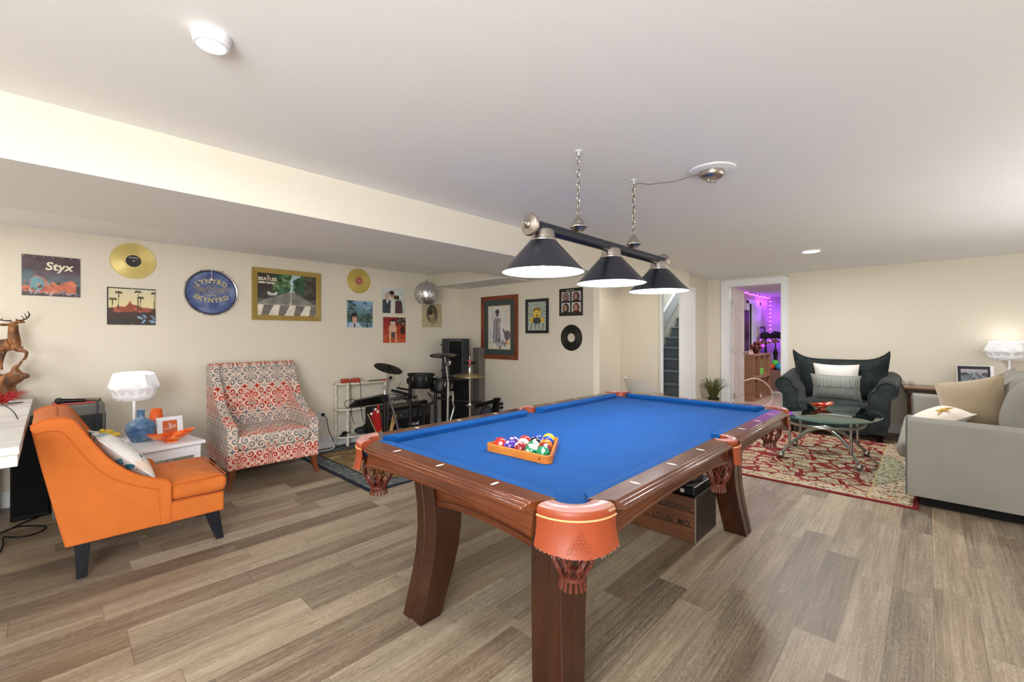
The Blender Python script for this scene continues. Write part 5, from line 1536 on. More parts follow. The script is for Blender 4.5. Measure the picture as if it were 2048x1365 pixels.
cd = fr(MB().box(-0.047, 0.047, -0.002, 0.004, 0.029, 0.123)).build('card', mat('burnt_orange_card', (206, 94, 44), 0.6), t, local=True)
fr(MB().tube(smooth_path([(-0.040, -0.003, 0.058), (-0.018, -0.003, 0.064), (0.0, -0.003, 0.062), (0.006, -0.003, 0.090), (-0.003, -0.003, 0.10), (0.0, -0.003, 0.066), (0.012, -0.003, 0.074), (0.02, -0.003, 0.062), (0.03, -0.003, 0.078), (0.04, -0.003, 0.066)], 4), 0.0020, 5).tube(smooth_path([(0.010, -0.003, 0.082), (0.022, -0.003, 0.086), (0.038, -0.003, 0.084)], 3), 0.0014, 5)).build('white_script', M_WHITE, cd, local=True)
fr(MB().box(-0.03, 0.03, 0.008, 0.012, 0.02, 0.11)).build('easel_back', M_BLACKM, t, local=True)
# boat shaped glazed dish
g = G('orange_art_glass', 0.12, coat=0.7)
x, y, z = g.coord()
n = g.noise(g.vec(x * 22, y * 22, z * 22), 1.0, 3, 0.6)
g.color(g.ramp(n, [(0.36, (206, 60, 14)), (0.5, (236, 90, 24)), (0.66, (246, 140, 56))]))
M_AG = g.m
def boat_dish(loc, rz, L, Wd, Hh, m, label, name='art_glass_dish'):
    def fn(u, v, off):
        a = 2 * pi * u
        rr2 = v
        ex = (1.0 + 0.25 * abs(cos(a)) ** 3)
        x_ = L / 2 * cos(a) * rr2 * ex / 1.25
        y_ = Wd / 2 * sin(a) * rr2 * (1 + 0.05 * sin(5 * a))
        z_ = Hh * (rr2 ** 2.4) * (0.75 + 0.35 * abs(cos(a)) ** 2) + off
        return (x_, y_, z_ + 0.004)
    mb = MB().grid(lambda u, v: fn(u, 0.02 + 0.98 * v, 0.0), 36, 10, cu=True).grid(lambda u, v: fn(u, 0.02 + 0.98 * v, 0.006 * (1 - 0.8 * v)), 36, 10, cu=True)
    mb.lathe([(0.0, 0.0), (0.04, 0.0), (0.04, 0.008), (0.0, 0.010)], (0, 0, 0.0), 24)
    M = Matrix.Translation(loc) @ rotz(rz)
    mb.v = [tuple(M @ Vector(v)) for v in mb.v]
    o = mb.build(name, m, None, smooth=60)
    return tag(o, label, 'dish')
boat_dish((0.60, 3.97, WT), radians(8), 0.30, 0.13, 0.066, M_AG, 'boat-shaped orange glass dish at the front of the white side table')

# ------------------------------------------------------------------ whitewashed desk at the left edge
g = G('whitewashed_boards', 0.55)
x, y, z = g.coord()
n = g.noise(g.vec(x * 2.0, y * 22, z * 22), 1.5, 5, 0.7); n2 = g.noise(g.vec(x * 6, y * 6, z * 6), 1.0, 3)
g.color(g.ramp(n * 0.7 + n2 * 0.3, [(0.30, (170, 164, 158)), (0.46, (214, 212, 208)), (0.62, (232, 231, 229))]))
M_WW = g.m
DT = 0.800
dk = thing('desk', (-0.64, 3.78, 0), 'whitewashed wooden table at the left edge carrying the deer figure', 'table')
for k in range(4):
    MB().box(-1.2 + 0.278 * k, -1.2 + 0.278 * (k + 1) - 0.002, 2.72, 4.84, DT - 0.032, DT).build('board', M_WW, dk, bevel=0.002)
MB().box(-1.18, -0.095, 2.735, 2.765, DT - 0.084, DT - 0.0325).box(-1.18, -0.095, 4.80, 4.83, DT - 0.084, DT - 0.0325).box(-0.125, -0.096, 2.766, 4.80, DT - 0.084, DT - 0.0325).box(-1.18, -1.15, 2.766, 4.80, DT - 0.084, DT - 0.0325).build('apron', M_WW, dk, bevel=0.002)
for lx, ly in ((-1.12, 2.80), (-1.12, 4.76), (-0.30, 4.77)):
    MB().box(lx - 0.035, lx + 0.035, ly - 0.035, ly + 0.035, 0, DT - 0.086).build('leg', M_WW, dk, bevel=0.003)

# ------------------------------------------------------------------ carved deer on a root base
g = G('carved_wood', 0.45)
x, y, z = g.coord()
n = g.noise(g.vec(x * 14, y * 14, z * 9), 1.0, 4, 0.6, 0.5)
g.color(g.ramp(n, [(0.34, (48, 28, 14)), (0.46, (104, 62, 30)), (0.56, (142, 88, 46)), (0.68, (176, 124, 76))]))
g.bump(n, 0.5, 0.006)
M_CARVE = g.m
def skin(name, verts, edges, m, parent, root=0, sub=2):
    org = Vector((0, 0, 0)); q = parent
    while q is not None and 'ox' not in q: q = q.parent
    if q is not None: org = Vector((q['ox'], q['oy'], q['oz']))
    me = bpy.data.meshes.new(name)
    me.from_pydata([tuple(Vector(v[:3]) - org) for v in verts], edges, [])
    o = bpy.data.objects.new(name, me); COL.objects.link(o)
    o.modifiers.new('skin', 'SKIN').use_smooth_shade = True
    for i, v in enumerate(verts):
        s_ = me.skin_vertices[0].data[i]
        r_ = v[3]; s_.radius = (r_, r_) if not isinstance(r_, tuple) else r_
        s_.use_root = (i == root)
    sb = o.modifiers.new('sub', 'SUBSURF'); sb.levels = sub; sb.render_levels = sub
    # freeze the grown surface into a plain mesh
    dg = bpy.context.evaluated_depsgraph_get(); dg.update()
    m2 = bpy.data.meshes.new_from_object(o.evaluated_get(dg))
    bpy.data.objects.remove(o)
    m2.materials.clear(); m2.materials.append(m)
    for p_ in m2.polygons: p_.use_smooth = True
    o = bpy.data.objects.new(name, m2); COL.objects.link(o); o.parent = parent
    return o
DX, DY = -0.190, 4.70
deer = thing('deer_carving', (DX, DY, DT), 'carved wooden stag with antlers rearing on a root base', 'deer carving')
KX = 0.00357
def dp(u, v, dy, r):   # photograph-scaled sketch of the figure, in metres from its base
    a = (u - 25) * KX
    return (DX + a * 0.688 + dy * 0.725, DY - a * 0.725 + dy * 0.688, DT + (800 - v) * KX * 0.985, r)
V_ = [dp(-30, 694, 0, 0.036), dp(-14, 690, 0, 0.040), dp(2, 688, 0, 0.040), dp(18, 688, 0, 0.041), dp(30, 684, 0, 0.037),
      dp(28, 668, 0, 0.031), dp(27, 655, 0, 0.026), dp(28, 645, 0.0, 0.027), dp(36, 647, -0.022, 0.018), dp(41, 651, -0.042, 0.012),
      dp(13, 700, -0.014, 0.019), dp(10, 716, -0.016, 0.012), dp(9, 728, -0.016, 0.008), dp(9, 739, -0.014, 0.009),
      dp(36, 699, 0.012, 0.017), dp(50, 703, 0.014, 0.011), dp(48, 714, 0.014, 0.008), dp(42, 720, 0.014, 0.009),
      dp(-32, 708, -0.016, 0.022), dp(-26, 722, -0.016, 0.012), dp(-33, 732, -0.016, 0.008), dp(-31, 744, -0.016, 0.009),
      dp(-30, 708, 0.016, 0.022), dp(-20, 722, 0.016, 0.012), dp(-27, 732, 0.016, 0.008), dp(-25, 744, 0.016, 0.009),
      dp(-38, 690, 0.0, 0.008)]
E_ = [(0, 1), (1, 2), (2, 3), (3, 4), (4, 5), (5, 6), (6, 7), (7, 8), (8, 9), (3, 10), (10, 11), (11, 12), (12, 13), (4, 14), (14, 15), (15, 16), (16, 17), (0, 18), (18, 19), (19, 20), (20, 21), (0, 22), (22, 23), (23, 24), (24, 25), (0, 26)]
skin('stag_body', V_, E_, M_CARVE, deer, root=2)
for s1, pts in ((-1, [(20, 646), (13, 647), (8, 650)]), (1, [(33, 641), (38, 639), (41, 638)])):
    MB().ball(dp(14 if s1 < 0 else 36, 648 if s1 < 0 else 642, 0.016 * s1, 0)[:3], 0.017, sc=(1.5, 1.2, 0.6)).build('ear', M_CARVE, deer, smooth=60)
def antler(sg, path, tines):
    mb = MB().tube(smooth_path([dp(*p_, 0)[:3] for p_ in path], 5), [0.0055] * 5 + [0.0045] * (5 * (len(path) - 1) - 8) + [0.003] * 4, 7)
    for a, b_ in tines: mb.tube([dp(*a, 0)[:3], dp((a[0] + b_[0]) / 2 - 1, (a[1] + b_[1]) / 2, a[2])[:3] if False else dp(*a, 0)[:3], dp(*b_, 0)[:3]], [0.004, 0.0038, 0.0012], 6)
    mb.build('antler', mat('dark_antler', (58, 36, 24), 0.45), deer, smooth=60)
antler(1, [(32, 639, 0.004), (40, 639, 0.010), (50, 635, 0.014), (56, 628, 0.012), (53, 621, 0.010)], [((46, 637, 0.012), (39, 629, 0.012)), ((51, 634, 0.012), (45, 624, 0.012)), ((34, 639, 0.006), (30, 635, 0.006))])
antler(-1, [(25, 640, -0.004), (15, 640, -0.012), (4, 637, -0.016), (-2, 630, -0.016), (2, 622, -0.014)], [((8, 639, -0.014), (11, 634, -0.014)), ((1, 634, -0.016), (7, 622, -0.016)), ((-1, 632, -0.016), (-6, 624, -0.014))])
RV = [dp(2, 797, 0, 0.040), dp(14, 785, 0, 0.045), dp(10, 768, 0, 0.060), dp(-10, 758, 0, 0.062), dp(26, 756, 0, 0.046), dp(44, 752, 0, 0.026), dp(58, 751, 0, 0.017), dp(34, 742, 0, 0.026), dp(30, 735, 0, 0.018), dp(37, 728, 0.01, 0.008), dp(41, 720, 0.014, 0.007), dp(-30, 756, 0, 0.050), dp(-22, 790, 0, 0.050), dp(28, 792, 0.0, 0.025)]
skin('root_base', RV, [(0, 1), (1, 2), (2, 3), (2, 4), (4, 5), (5, 6), (4, 7), (7, 8), (8, 9), (9, 10), (3, 11), (3, 12), (1, 13)], M_CARVE, deer, root=2)
# red feathery spray on the desk
t = thing('red_spray', (-0.36, 4.35, DT), 'red feathery artificial spray lying on the whitewashed table', 'artificial flowers')
mb = MB(); rnd = random.Random(4)
for k in range(70):
    a = rnd.uniform(0, 2 * pi); L_ = rnd.uniform(0.05, 0.12)
    p0 = Vector((-0.235 + rnd.uniform(-0.03, 0.03), 4.40 + rnd.uniform(-0.05, 0.05), DT + 0.015))
    d_ = Vector((cos(a) * L_, sin(a) * L_, rnd.uniform(0.005, 0.09)))
    mb.tube([p0, p0 + d_ * 0.6 + Vector((0, 0, 0.02)), p0 + d_], [0.0030, 0.0030, 0.0006], 4)
mb.build('petals', mat('crimson_petal', (170, 20, 26), 0.6), t)
MB().tube(smooth_path([(-0.23, 4.38, DT + 0.02), (-0.19, 4.2, DT + 0.010), (-0.155, 3.95, DT + 0.006), (-0.125, 3.6, DT + 0.004)], 6), 0.002, 6).tube(smooth_path([(-0.23, 4.43, DT + 0.014), (-0.18, 4.44, DT + 0.008), (-0.13, 4.45, DT + 0.006)], 6), 0.003, 6).build('stem', M_BLACKM, t)

# ------------------------------------------------------------------ black subwoofer and grey amplifier
sb = thing('floor_speaker', (-0.09, 4.65, 0), 'black floor speaker box under the whitewashed table behind the orange chair', 'speaker')
MB().box(-0.19, -0.003, 4.46, 4.84, 0.0, 0.66).build('cabinet', M_BLACK, sb, bevel=0.01)
MB().box(-0.18, -0.013, 4.452, 4.4595, 0.03, 0.64).build('grille', M_BLACKM, sb, bevel=0.002)
amp = thing('amplifier', (0.135, 4.47, 0), 'grey topped combo amplifier with black grille behind the orange chair', 'amplifier')
MB().box(0.003, 0.268, 4.30, 4.64, 0.0, 0.775).build('cabinet', mat('grey_tolex', (108, 108, 102), 0.6, bump=(200, 0.5)), amp, bevel=0.012)
MB().box(0.014, 0.256, 4.290, 4.2995, 0.04, 0.70).build('grille', mat('amp_grille', (42, 46, 50), 0.7), amp, bevel=0.002)
MB().box(0.268, 0.274, 4.32, 4.62, 0.04, 0.70).build('side_panel', mat('amp_side', (54, 58, 62), 0.7), amp)
for k in range(4): MB().cyl((0.25, 4.31 + 0.0, 0.775 + 0.0), (0.25, 4.31, 0.777), 0.004).build('corner_rivet', M_NICKEL, amp)
o = MB().box(-0.02 + 0.03, 0.22, 4.33, 4.56, 0.7765, 0.7800).build('record_sleeve', mat('red_sleeve', (190, 26, 30), 0.4), None); tag(o, 'flat red sleeve lying on the grey amplifier', 'record sleeve')
o = MB().prism([(0.10, 4.44), (0.24, 4.40), (0.262, 4.52), (0.13, 4.60)], lambda a, b_, t: (a, b_, t), 0.7805, 0.790).build('book', mat('brown_gold_cover', (122, 92, 60), 0.5, noise=(50, 0.5)), None); tag(o, 'brown patterned booklet lying on the red sleeve', 'booklet')
mc = thing('microphone', (0.09, 4.36, 0.7805), 'black handheld microphone with a blue-grey cable on the amplifier', 'microphone')
MB().cyl((0.05, 4.37, 0.802), (0.17, 4.345, 0.797), 0.017, 0.011, 16).build('handle', M_BLACK, mc, smooth=40)
MB().ball((0.037, 4.373, 0.803), 0.0225).build('mesh_head', mat('mic_mesh', (52, 54, 58), 0.4, 0.6, bump=(400, 1.0)), mc, smooth=60)
MB().tube(smooth_path([(0.17, 4.345, 0.797), (0.20, 4.33, 0.796), (0.225, 4.300, 0.785), (0.228, 4.282, 0.74), (0.222, 4.280, 0.66), (0.235, 4.27, 0.55), (0.26, 4.26, 0.40)], 6), 0.0045, 8).build('cable', mat('slate_cable', (44, 56, 72), 0.5), mc, smooth=60)
# floor cable
o = MB().tube(smooth_path([(-0.06, 4.44, 0.006), (-0.12, 4.39, 0.006), (-0.185, 4.30, 0.006), (-0.24, 4.24, 0.006), (-0.30, 4.20, 0.006), (-0.36, 4.14, 0.006), (-0.30, 4.16, 0.014), (-0.20, 4.255, 0.014), (-0.162, 4.317, 0.006), (-0.095, 4.28, 0.006), (-0.03, 4.20, 0.006), (-0.035, 4.123, 0.006), (-0.09, 4.077, 0.006), (-0.153, 4.084, 0.012), (-0.20, 4.12, 0.016), (-0.198, 4.0, 0.010), (-0.205, 3.88, 0.008), (-0.23, 3.80, 0.008)], 8), 0.0045, 8).build('floor_cable', M_BLACK, None, smooth=60)
tag(o, 'black cable looping on the floor below the whitewashed table', 'cable')
# ------------------------------------------------------------------ power outlets and cords
def outlet(loc, wall, label, plugs=2):
    t = thing('wall_outlet', loc, label, 'power outlet')
    x, y, z = loc
    def P(a, b_, d):   # a across, b up, d off the wall
        return (x + a, y - d, z + b_) if wall == 'L' else (x - d, y - a, z + b_)
    def bx(a0, a1, b0, b1, d0, d1):
        q = [P(a, b_, d) for d in (d0, d1) for b_ in (b0, b1) for a in (a0, a1)]
        return MB().add(q, [(0, 2, 3, 1), (4, 5, 7, 6), (0, 1, 5, 4), (2, 6, 7, 3), (0, 4, 6, 2), (1, 3, 7, 5)])
    bx(-0.036, 0.036, -0.058, 0.058, 0.0, 0.006).build('cover_plate', M_WHITEP, t, bevel=0.002)
    for s_ in (-1, 1)[:2]:
        bx(-0.016, 0.016, s_ * 0.024 - 0.014, s_ * 0.024 + 0.014, 0.006, 0.008).build('socket', M_WHITEP, t, bevel=0.001)
    return t, P, bx
t, P, bx = outlet((2.075, YL, 0.355), 'L', 'white wall outlet with black and white plugs beside the scrollwork armchair')
bx(-0.014, 0.014, 0.008, 0.040, 0.008, 0.036).build('plug', M_BLACK, t, bevel=0.003)
bx(-0.014, 0.014, -0.040, -0.010, 0.008, 0.034).build('plug', M_WHITEP, t, bevel=0.003)
o = MB().tube(smooth_path([(2.075, YL - 0.03, 0.33), (2.05, YL - 0.07, 0.30), (1.99, 4.76, 0.25), (2.03, 4.75, 0.20), (2.11, 4.74, 0.11), (2.14, 4.72, 0.04), (2.10, 4.70, 0.022), (2.02, 4.70, 0.02), (1.90, 4.70, 0.02)], 8), 0.006, 8).build('power_cord', M_WHITEP, None, smooth=60)
tag(o, 'white power cord hanging from the outlet beside the scrollwork armchair', 'cord')
o = MB().tube(smooth_path([(2.075, YL - 0.036, 0.38), (2.10, YL - 0.06, 0.33), (2.12, 4.82, 0.22), (2.15, 4.80, 0.12), (2.19, 4.80, 0.03), (2.35, 4.81, 0.02), (2.60, 4.80, 0.02)], 8), 0.004, 8).build('power_cord', M_BLACK, None, smooth=60)
tag(o, 'black power cord running from the outlet under the spindle shelf', 'cord')
t, P, bx = outlet((XB, 4.005, 0.345), 'B', 'white wall outlet with two black plugs below the framed pictures')
bx(-0.014, 0.014, 0.010, 0.040, 0.008, 0.050).build('plug', M_BLACK, t, bevel=0.003)
bx(-0.014, 0.014, -0.038, -0.008, 0.008, 0.050).build('plug', M_BLACK, t, bevel=0.003)
for k, zz in ((0, 0.37), (1, 0.322)):
    MB().tube(smooth_path([(XB - 0.05, 4.005, zz), (XB - 0.10, 4.03, zz - 0.01), (XB - 0.14, 4.07, zz - 0.08), (XB - 0.15, 4.10, 0.10), (XB - 0.16, 4.12, 0.01)], 6), 0.005, 8).build('plug_cord', M_BLACK, t, smooth=60)
o = MB().box(6.897, 6.967, 2.626, 2.6318, 1.10, 1.215).box(6.925, 6.939, 2.618, 2.626, 1.14, 1.17).build('light_switch', mat('ivory_switch', (222, 206, 190), 0.5), None, bevel=0.002); tag(o, 'ivory light switch on the wall between the stairs and the far doorway', 'light switch')

# ------------------------------------------------------------------ spindle shelf
ws = thing('spindle_shelf', (2.53, 4.74, 0), 'ivory three tier shelf with turned spindles below the gold record', 'shelf')
SX0, SX1 = 2.185, 2.885
def shelf_board(z):
    poly = [(SX0, 4.862), (SX0, 4.76), (SX0 + 0.03, 4.735), (SX0 + 0.06, 4.725), (SX0 + 0.10, 4.705), (SX0 + 0.16, 4.680), (2.535, 4.665), (SX1 - 0.16, 4.680), (SX1 - 0.10, 4.705), (SX1 - 0.06, 4.725), (SX1 - 0.03, 4.735), (SX1, 4.76), (SX1, 4.862)]
    MB().prism(poly, lambda a, b_, t: (a, b_, t), z - 0.018, z).build('shelf_board', M_IVORY, ws, bevel=0.004)
for z in (0.115, 0.425, 0.715): shelf_board(z)
def spindle(x_, y_, z0, z1):
    H = z1 - z0
    pr = [(0.0, 0), (0.012, 0.0), (0.018, 0.02), (0.018, 0.05), (0.010, 0.07), (0.016, 0.10), (0.010, 0.13), (0.012, 0.20), (0.019, 0.34), (0.021, 0.42), (0.013, 0.50), (0.018, 0.53), (0.013, 0.56), (0.011, 0.70), (0.014, 0.82), (0.019, 0.87), (0.019, 0.92), (0.012, 0.95), (0.015, 1.0), (0.0, 1.0)]
    MB().lathe([(r, z0 + h * H) for r, h in pr], (x_, y_, 0), 16).build('spindle', M_IVORY, ws, smooth=50)
for (x_, y_) in ((SX0 + 0.115, 4.735), (SX0 + 0.03, 4.845), (SX1 - 0.115, 4.735), (SX1 - 0.03, 4.845)):
    spindle(x_, y_, 0.115, 0.407); spindle(x_, y_, 0.425, 0.697)
    MB().lathe([(0.0, 0), (0.010, 0.0), (0.020, 0.02), (0.014, 0.045), (0.018, 0.07), (0.018, 0.097), (0.0, 0.097)], (x_, y_, 0), 16).build('foot', M_IVORY, ws, smooth=50)
M_REDW = mat('red_brown_wood', (176, 66, 40), 0.5, noise=(30, 0.2))
o = MB().box(2.225, 2.315, 4.70, 4.76, 0.7155, 0.762).build('wood_block', M_REDW, None, bevel=0.006); tag(o, 'left red-brown block on the top of the spindle shelf', 'wood block')
o = MB().box(2.345, 2.435, 4.70, 4.76, 0.7155, 0.762).build('wood_block', M_REDW, None, bevel=0.006); tag(o, 'right red-brown block on the top of the spindle shelf', 'wood block')
o = MB().cyl((2.54, 4.70, 0.721), (2.70, 4.70, 0.721), 0.005).cyl((2.70, 4.70, 0.721), (2.80, 4.70, 0.721), 0.007, mi=1).build('drum_beater', [M_BLACK, mat('red_grip', (190, 30, 30), 0.5)], None, smooth=40); tag(o, 'black and red stick lying on the top of the spindle shelf', 'stick')
o = MB().ball((2.845, 4.74, 0.734), 0.020, sc=(1.1, 1, 0.9)).build('black_ball', M_BLACKM, None, smooth=60); tag(o, 'small black ball at the right end of the shelf top', 'ball')
for x_, ang in ((2.30, 0), (2.42, 0)):
    o = MB().tube(smooth_path([(x_, 4.70, 0.722), (x_ - 0.01, 4.655, 0.70), (x_ - 0.005, 4.648, 0.55), (x_ + 0.0, 4.65, 0.40), (x_ + 0.02, 4.65, 0.30), (x_ + 0.04, 4.65, 0.26)], 6), 0.0035, 6).build('audio_cable', M_BLACK, None, smooth=60)
    tag(o, 'black cable hanging over the front of the spindle shelf, ' + ('left one' if x_ < 2.35 else 'right one'), 'cable')
# black case on the middle tier
kb = thing('keyboard_case', (2.56, 4.74, 0.425), 'long black case resting on the middle tier of the spindle shelf', 'case')
MB().prism([(2.36, 0.427), (2.80, 0.427), (2.825, 0.50), (2.81, 0.535), (2.44, 0.50), (2.36, 0.44)], fxz, 4.758, 4.832).build('case_body', M_BLACK, kb, bevel=0.008)
MB().tube(smooth_path([(2.45, 4.757, 0.50), (2.55, 4.756, 0.509), (2.70, 4.756, 0.521), (2.80, 4.757, 0.530)], 5), 0.003, 6).build('zip', M_CHROME, kb, smooth=60)
o = MB().tube(smooth_path([(2.28, 4.70, 0.430), (2.25, 4.71, 0.50), (2.33, 4.70, 0.53), (2.40, 4.705, 0.48), (2.33, 4.70, 0.435), (2.28, 4.72, 0.45)], 6), 0.003, 6).build('audio_cable', M_BLACK, None, smooth=60); tag(o, 'thin black cable coiled around the front spindle on the middle tier', 'cable')
bg = thing('gear_bag', (2.56, 4.76, 0.115), 'slumped black bag on the bottom tier of the spindle shelf', 'bag')
mb = MB().ball((2.62, 4.76, 0.175), 0.10, sc=(1.25, 0.7, 0.60)).ball((2.48, 4.75, 0.155), 0.07, sc=(1.3, 0.9, 0.55))
mb.build('bag_body', mat('charcoal_nylon', (44, 46, 50), 0.6, bump=(30, 1.2)), bg, smooth=60)
MB().tube(smooth_path([(2.50, 4.72, 0.20), (2.54, 4.71, 0.25), (2.60, 4.715, 0.245), (2.64, 4.72, 0.22)], 5), 0.006, 6).build('strap', M_BLACKM, bg, smooth=60)
mb = MB(); rnd = random.Random(2)
for k in range(7):
    r_ = rnd.uniform(0.02, 0.045)
    mb.tube([(2.27 + r_ * cos(a) + 0.004 * k, 4.76 + r_ * 0.9 * sin(a), 0.122 + 0.006 * k) for a in [2 * pi * q / 18 for q in range(18)]], 0.0035, 6, closed=True)
o = mb.build('coiled_cable', M_BLACK, None, smooth=60); tag(o, 'coil of black cable on the bottom tier of the spindle shelf', 'cable')

# ------------------------------------------------------------------ cup of mallets and sticks
cup = thing('stick_holder', (2.53, 4.33, 0), 'clear grey tub holding mallets and drumsticks beside the drum rack', 'tub')
MB().lathe([(0.0, 0.0), (0.070, 0.0), (0.085, 0.19), (0.088, 0.195), (0.082, 0.195), (0.066, 0.008), (0.0, 0.008)], (2.53, 4.33, 0), 28).build('tub_body', mat('grey_clear_tub', (140, 148, 156), 0.3), cup, smooth=50)
M_MRED = mat('red_mallet_shaft', (192, 28, 34), 0.45); M_STICK = mat('maple_stick', (206, 164, 110), 0.5)
ml = [((2.30, 0.42), 'S'), ((2.345, 0.415), 'M'), ((2.375, 0.440), 'P'), ((2.40, 0.455), 'M'), ((2.425, 0.425), 'M'), ((2.435, 0.50), 'R'), ((2.46, 0.43), 'S')]
for k, ((x_, z_), kind_) in enumerate(ml):
    p0 = Vector((2.50 + k * 0.003, 4.32 + 0.004 * k, 0.03)); p1 = Vector((x_, 4.28 + 0.006 * k, z_))
    if kind_ == 'S':
        o = MB().cyl(p0, p1, 0.006, 0.0045, 8).build('drumstick', M_STICK, None, smooth=40); tag(o, 'maple drumstick leaning left in the tub', 'drumstick', 'sticks in the tub leaning left')
    else:
        t = thing('mallet', p0, ['', 'red shafted mallet with a white head, leftmost in the tub', 'purple tipped mallet between two white headed ones', 'red shafted mallet with a white head, highest of the white ones', 'red shafted mallet with the largest white head', 'tall red mallet with a pink tip in the tub', ''][k], 'mallet')
        q = p0 + (p1 - p0) * 0.45
        MB().cyl(p0, q, 0.005, n=8).build('handle', M_STICK, t, smooth=40)
        MB().cyl(q, p1, 0.011, n=10).build('shaft', M_MRED, t, smooth=40)
        MB().ball(p1, 0.0195 if k == 4 else (0.008 if kind_ in 'PR' else 0.015), nu=14, nv=9).build('head', mat('mallet_' + kind_, {'M': (232, 222, 214), 'P': (84, 60, 150), 'R': (196, 70, 110)}[kind_], 0.6), t, smooth=60)
for k in range(3):
    o = MB().cyl((2.555 + 0.003 * k, 4.34, 0.03), (2.635 + 0.014 * k, 4.32 - 0.01 * k, 0.40 - 0.02 * k), 0.0075, 0.005, 8).build('drumstick', M_STICK, None, smooth=40); tag(o, 'maple drumstick leaning right in the tub', 'drumstick', 'sticks in the tub leaning right')

# ------------------------------------------------------------------ electronic drum kit
M_RACK_ = mat('black_rack_tube', (13, 14, 17), 0.35)
M_PADR = mat('pad_rubber', (20, 21, 24), 0.6, spec=0.3)
M_PADT = mat('cymbal_underside', (150, 146, 142), 0.5)
kit = thing('electronic_drum_kit', (2.8, 4.15, 0), 'black electronic drum rack with pads and module', 'drum kit')
for (x_, y_, z0, z1, r_) in ((2.45, 4.20, 0.0, 0.62, 0.018), (2.77, 4.20, 0.0, 0.78, 0.019), (3.045, 4.10, 0.0, 0.76, 0.019), (2.99, 4.25, 0.0, 0.50, 0.017)):
    MB().cyl((x_, y_, z0), (x_, y_, z1), r_, n=16).cyl((x_, y_, 0.0), (x_, y_, 0.03), r_ + 0.008, n=16).build('post', M_RACK_, kit, smooth=40)
    MB().box(x_ - 0.03, x_ + 0.03, y_ - 0.03, y_ + 0.03, z1 - 0.07, z1 - 0.005).cyl((x_ - 0.045, y_, z1 - 0.03), (x_ - 0.03, y_, z1 - 0.03), 0.008).build('clamp', M_BLACK, kit, bevel=0.006)
M_GTUBE = mat('grey_curved_tube', (78, 76, 76), 0.35, 0.4)
MB().tube(smooth_path([(2.45, 4.20, 0.575), (2.53, 4.17, 0.568), (2.60, 4.16, 0.572), (2.68, 4.17, 0.560), (2.75, 4.19, 0.50)], 6), 0.016, 12).build('crossbar', M_GTUBE, kit, smooth=50)
MB().tube(smooth_path([(2.78, 4.20, 0.50), (2.86, 4.16, 0.47), (2.96, 4.12, 0.46), (3.045, 4.10, 0.50)], 6), 0.016, 12).build('crossbar', M_RACK_, kit, smooth=50)
MB().tube(smooth_path([(3.06, 4.10, 0.53), (3.20, 4.06, 0.50), (3.40, 4.00, 0.46), (3.60, 3.94, 0.44)], 6), 0.014, 12).build('crossbar', M_RACK_, kit, smooth=50)
md = MB().cbox((2.63, 4.19, 0.625), (0.17, 0.10, 0.03), 0, Matrix.Rotation(radians(18), 4, 'Y'))
md.cbox((2.67, 4.18, 0.66), (0.13, 0.09, 0.02), 0, Matrix.Rotation(radians(14), 4, 'Y'))
md.build('drum_module', M_PADR, kit, bevel=0.005)
MB().tube([(2.62, 4.20, 0.66), (2.645, 4.20, 0.735)], 0.003, 6).build('aerial_rod', M_BLACK, kit)
mb = MB(); rnd = random.Random(9)
for k in range(6):
    x0_ = 2.47 + 0.05 * k
    mb.tube(smooth_path([(x0_, 4.17, 0.60), (x0_ + 0.05, 4.14, 0.63 - 0.015 * k), (x0_ + 0.10, 4.14, 0.58), (x0_ + 0.06, 4.16, 0.54), (x0_ + 0.13, 4.15, 0.57)], 5), 0.004, 6)
for k in range(3):
    mb.tube(smooth_path([(2.78 + 0.02 * k, 4.17, 0.76), (2.76 + 0.015 * k, 4.14, 0.60), (2.82 + 0.02 * k, 4.14, 0.45), (2.80, 4.16, 0.25)], 5), 0.0035, 6)
    mb.tube(smooth_path([(2.95, 4.12, 0.60), (2.99 + 0.02 * k, 4.10, 0.52), (3.03, 4.08, 0.46 - 0.03 * k)], 5), 0.0035, 6)
mb.build('cable_loom', M_BLACK, kit, smooth=60)
def pad_drum(c, r, tilt, rz, shell):
    M = Matrix.Translation(c) @ rotz(rz) @ Matrix.Rotation(tilt, 4, 'Y')
    def tr(mb_): mb_.v = [tuple(M @ Vector(v)) for v in mb_.v]; return mb_
    a = tr(MB().lathe([(0.0, -shell), (r * 0.86, -shell), (r * 0.97, -shell * 0.7), (r * 0.98, -0.02), (r * 0.98, 0.0)], (0, 0, 0), 36, caps=False)).build('drum_shell', M_BLACK, kit, smooth=45)
    tr(MB().lathe([(r * 0.98, -0.016), (r * 1.04, -0.014), (r * 1.05, 0.010), (r * 1.0, 0.016), (r * 0.96, 0.010), (r * 0.96, 0.0)], (0, 0, 0), 36, caps=False)).build('rim', M_PADR, a, smooth=45)
    tr(MB().lathe([(0.0, 0.004), (r * 0.96, 0.004)], (0, 0, 0), 36, caps=False)).build('drum_skin', mat('mesh_head', (150, 150, 156), 0.5), a, smooth=45)
    for k in range(6):
        t_ = 2 * pi * k / 6
        tr(MB().cyl((r * 1.0 * cos(t_), r * 1.0 * sin(t_), -0.06), (r * 1.0 * cos(t_), r * 1.0 * sin(t_), -0.01), 0.005, n=8)).build('lug', M_CHROME, a, smooth=45)
pad_drum((2.88, 4.15, 0.805), 0.145, radians(2), 0.3, 0.15)
pad_drum((3.09, 4.04, 0.72), 0.125, radians(18), 0.2, 0.13)
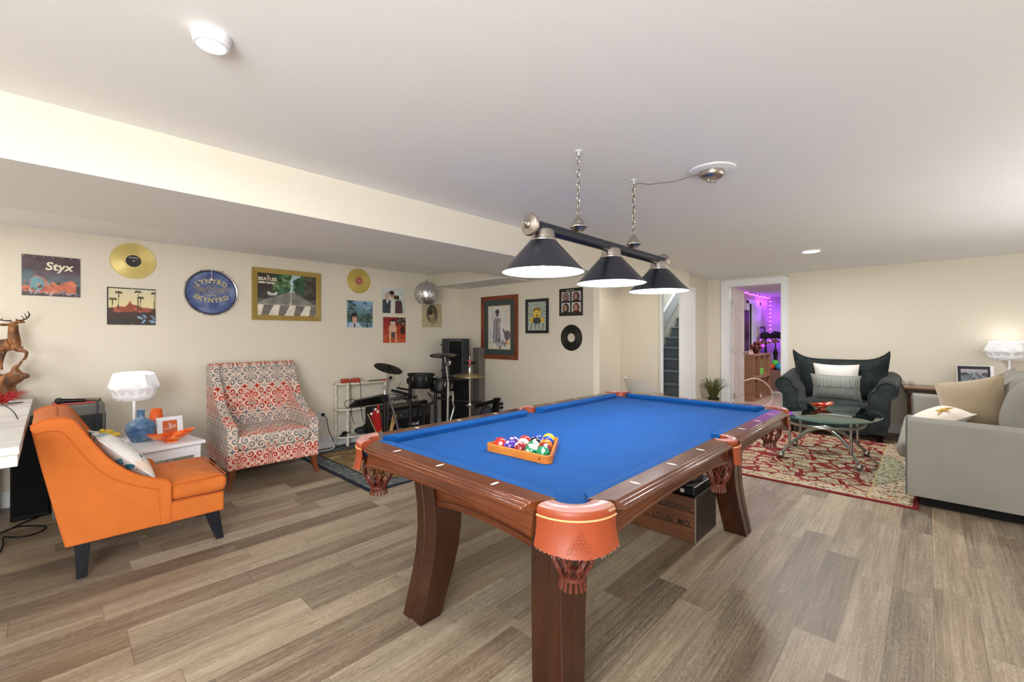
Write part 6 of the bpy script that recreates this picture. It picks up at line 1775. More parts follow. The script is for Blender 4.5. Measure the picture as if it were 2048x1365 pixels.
# second floor-standing chrome parts of the pedal side
MB().cyl((2.60, 4.05, 0.0), (2.50, 4.18, 0.58), 0.013, n=12).cyl((2.615, 4.03, 0.0), (2.57, 4.09, 0.26), 0.017, n=12).build('stand_leg', M_GTUBE, kit, smooth=40)
MB().cyl((2.54, 4.30, 0.0), (2.50, 4.22, 0.58), 0.012, n=12).build('stand_leg', M_GTUBE, kit, smooth=40)

def cymbal(name, c, r, M3, label, cat, mats_, parent=None, hole=0.35):
    t = thing(name, c, label, cat)
    mb = MB().lathe([(0.0, 0.016), (r * 0.12, 0.015), (r * 0.22, 0.006), (r * 0.75, 0.001), (r, -0.006), (r * 1.0, -0.010), (r * 0.75, -0.004), (r * 0.22, 0.001), (0.0, 0.002)], (0, 0, 0), 56)
    for i, f in enumerate(mb.f): mb.m[i] = 0
    mb.v = [tuple(Vector(c) + M3.to_3x3() @ Vector(v)) for v in mb.v]
    mb.build('cymbal_pad', mats_[0], t, smooth=40)
    if len(mats_) > 1:
        m2 = MB().lathe([(r * 0.30, 0.0), (r * 0.82, -0.0056), (r * 0.80, -0.0078), (r * 0.30, -0.004)], (0, 0, 0), 56, caps=False)
        m2.v = [tuple(Vector(c) + M3.to_3x3() @ Vector(v)) for v in m2.v]
        m2.build('underside', mats_[1], t, smooth=40)
        m3 = MB().cbox((0, 0, -0.014), (r * 0.55, 0.05, 0.018)).lathe([(0.0, 0.016), (0.014, 0.016), (0.014, 0.036), (0.0, 0.038)], (0, 0, 0), 14)
        m3.v = [tuple(Vector(c) + M3.to_3x3() @ Vector(v)) for v in m3.v]
        m3.build('sensor_box', M_BLACK, t, bevel=0.002)
    return t
M1 = rotz(radians(-46)) @ Matrix.Rotation(radians(19), 4, 'Y') @ Matrix.Rotation(radians(9), 4, 'X')
c1_ = cymbal('cymbal_pad_stand', (2.545, 4.28, 0.893), 0.155, M1, 'tilted black cymbal pad on two thin rods above the spindle shelf', 'cymbal pad', [M_PADR, M_PADT])
MB().cyl((2.54, 4.28, 0.882), (2.46, 4.21, 0.60), 0.0045, n=8).cyl((2.56, 4.275, 0.87), (2.50, 4.19, 0.60), 0.0035, n=8).build('rod', M_CHROME, c1_, smooth=40)
MB().cyl((2.46, 4.21, 0.66), (2.45, 4.20, 0.60), 0.010, n=10).ball((2.442, 4.20, 0.70), 0.016, nu=12, nv=8).build('wing_nut', M_CHROME, c1_, smooth=50)
M2_ = rotz(radians(-46)) @ Matrix.Rotation(radians(-2), 4, 'Y') @ Matrix.Rotation(radians(-12), 4, 'X')
c2_ = cymbal('cymbal_pad_stand', (3.095, 4.0, 1.027), 0.160, M2_, 'black cymbal pad on a chrome stand in front of the loudspeaker', 'cymbal pad', [M_PADR, M_PADT])
MB().cyl((3.095, 4.0, 1.01), (3.115, 4.0, 0.92), 0.008, n=12).cyl((3.115, 4.0, 0.93), (3.145, 4.0, 0.70), 0.012, n=12).cyl((3.145, 4.0, 0.72), (3.13, 4.0, 0.20), 0.014, n=12).build('stand_tube', M_CHROME, c2_, smooth=40)
MB().cyl((3.10, 3.98, 0.925), (3.15, 3.98, 0.925), 0.018, n=12).ball((3.155, 3.985, 0.945), 0.020, nu=12, nv=8, sc=(0.6, 1, 1.3)).build('wing_nut', M_CHROME, c2_, smooth=50)
MB().tube(smooth_path([(3.17, 3.98, 0.62), (3.19, 3.97, 0.58), (3.185, 3.97, 0.50), (3.20, 3.97, 0.44), (3.16, 3.98, 0.30)], 5), 0.010, 10).cbox((3.17, 3.98, 0.60), (0.05, 0.035, 0.05)).build('pedal_spring', M_CHROME, c2_, smooth=50)
for a in (0.4, 2.5, 4.6):
    MB().cyl((3.13, 4.0, 0.24), (3.13 + 0.20 * cos(a), 4.0 + 0.20 * sin(a), 0.0), 0.008, n=10).build('leg', M_CHROME, c2_, smooth=40)
c2_.location = Vector(c2_.location) + Vector((-0.128, -0.166, 0.008))
M_BRASS = mat('brass_cymbal', (196, 178, 128), 0.28, 0.85)
hh = cymbal('hi_hat_stand', (3.30, 3.80, 0.800), 0.183, rotz(0.0) @ Matrix.Rotation(radians(2), 4, 'X'), 'brass hi-hat cymbals on a chrome stand beside the tall loudspeaker', 'hi-hat', [M_BRASS])
MB().lathe([(0.0, 0.012), (0.05, 0.008), (0.12, -0.002), (0.183, -0.010), (0.183, -0.014), (0.05, -0.030), (0.0, -0.034)], (3.30, 3.80, 0.792), 48).build('lower_cymbal', M_BRASS, hh, smooth=40)
MB().cyl((3.30, 3.80, 0.0), (3.30, 3.80, 0.74), 0.011, n=14).cyl((3.30, 3.80, 0.74), (3.30, 3.80, 1.01), 0.0045, n=10).build('pole', M_CHROME, hh, smooth=40)
MB().lathe([(0.0, 0.0), (0.014, 0.0), (0.020, 0.03), (0.012, 0.06), (0.016, 0.09), (0.0, 0.10)], (3.30, 3.80, 0.81), 16).build('clutch', M_CHROME, hh, smooth=50)
MB().cyl((3.30, 3.80, 0.945), (3.30, 3.80, 0.965), 0.020, n=16).cyl((3.30, 3.80, 0.905), (3.30, 3.80, 0.92), 0.014, n=16).build('red_nut', mat('red_nut_plastic', (196, 40, 44), 0.4), hh, smooth=40)
MB().cbox((3.25, 3.81, 0.94), (0.06, 0.02, 0.02)).cbox((3.35, 3.79, 0.935), (0.06, 0.02, 0.02)).cyl((3.22, 3.81, 0.925), (3.39, 3.79, 0.918), 0.004).build('tambourine_arm', M_BLACK, hh, bevel=0.002)
MB().lathe([(0.012, 0.0), (0.020, 0.01), (0.020, 0.05), (0.012, 0.06)], (3.30, 3.80, 0.42), 14).cyl((3.30, 3.80, 0.45), (3.255, 3.81, 0.45), 0.006).build('height_clamp', M_CHROME, hh, smooth=50)
for a in (0.8, 2.9, 5.0):
    MB().cyl((3.30, 3.80, 0.30), (3.30 + 0.26 * cos(a), 3.80 + 0.26 * sin(a), 0.0), 0.008, n=10).build('leg', M_CHROME, hh, smooth=40)

# ------------------------------------------------------------------ keyboard amplifier on the floor
ka = thing('keyboard_amplifier', (2.78, 4.52, 0), 'wide black keyboard amplifier on the floor behind the drum rack', 'amplifier')
MB().box(2.47, 3.16, 4.36, 4.66, 0.0, 0.43).build('cabinet', M_BLACK, ka, bevel=0.010)
MB().box(2.50, 3.13, 4.350, 4.3595, 0.30, 0.40).build('control_panel', mat('panel_grey', (46, 48, 52), 0.5), ka)
MB().text('KC-550', 0.032, lambda x, y, z: (2.83 + x, 4.349 - z, 0.375 + y), 0).build('lettering', mat('grey_lettering', (150, 150, 150), 0.5), ka, recalc=False) if False else None
for k in range(9): MB().cyl((2.56 + 0.06 * k, 4.3495, 0.34), (2.56 + 0.06 * k, 4.338, 0.34), 0.010, n=12).build('control_knob', M_NICKEL if k % 3 == 0 else M_PADR, ka, smooth=40)
MB().lathe([(0.12, 0.0), (0.125, 0.006), (0.11, 0.010), (0.10, 0.004)], (2.92, 4.359, 0.18), 36, axis=Matrix.Rotation(pi / 2, 4, 'X')).lathe([(0.0, 0.0), (0.05, -0.0), (0.105, 0.006)], (2.92, 4.359, 0.18), 36, axis=Matrix.Rotation(pi / 2, 4, 'X'), caps=False).build('woofer', M_PADR, ka, smooth=50)
MB().text('Roland', 0.052, lambda x, y, z: (2.91 + x, 4.343 - z, 0.222 + y), 0, bold=0.001).build('lettering', M_PEARL, ka, recalc=False)
MB().cyl((3.06, 4.42, 0.43), (3.06, 4.42, 0.46), 0.02).build('pole_cup', M_BLACK, ka, smooth=40)

# ------------------------------------------------------------------ loudspeaker tower in the corner
def rotated_cabinet(name, loc, w, d, h, z0, rz, m, label, cat, bevel=0.01, grille=True, chamfer=0.0):
    t = thing(name, (loc[0], loc[1], z0), label, cat, rz=rz)
    if chamfer:
        poly = [(-w / 2 + chamfer, -d / 2), (w / 2 - chamfer, -d / 2), (w / 2, -d / 2 + chamfer), (w / 2 - 0.03, d / 2), (-w / 2 + 0.03, d / 2), (-w / 2, -d / 2 + chamfer)]
        MB().prism(poly, lambda a, b_, q: (a, b_, q), 0, h).build('cabinet', m, t, bevel=bevel, local=True)
    else: MB().box(-w / 2, w / 2, -d / 2, d / 2, 0, h).build('cabinet', m, t, bevel=bevel, local=True)
    if grille: MB().box(-w / 2 + chamfer + 0.012, w / 2 - chamfer - 0.012, -d / 2 - 0.006, -d / 2 - 0.0005, 0.03, h - 0.03).build('grille', M_BLACKM, t, bevel=0.003, local=True)
    return t
lb = rotated_cabinet('bass_cabinet', (3.69, 4.53), 0.37, 0.30, 0.705, 0.0, radians(-40), M_BLACK, 'black bass cabinet standing under the corner loudspeaker', 'speaker')
MB().cyl((-0.06, -0.157, 0.62), (-0.06, -0.162, 0.62), 0.022, n=20).build('badge', mat('pink_badge', (206, 130, 130), 0.4), lb, local=True)
pa = rotated_cabinet('loudspeaker', (3.69, 4.53), 0.36, 0.30, 0.50, 0.706, radians(-40), mat('loudspeaker_moulding', (40, 44, 48), 0.5), 'black loudspeaker stacked on the bass cabinet in the corner', 'speaker', 0.014, True, 0.09)
MB().cyl((-0.182, 0.02, 0.42), (-0.196, 0.02, 0.42), 0.012).cyl((-0.182, 0.02, 0.08), (-0.196, 0.02, 0.08), 0.012).build('side_bolt', M_BLACK, pa, local=True)
tw = rotated_cabinet('tower_speaker', (3.985, 4.40), 0.13, 0.105, 1.085, 0.0, radians(-90), mat('taupe_column', (112, 104, 98), 0.5), 'tall grey-brown column speaker right of the corner loudspeaker', 'speaker', 0.008, False)
# folded stand, backpack and box by the outlet
t = thing('folding_stand', (3.80, 3.96, 0), 'black folding stand leaning beside the wall outlet', 'stand')
MB().frustum((3.82, 3.97, 0.0), (0.10, 0.10), (3.86, 3.93, 0.44), (0.05, 0.06)).build('upright', M_BLACKM, t, bevel=0.006)
MB().cyl((3.86, 3.93, 0.43), (3.62, 4.06, 0.37), 0.024, n=12).cbox((3.865, 3.93, 0.445), (0.07, 0.06, 0.03)).build('arm', M_BLACKM, t, smooth=40)
o = MB().ball((3.88, 4.12, 0.15), 0.15, sc=(0.7, 0.8, 1.3)).build('backpack', mat('slate_blue_nylon', (58, 62, 78), 0.7, bump=(20, 0.8)), None, smooth=60)
o.data.transform(Matrix.Identity(4)); 
for v in o.data.vertices: v.co.z = max(v.co.z, 0.0)
tag(o, 'slate blue backpack on the floor beside the outlet', 'backpack')
o = MB().box(3.72, 3.84, 3.78, 3.90, 0.0, 0.235).build('cardboard_box', mat('tan_card_box', (196, 160, 124), 0.8), None, bevel=0.003); tag(o, 'small tan box on the floor in front of the backpack', 'box')

# ------------------------------------------------------------------ dark wildlife rug
r_ = MB().box(1.755, 4.0, 3.215, 4.80, 0.0, 0.008).build('rug', dark_rug_mat(1.755, 4.0, 3.215, 4.80), None, bevel=0.003)
tag(r_, 'dark bordered brown wildlife rug under the music gear', 'rug')
# ------------------------------------------------------------------ Persian rug
PRX0, PRX1, PRY0, PRY1 = 4.29, 6.92, 0.045, 1.86
r_ = MB().box(PRX0, PRX1, PRY0, PRY1, 0.0, 0.010).build('rug', persian_mat(PRX0, PRX1, PRY0, PRY1, 0.17, 0.285), None, bevel=0.003)
tag(r_, 'red and cream Persian rug under the glass coffee table', 'rug')
RZ0 = 0.0105

# ------------------------------------------------------------------ glass coffee table
ct = thing('coffee_table', (5.46, 0.76, RZ0), 'oval glass coffee table on arched nickel legs with ball feet', 'coffee table')
g = bpy.data.materials.new('tinted_glass'); g.use_nodes = True      # thin sheet: see-through tint plus a Fresnel reflection
nt_ = g.node_tree; nt_.nodes.clear()
o1 = nt_.nodes.new('ShaderNodeOutputMaterial'); mx_ = nt_.nodes.new('ShaderNodeMixShader'); tr_ = nt_.nodes.new('ShaderNodeBsdfTransparent'); gl_ = nt_.nodes.new('ShaderNodeBsdfGlossy'); fr_n = nt_.nodes.new('ShaderNodeFresnel')
tr_.inputs[0].default_value = lin((226, 240, 237)); gl_.inputs[0].default_value = lin((240, 250, 248)); gl_.inputs['Roughness'].default_value = 0.02; fr_n.inputs[0].default_value = 1.5
nt_.links.new(fr_n.outputs[0], mx_.inputs[0]); nt_.links.new(tr_.outputs[0], mx_.inputs[1]); nt_.links.new(gl_.outputs[0], mx_.inputs[2]); nt_.links.new(mx_.outputs[0], o1.inputs[0])
TCZ = 0.478
MB().lathe([(0.0, 0.0), (0.98, 0.0), (0.995, 0.003), (1.0, 0.006), (0.995, 0.009), (0.98, 0.012), (0.0, 0.012)], (5.43, 0.72, TCZ - 0.012), 72, sx=0.66, sy=0.42).build('glass_top', g, ct, smooth=50)
MB().tube([(5.43 + 0.657 * cos(2 * pi * k / 96), 0.72 + 0.417 * sin(2 * pi * k / 96), TCZ - 0.006) for k in range(96)], 0.0040, 6, closed=True).build('glass_edge', mat('green_glass_edge', (58, 92, 86), 0.1, spec=0.6), ct, smooth=60)
M_SAT = mat('satin_nickel', (176, 172, 168), 0.24, 1.0)
feet = [(5.13, 1.085), (5.13, 0.455), (5.80, 0.455), (5.78, 1.085)]
for k, (ya, yb) in enumerate(((1.085, 0.455),)):
    pass
for xa, xm in ((5.13, 5.40), (5.79, 5.52)):
    path = []
    for i in range(25):
        t = i / 24
        s_ = sin(pi * t)
        path.append((xa + (xm - xa) * s_ ** 0.9, 1.085 + (0.455 - 1.085) * t, RZ0 + 0.035 + 0.265 * s_ ** 0.85))
    MB().tube(path, 0.0155, 14).build('arched_leg', M_SAT, ct, smooth=50)
for fx, fy in ((5.13, 1.085), (5.13, 0.455), (5.79, 0.455), (5.79, 1.085)):
    MB().ball((fx, fy, RZ0 + 0.034), 0.034, nu=24, nv=16).build('ball_foot', M_SAT, ct, smooth=60)
posts = [(5.19, 1.02), (5.19, 0.52), (5.73, 0.52), (5.73, 1.02)]
for qx_, qy_ in posts:
    MB().cyl((qx_, qy_, RZ0 + 0.11), (qx_, qy_, 0.43), 0.013, n=14).build('post', M_SAT, ct, smooth=40)
    MB().ball((qx_, qy_, 0.440), 0.027, nu=20, nv=12, sc=(1, 1, 0.8)).build('glass_support', M_SAT, ct, smooth=60)
ring = [(5.46 + 0.44 * cos(2 * pi * k / 64), 0.77 + 0.33 * sin(2 * pi * k / 64), 0.378) for k in range(64)]
MB().tube(ring, 0.016, 12, closed=True).build('ring_rail', M_SAT, ct, smooth=60)
g = G('red_art_glass', 0.10, coat=0.8)
x, y, z = g.coord()
n = g.noise(g.vec(x * 18, y * 18, z * 18), 1.0, 3, 0.6)
g.color(g.ramp(n, [(0.38, (120, 18, 12)), (0.52, (178, 40, 22)), (0.66, (226, 150, 110))]))
boat_dish((5.66, 0.82, TCZ + 0.0005), radians(-40), 0.27, 0.16, 0.055, g.m, 'red art glass dish on the glass coffee table')

# ------------------------------------------------------------------ dark green-grey armchair (faces -x)
g = G('charcoal_velvet', 0.75, sheen=0.12, spec=0.2)
x, y, z = g.coord()
n = g.noise(g.vec(x * 6, y * 6, z * 6), 1.0, 3, 0.6)
g.color(g.ramp(n, [(0.35, (26, 33, 33)), (0.5, (34, 42, 42)), (0.66, (46, 55, 54))]))
M_DK = g.m
dc_ = thing('rolled_arm_chair', (7.0, 0.84, 0.0), 'wide charcoal rolled-arm chair against the far wall', 'armchair')
AX0, AX1 = 6.60, 7.40
def rolled_arm(yin, sg):
    """yin: inner face; sg: outward direction in y"""
    rc = yin + sg * 0.165; zc = 0.615; R_ = 0.105
    def sec(x_, lift, R2):
        out = []
        out.append((x_, yin, RZ0 + 0.09)); out.append((x_, yin, zc - 0.05))
        for i in range(15):
            a = radians(180 - 0 - (i / 14) * 235)
            out.append((x_, rc + sg * (R2 * cos(a)), zc + lift + R2 * sin(a)))
        out.append((x_, rc + sg * 0.005, zc - 0.12)); out.append((x_, rc - sg * 0.010, RZ0 + 0.09))
        return out
    rings = [sec(AX0 + 0.012, 0, R_ - 0.014), sec(AX0, 0, R_ - 0.005)] if False else []
    for x_, l_, R2 in ((AX0, 0.0, R_ - 0.012), (AX0 + 0.012, 0.0, R_), (6.8, 0.012, R_), (7.1, 0.045, R_), (AX1 - 0.02, 0.075, R_), (AX1, 0.075, R_ - 0.01)):
        rings.append(sec(x_, l_, R2))
    a_ = MB().loft(rings).build('rolled_arm', M_DK, dc_, smooth=50)
    fr_ = [(AX0 - 0.003, yy, zz) for _, yy, zz in sec(AX0, 0.0, R_ - 0.010)]
    MB().tube(fr_, 0.006, 8).build('piping', M_DK, a_, smooth=50)
rolled_arm(0.50, -1); rolled_arm(1.20, 1)
MB().box(AX0 + 0.03, 7.35, 0.50, 1.20, RZ0 + 0.06, 0.33).build('seat_base', M_DK, dc_, bevel=0.02, seg=3)
pad(AX0 + 0.005, 7.20, 0.505, 1.195, 0.325, 0.425, 0.035, 0.012, 0.05).build('seat_cushion', M_DK, dc_, smooth=50)
MB().prism([(7.13, 0.33), (7.18, 0.80), (7.22, 0.875), (7.32, 0.885), (7.40, 0.83), (7.40, RZ0 + 0.09), (7.13, RZ0 + 0.09)], lambda a, b_, t: (a, t, b_), 0.42, 1.28).build('back_frame', M_DK, dc_, smooth=40, bevel=0.025, seg=3)
Mb = rotz(radians(90)) @ Matrix.Rotation(radians(-12), 4, 'X')
def eared(w, h, t, M, c, n=20):
    """cushion whose top corners rise into ears"""
    mb = MB()
    def shape(a, b_):
        x_ = a * w / 2 * (1 - 0.10 * (1 - ((b_ + 1) / 2) ** 1.5) + 0.03 * abs(b_))
        z_ = b_ * h / 2 + (0.125 * abs(a) ** 5 + 0.01) * max(b_, 0) ** 1.5
        return x_, z_
    for sg in (-1, 1):
        def fn(u, v):
            a, b_ = 2 * u - 1, 2 * v - 1
            th = max((1 - abs(a) ** 3.5) * (1 - abs(b_) ** 3.0), 0) ** 0.5
            x_, z_ = shape(a, b_)
            return Vector(c) + M.to_3x3() @ Vector((x_, sg * (t / 2 * th + 0.004), z_))
        mb.grid(fn, n, n)
    path = []
    for k in range(4 * n):
        if k < n: a, b_ = -1 + 2 * k / n, -1
        elif k < 2 * n: a, b_ = 1, -1 + 2 * (k - n) / n
        elif k < 3 * n: a, b_ = 1 - 2 * (k - 2 * n) / n, 1
        else: a, b_ = -1, 1 - 2 * (k - 3 * n) / n
        x_, z_ = shape(a, b_)
        path.append(Vector(c) + M.to_3x3() @ Vector((x_, 0, z_)))
    mb.tube(path, 0.010, 8, closed=True)
    return mb
o = eared(0.98, 0.50, 0.22, Mb, (7.085, 0.83, 0.685)).build('back_cushion', M_DK, dc_, smooth=60)
for sx in (AX0 + 0.06, 7.30):
    for sy in (0.40, 1.30):
        MB().frustum((sx, sy, RZ0 if sx < 6.9 else 0.0), (0.05, 0.05), (sx, sy, RZ0 + 0.095), (0.07, 0.07)).build('leg', M_BLACKM, dc_, bevel=0.003)
M_STR = stripes_mat('ticking_stripe', (222, 220, 214), (96, 106, 104), 0.0145, 0.74)
t = thing('throw_pillow', (6.95, 0.83, 0.44), 'plain white cushion behind the striped one on the charcoal chair', 'cushion')
pillow_mb(0.46, 0.44, 0.13, rotz(radians(90)) @ Matrix.Rotation(radians(-14), 4, 'X'), (6.935, 0.845, 0.675), ears=0.03).build('cushion_cover', mat('white_cotton', (228, 224, 218), 0.85), t, smooth=60)
t = thing('throw_pillow', (6.80, 0.83, 0.44), 'grey and white striped cushion with toggles on the charcoal chair', 'cushion')
Ms = rotz(radians(90)) @ Matrix.Rotation(radians(-20), 4, 'X')
pillow_mb(0.50, 0.33, 0.13, Ms, (6.80, 0.835, 0.605), ears=0.03).build('cushion_cover', M_STR, t, smooth=60)
def onp(a, b_, off=0.066):
    th = max((1 - abs(a / 0.25) ** 2.6) * (1 - abs(b_ / 0.165) ** 2.6), 0) ** 0.55
    return Vector((6.80, 0.835, 0.605)) + Ms.to_3x3() @ Vector((a, 0.065 * th + 0.004, b_))
MB().tube([onp(-0.22 + 0.44 * i / 16, 0.035) for i in range(17)], 0.002, 6).build('flap_seam', mat('grey_seam', (110, 116, 112), 0.8), t, smooth=60)
for a in (-0.165, -0.055, 0.055, 0.165):
    MB().tube([onp(a + 0.010 * cos(q), 0.045 + 0.008 * sin(q)) + Ms.to_3x3() @ Vector((0, 0.002, 0)) for q in [2 * pi * k / 10 for k in range(10)]], 0.002, 6, closed=True).build('toggle', mat('dark_green_toggle', (60, 84, 80), 0.5), t, smooth=60)

# ------------------------------------------------------------------ sofa (faces +y)
g = G('grey_beige_suede', 0.85, sheen=0.05, spec=0.2)
x, y, z = g.coord()
n = g.noise(g.vec(x * 3, y * 3, z * 3), 1.0, 3, 0.6)
g.color(g.ramp(n, [(0.30, (139, 136, 128)), (0.5, (143, 140, 132)), (0.70, (147, 144, 136))]))
M_SOFA = g.m
M_SOFA_P = mat('sofa_piping', (92, 94, 94), 0.8)
so = thing('sofa', (5.41, -0.40, 0), 'grey-beige sofa with track arms in the right foreground', 'sofa')
SX0_, SX1_ = 4.385, 6.45
def track_arm(xa, xb):
    prof = [(xa + 0.004, 0.075), (xa, 0.12), (xa, 0.585), (xa + 0.012, 0.622), (xa + 0.05, 0.640), (xb - 0.05, 0.640), (xb - 0.012, 0.622), (xb, 0.585), (xb, 0.12), (xb - 0.004, 0.075)]
    N = 3; rings = []
    for yy, dz in ((0.118, -0.004), (0.105, 0.0), (-0.2, -0.004), (-0.60, -0.010), (-0.95, -0.014)):
        rings.append([(a if yy < 0.11 else xa + (a - xa) * 0.985 + 0.001, yy, b_ + (dz if b_ > 0.3 else 0)) for a, b_ in prof])
    o_ = MB().loft(rings).build('track_arm', M_SOFA, so, smooth=45)
    for xx in (xa, xb):
        pass
    MB().tube([(a, 0.112, b_) for a, b_ in prof], 0.0048, 8).build('piping', M_SOFA_P, o_, smooth=50)
track_arm(SX0_, SX0_ + 0.19); track_arm(SX1_ - 0.19, SX1_)
MB().box(SX0_ + 0.18, SX1_ - 0.18, -0.90, 0.095, 0.075, 0.30).build('seat_base', M_SOFA, so, bevel=0.012, seg=3)
MB().prism([(-0.98, 0.075), (-0.70, 0.075), (-0.70, 0.62), (-0.76, 0.80), (-0.82, 0.845), (-0.93, 0.84), (-0.98, 0.78)], lambda a, b_, t: (t, a, b_), SX0_ + 0.02, SX1_ - 0.02).build('back_frame', M_SOFA, so, smooth=45, bevel=0.02, seg=3)
IW = (SX1_ - SX0_ - 0.38) / 3
for k in range(3):
    xa = SX0_ + 0.19 + IW * k
    pad(xa + 0.004, xa + IW - 0.004, -0.66, 0.165, 0.302, 0.425, 0.03, 0.010, 0.05).build('seat_cushion', M_SOFA, so, smooth=50)
    Mc = rotz(radians(0)) @ Matrix.Rotation(radians(14), 4, 'X')
    pillow_mb(IW - 0.01, 0.50, 0.25, Mc, (xa + IW / 2, -0.53, 0.705), n=16, ears=0.02).build('back_cushion', M_SOFA, so, smooth=60)
MB().box(SX0_ + 0.045, SX1_ - 0.045, -0.90, 0.04, 0.011, 0.073).build('plinth', M_BLACKM, so)
t = thing('throw_pillow', (5.55, -0.22, 0.45), 'tan velvet cushion standing on its edge on the sofa', 'cushion')
pillow_mb(0.43, 0.43, 0.22, rotz(radians(66)) @ Matrix.Rotation(radians(14), 4, 'X') @ Matrix.Rotation(radians(14), 4, 'Y'), (5.30, -0.27, 0.680), n=16, ears=0.05).build('cushion_cover', mat('tan_velvet', (154, 137, 110), 0.8, sheen=0.4, noise=(8, 0.10)), t, smooth=60)
t = thing('throw_pillow', (5.35, 0.0, 0.45), 'white cushion with a gold starfish lying on the sofa seat', 'cushion')
Mw = rotz(radians(20)) @ Matrix.Rotation(radians(64), 4, 'X')
pillow_mb(0.38, 0.34, 0.16, Mw, (5.20, -0.07, 0.552), n=16, ears=0.04).build('cushion_cover', mat('cream_linen', (226, 216, 204), 0.85), t, smooth=60)
sfm = MB()
cc = Vector((5.20, -0.07, 0.552)) + Mw.to_3x3() @ Vector((-0.085, 0.078, 0.03))
for k in range(5):
    a = 2 * pi * k / 5 + 0.3
    sfm.tube([cc, cc + Mw.to_3x3() @ Vector((0.035 * cos(a), 0.002, 0.035 * sin(a))), cc + Mw.to_3x3() @ Vector((0.075 * cos(a), -0.010, 0.075 * sin(a)))], [0.010, 0.007, 0.002], 8)
sfm.build('gold_starfish', mat('gold_embroidery', (196, 156, 52), 0.5), t, smooth=60)

# ------------------------------------------------------------------ end table, photo, dish, lamp
M_WAL = wood_mat('walnut_veneer', (74, 44, 28), (112, 76, 52), (150, 112, 82), 0.3, 'y')
et = thing('end_table', (7.2, -0.30, 0), 'dark walnut end table between the sofa and the far wall', 'side table')
ETZ = 0.645
MB().prism([(7.44, 0.245), (6.985, 0.200), (6.945, -0.19), (6.945, -0.60), (6.985, -0.92), (7.44, -0.97)], lambda a, b_, t: (a, b_, t), ETZ - 0.022, ETZ).build('tabletop', M_WAL, et, bevel=0.004)
MB().prism([(7.42, 0.215), (7.005, 0.170), (6.97, -0.19), (6.97, -0.60), (7.005, -0.89), (7.42, -0.94)], lambda a, b_, t: (a, b_, t), ETZ - 0.085, ETZ - 0.0225).build('apron', wood_mat('dark_walnut', (34, 20, 14), (52, 32, 22), (76, 50, 36), 0.35, 'y'), et)
for sx, sy in ((7.04, 0.12), (7.40, 0.16), (7.04, -0.84), (7.40, -0.88)):
    MB().frustum((sx, sy, 0), (0.03, 0.03), (sx, sy, ETZ - 0.08), (0.05, 0.05)).build('leg', M_WAL, et)
pf = thing('picture_frame', (7.24, -0.40, ETZ), 'silver framed black and white photograph of a seated dog on the end table', 'picture frame', rz=radians(-90 + 6))
Mf = Matrix.Rotation(radians(-12), 4, 'X')
FW, FH = 0.300, 0.270
fr(MB().box(-FW / 2, FW / 2, -0.010, 0.008, 0, 0.008).box(-FW / 2, FW / 2, -0.010, 0.008, FH - 0.008, FH).box(-FW / 2, -FW / 2 + 0.008, -0.010, 0.008, 0.008, FH - 0.008).box(FW / 2 - 0.030, FW / 2, -0.010, 0.008, 0.008, FH - 0.008)).build('frame', mat('silver_frame', (206, 204, 208), 0.3, 0.6), pf, bevel=0.001, local=True)
fr(MB().box(-FW / 2 + 0.008, FW / 2 - 0.030, -0.004, 0.004, 0.008, FH - 0.008)).build('mount', mat('black_mount', (28, 30, 34), 0.5), pf, local=True)
c = Cv(72, 60, (150, 150, 158), 41)
c.vgrad((90, 96, 104), (176, 172, 180), 0, 1); c.ell(0.14, 0.68, 0.18, 0.12, (60, 64, 70)); c.ell(0.9, 0.66, 0.14, 0.16, (70, 74, 80))
c.ell(0.30, 0.30, 0.34, 0.34, (104, 116, 124)); c.ell(0.70, 0.30, 0.32, 0.36, (120, 132, 140)); c.ell(0.52, 0.58, 0.15, 0.24, (134, 146, 154)); c.ell(0.48, 0.42, 0.09, 0.11, (90, 100, 108)); c.ell(0.66, 0.62, 0.06, 0.22, (86, 94, 102), 0.4); c.ell(0.37, 0.60, 0.05, 0.18, (86, 94, 102), -0.3); c.ell(0.46, 0.38, 0.035, 0.025, (30, 32, 36)); c.ell(0.47, 0.60, 0.02, 0.02, (24, 26, 30)); c.ell(0.56, 0.60, 0.02, 0.02, (24, 26, 30)); c.mask(c.v < 0.10, (70, 78, 86)); c.noise(20, 18)
mb_w, mb_h = FW - 0.085, FH - 0.075
org_ = pf.matrix_basis.copy()
def pp(u, v, q): return tuple(Mf @ Vector((-FW / 2 + 0.035 + u * mb_w, -0.0045 - q, 0.034 + v * mb_h)))
_b = MB.build
pr = painted(c, pp, 'print', None, 0.3, 0.001); pr.parent = pf
fr(MB().box(-0.02, 0.02, 0.010, 0.014, 0.05, 0.2).prism([(0.012, 0.19), (0.085, -0.030), (0.095, -0.030), (0.014, 0.20)], lambda a, b_, t: (t, a, b_), -0.02, 0.02)).build('easel_back', M_BLACKM, pf, local=True)
t = thing('pedestal_dish', (7.15, -0.185, ETZ), 'pale green pedestal dish on the end table in front of the photograph', 'dish')
MB().lathe([(0.0, 0), (0.038, 0.0), (0.036, 0.006), (0.026, 0.012), (0.024, 0.026), (0.032, 0.034), (0.070, 0.048), (0.098, 0.066), (0.100, 0.069), (0.096, 0.070), (0.066, 0.054), (0.0, 0.044)], (7.15, -0.185, ETZ), 40, sx=0.9, sy=1.1).build('dish_body', mat('celadon_glaze', (176, 192, 178), 0.25, coat=0.4), t, smooth=50)
o = MB().cbox((7.12, -0.62, ETZ + 0.035), (0.12, 0.16, 0.07), 0, rotz(0.5)).build('dark_box', M_BLACKM, None, bevel=0.004); tag(o, 'small dark box behind the framed photograph on the end table', 'box')
folded_lamp((7.24, -0.655, ETZ), 'white folded-shade lamp on the end table by the far wall', 0.3, 2.2, 0.558, 0.198)

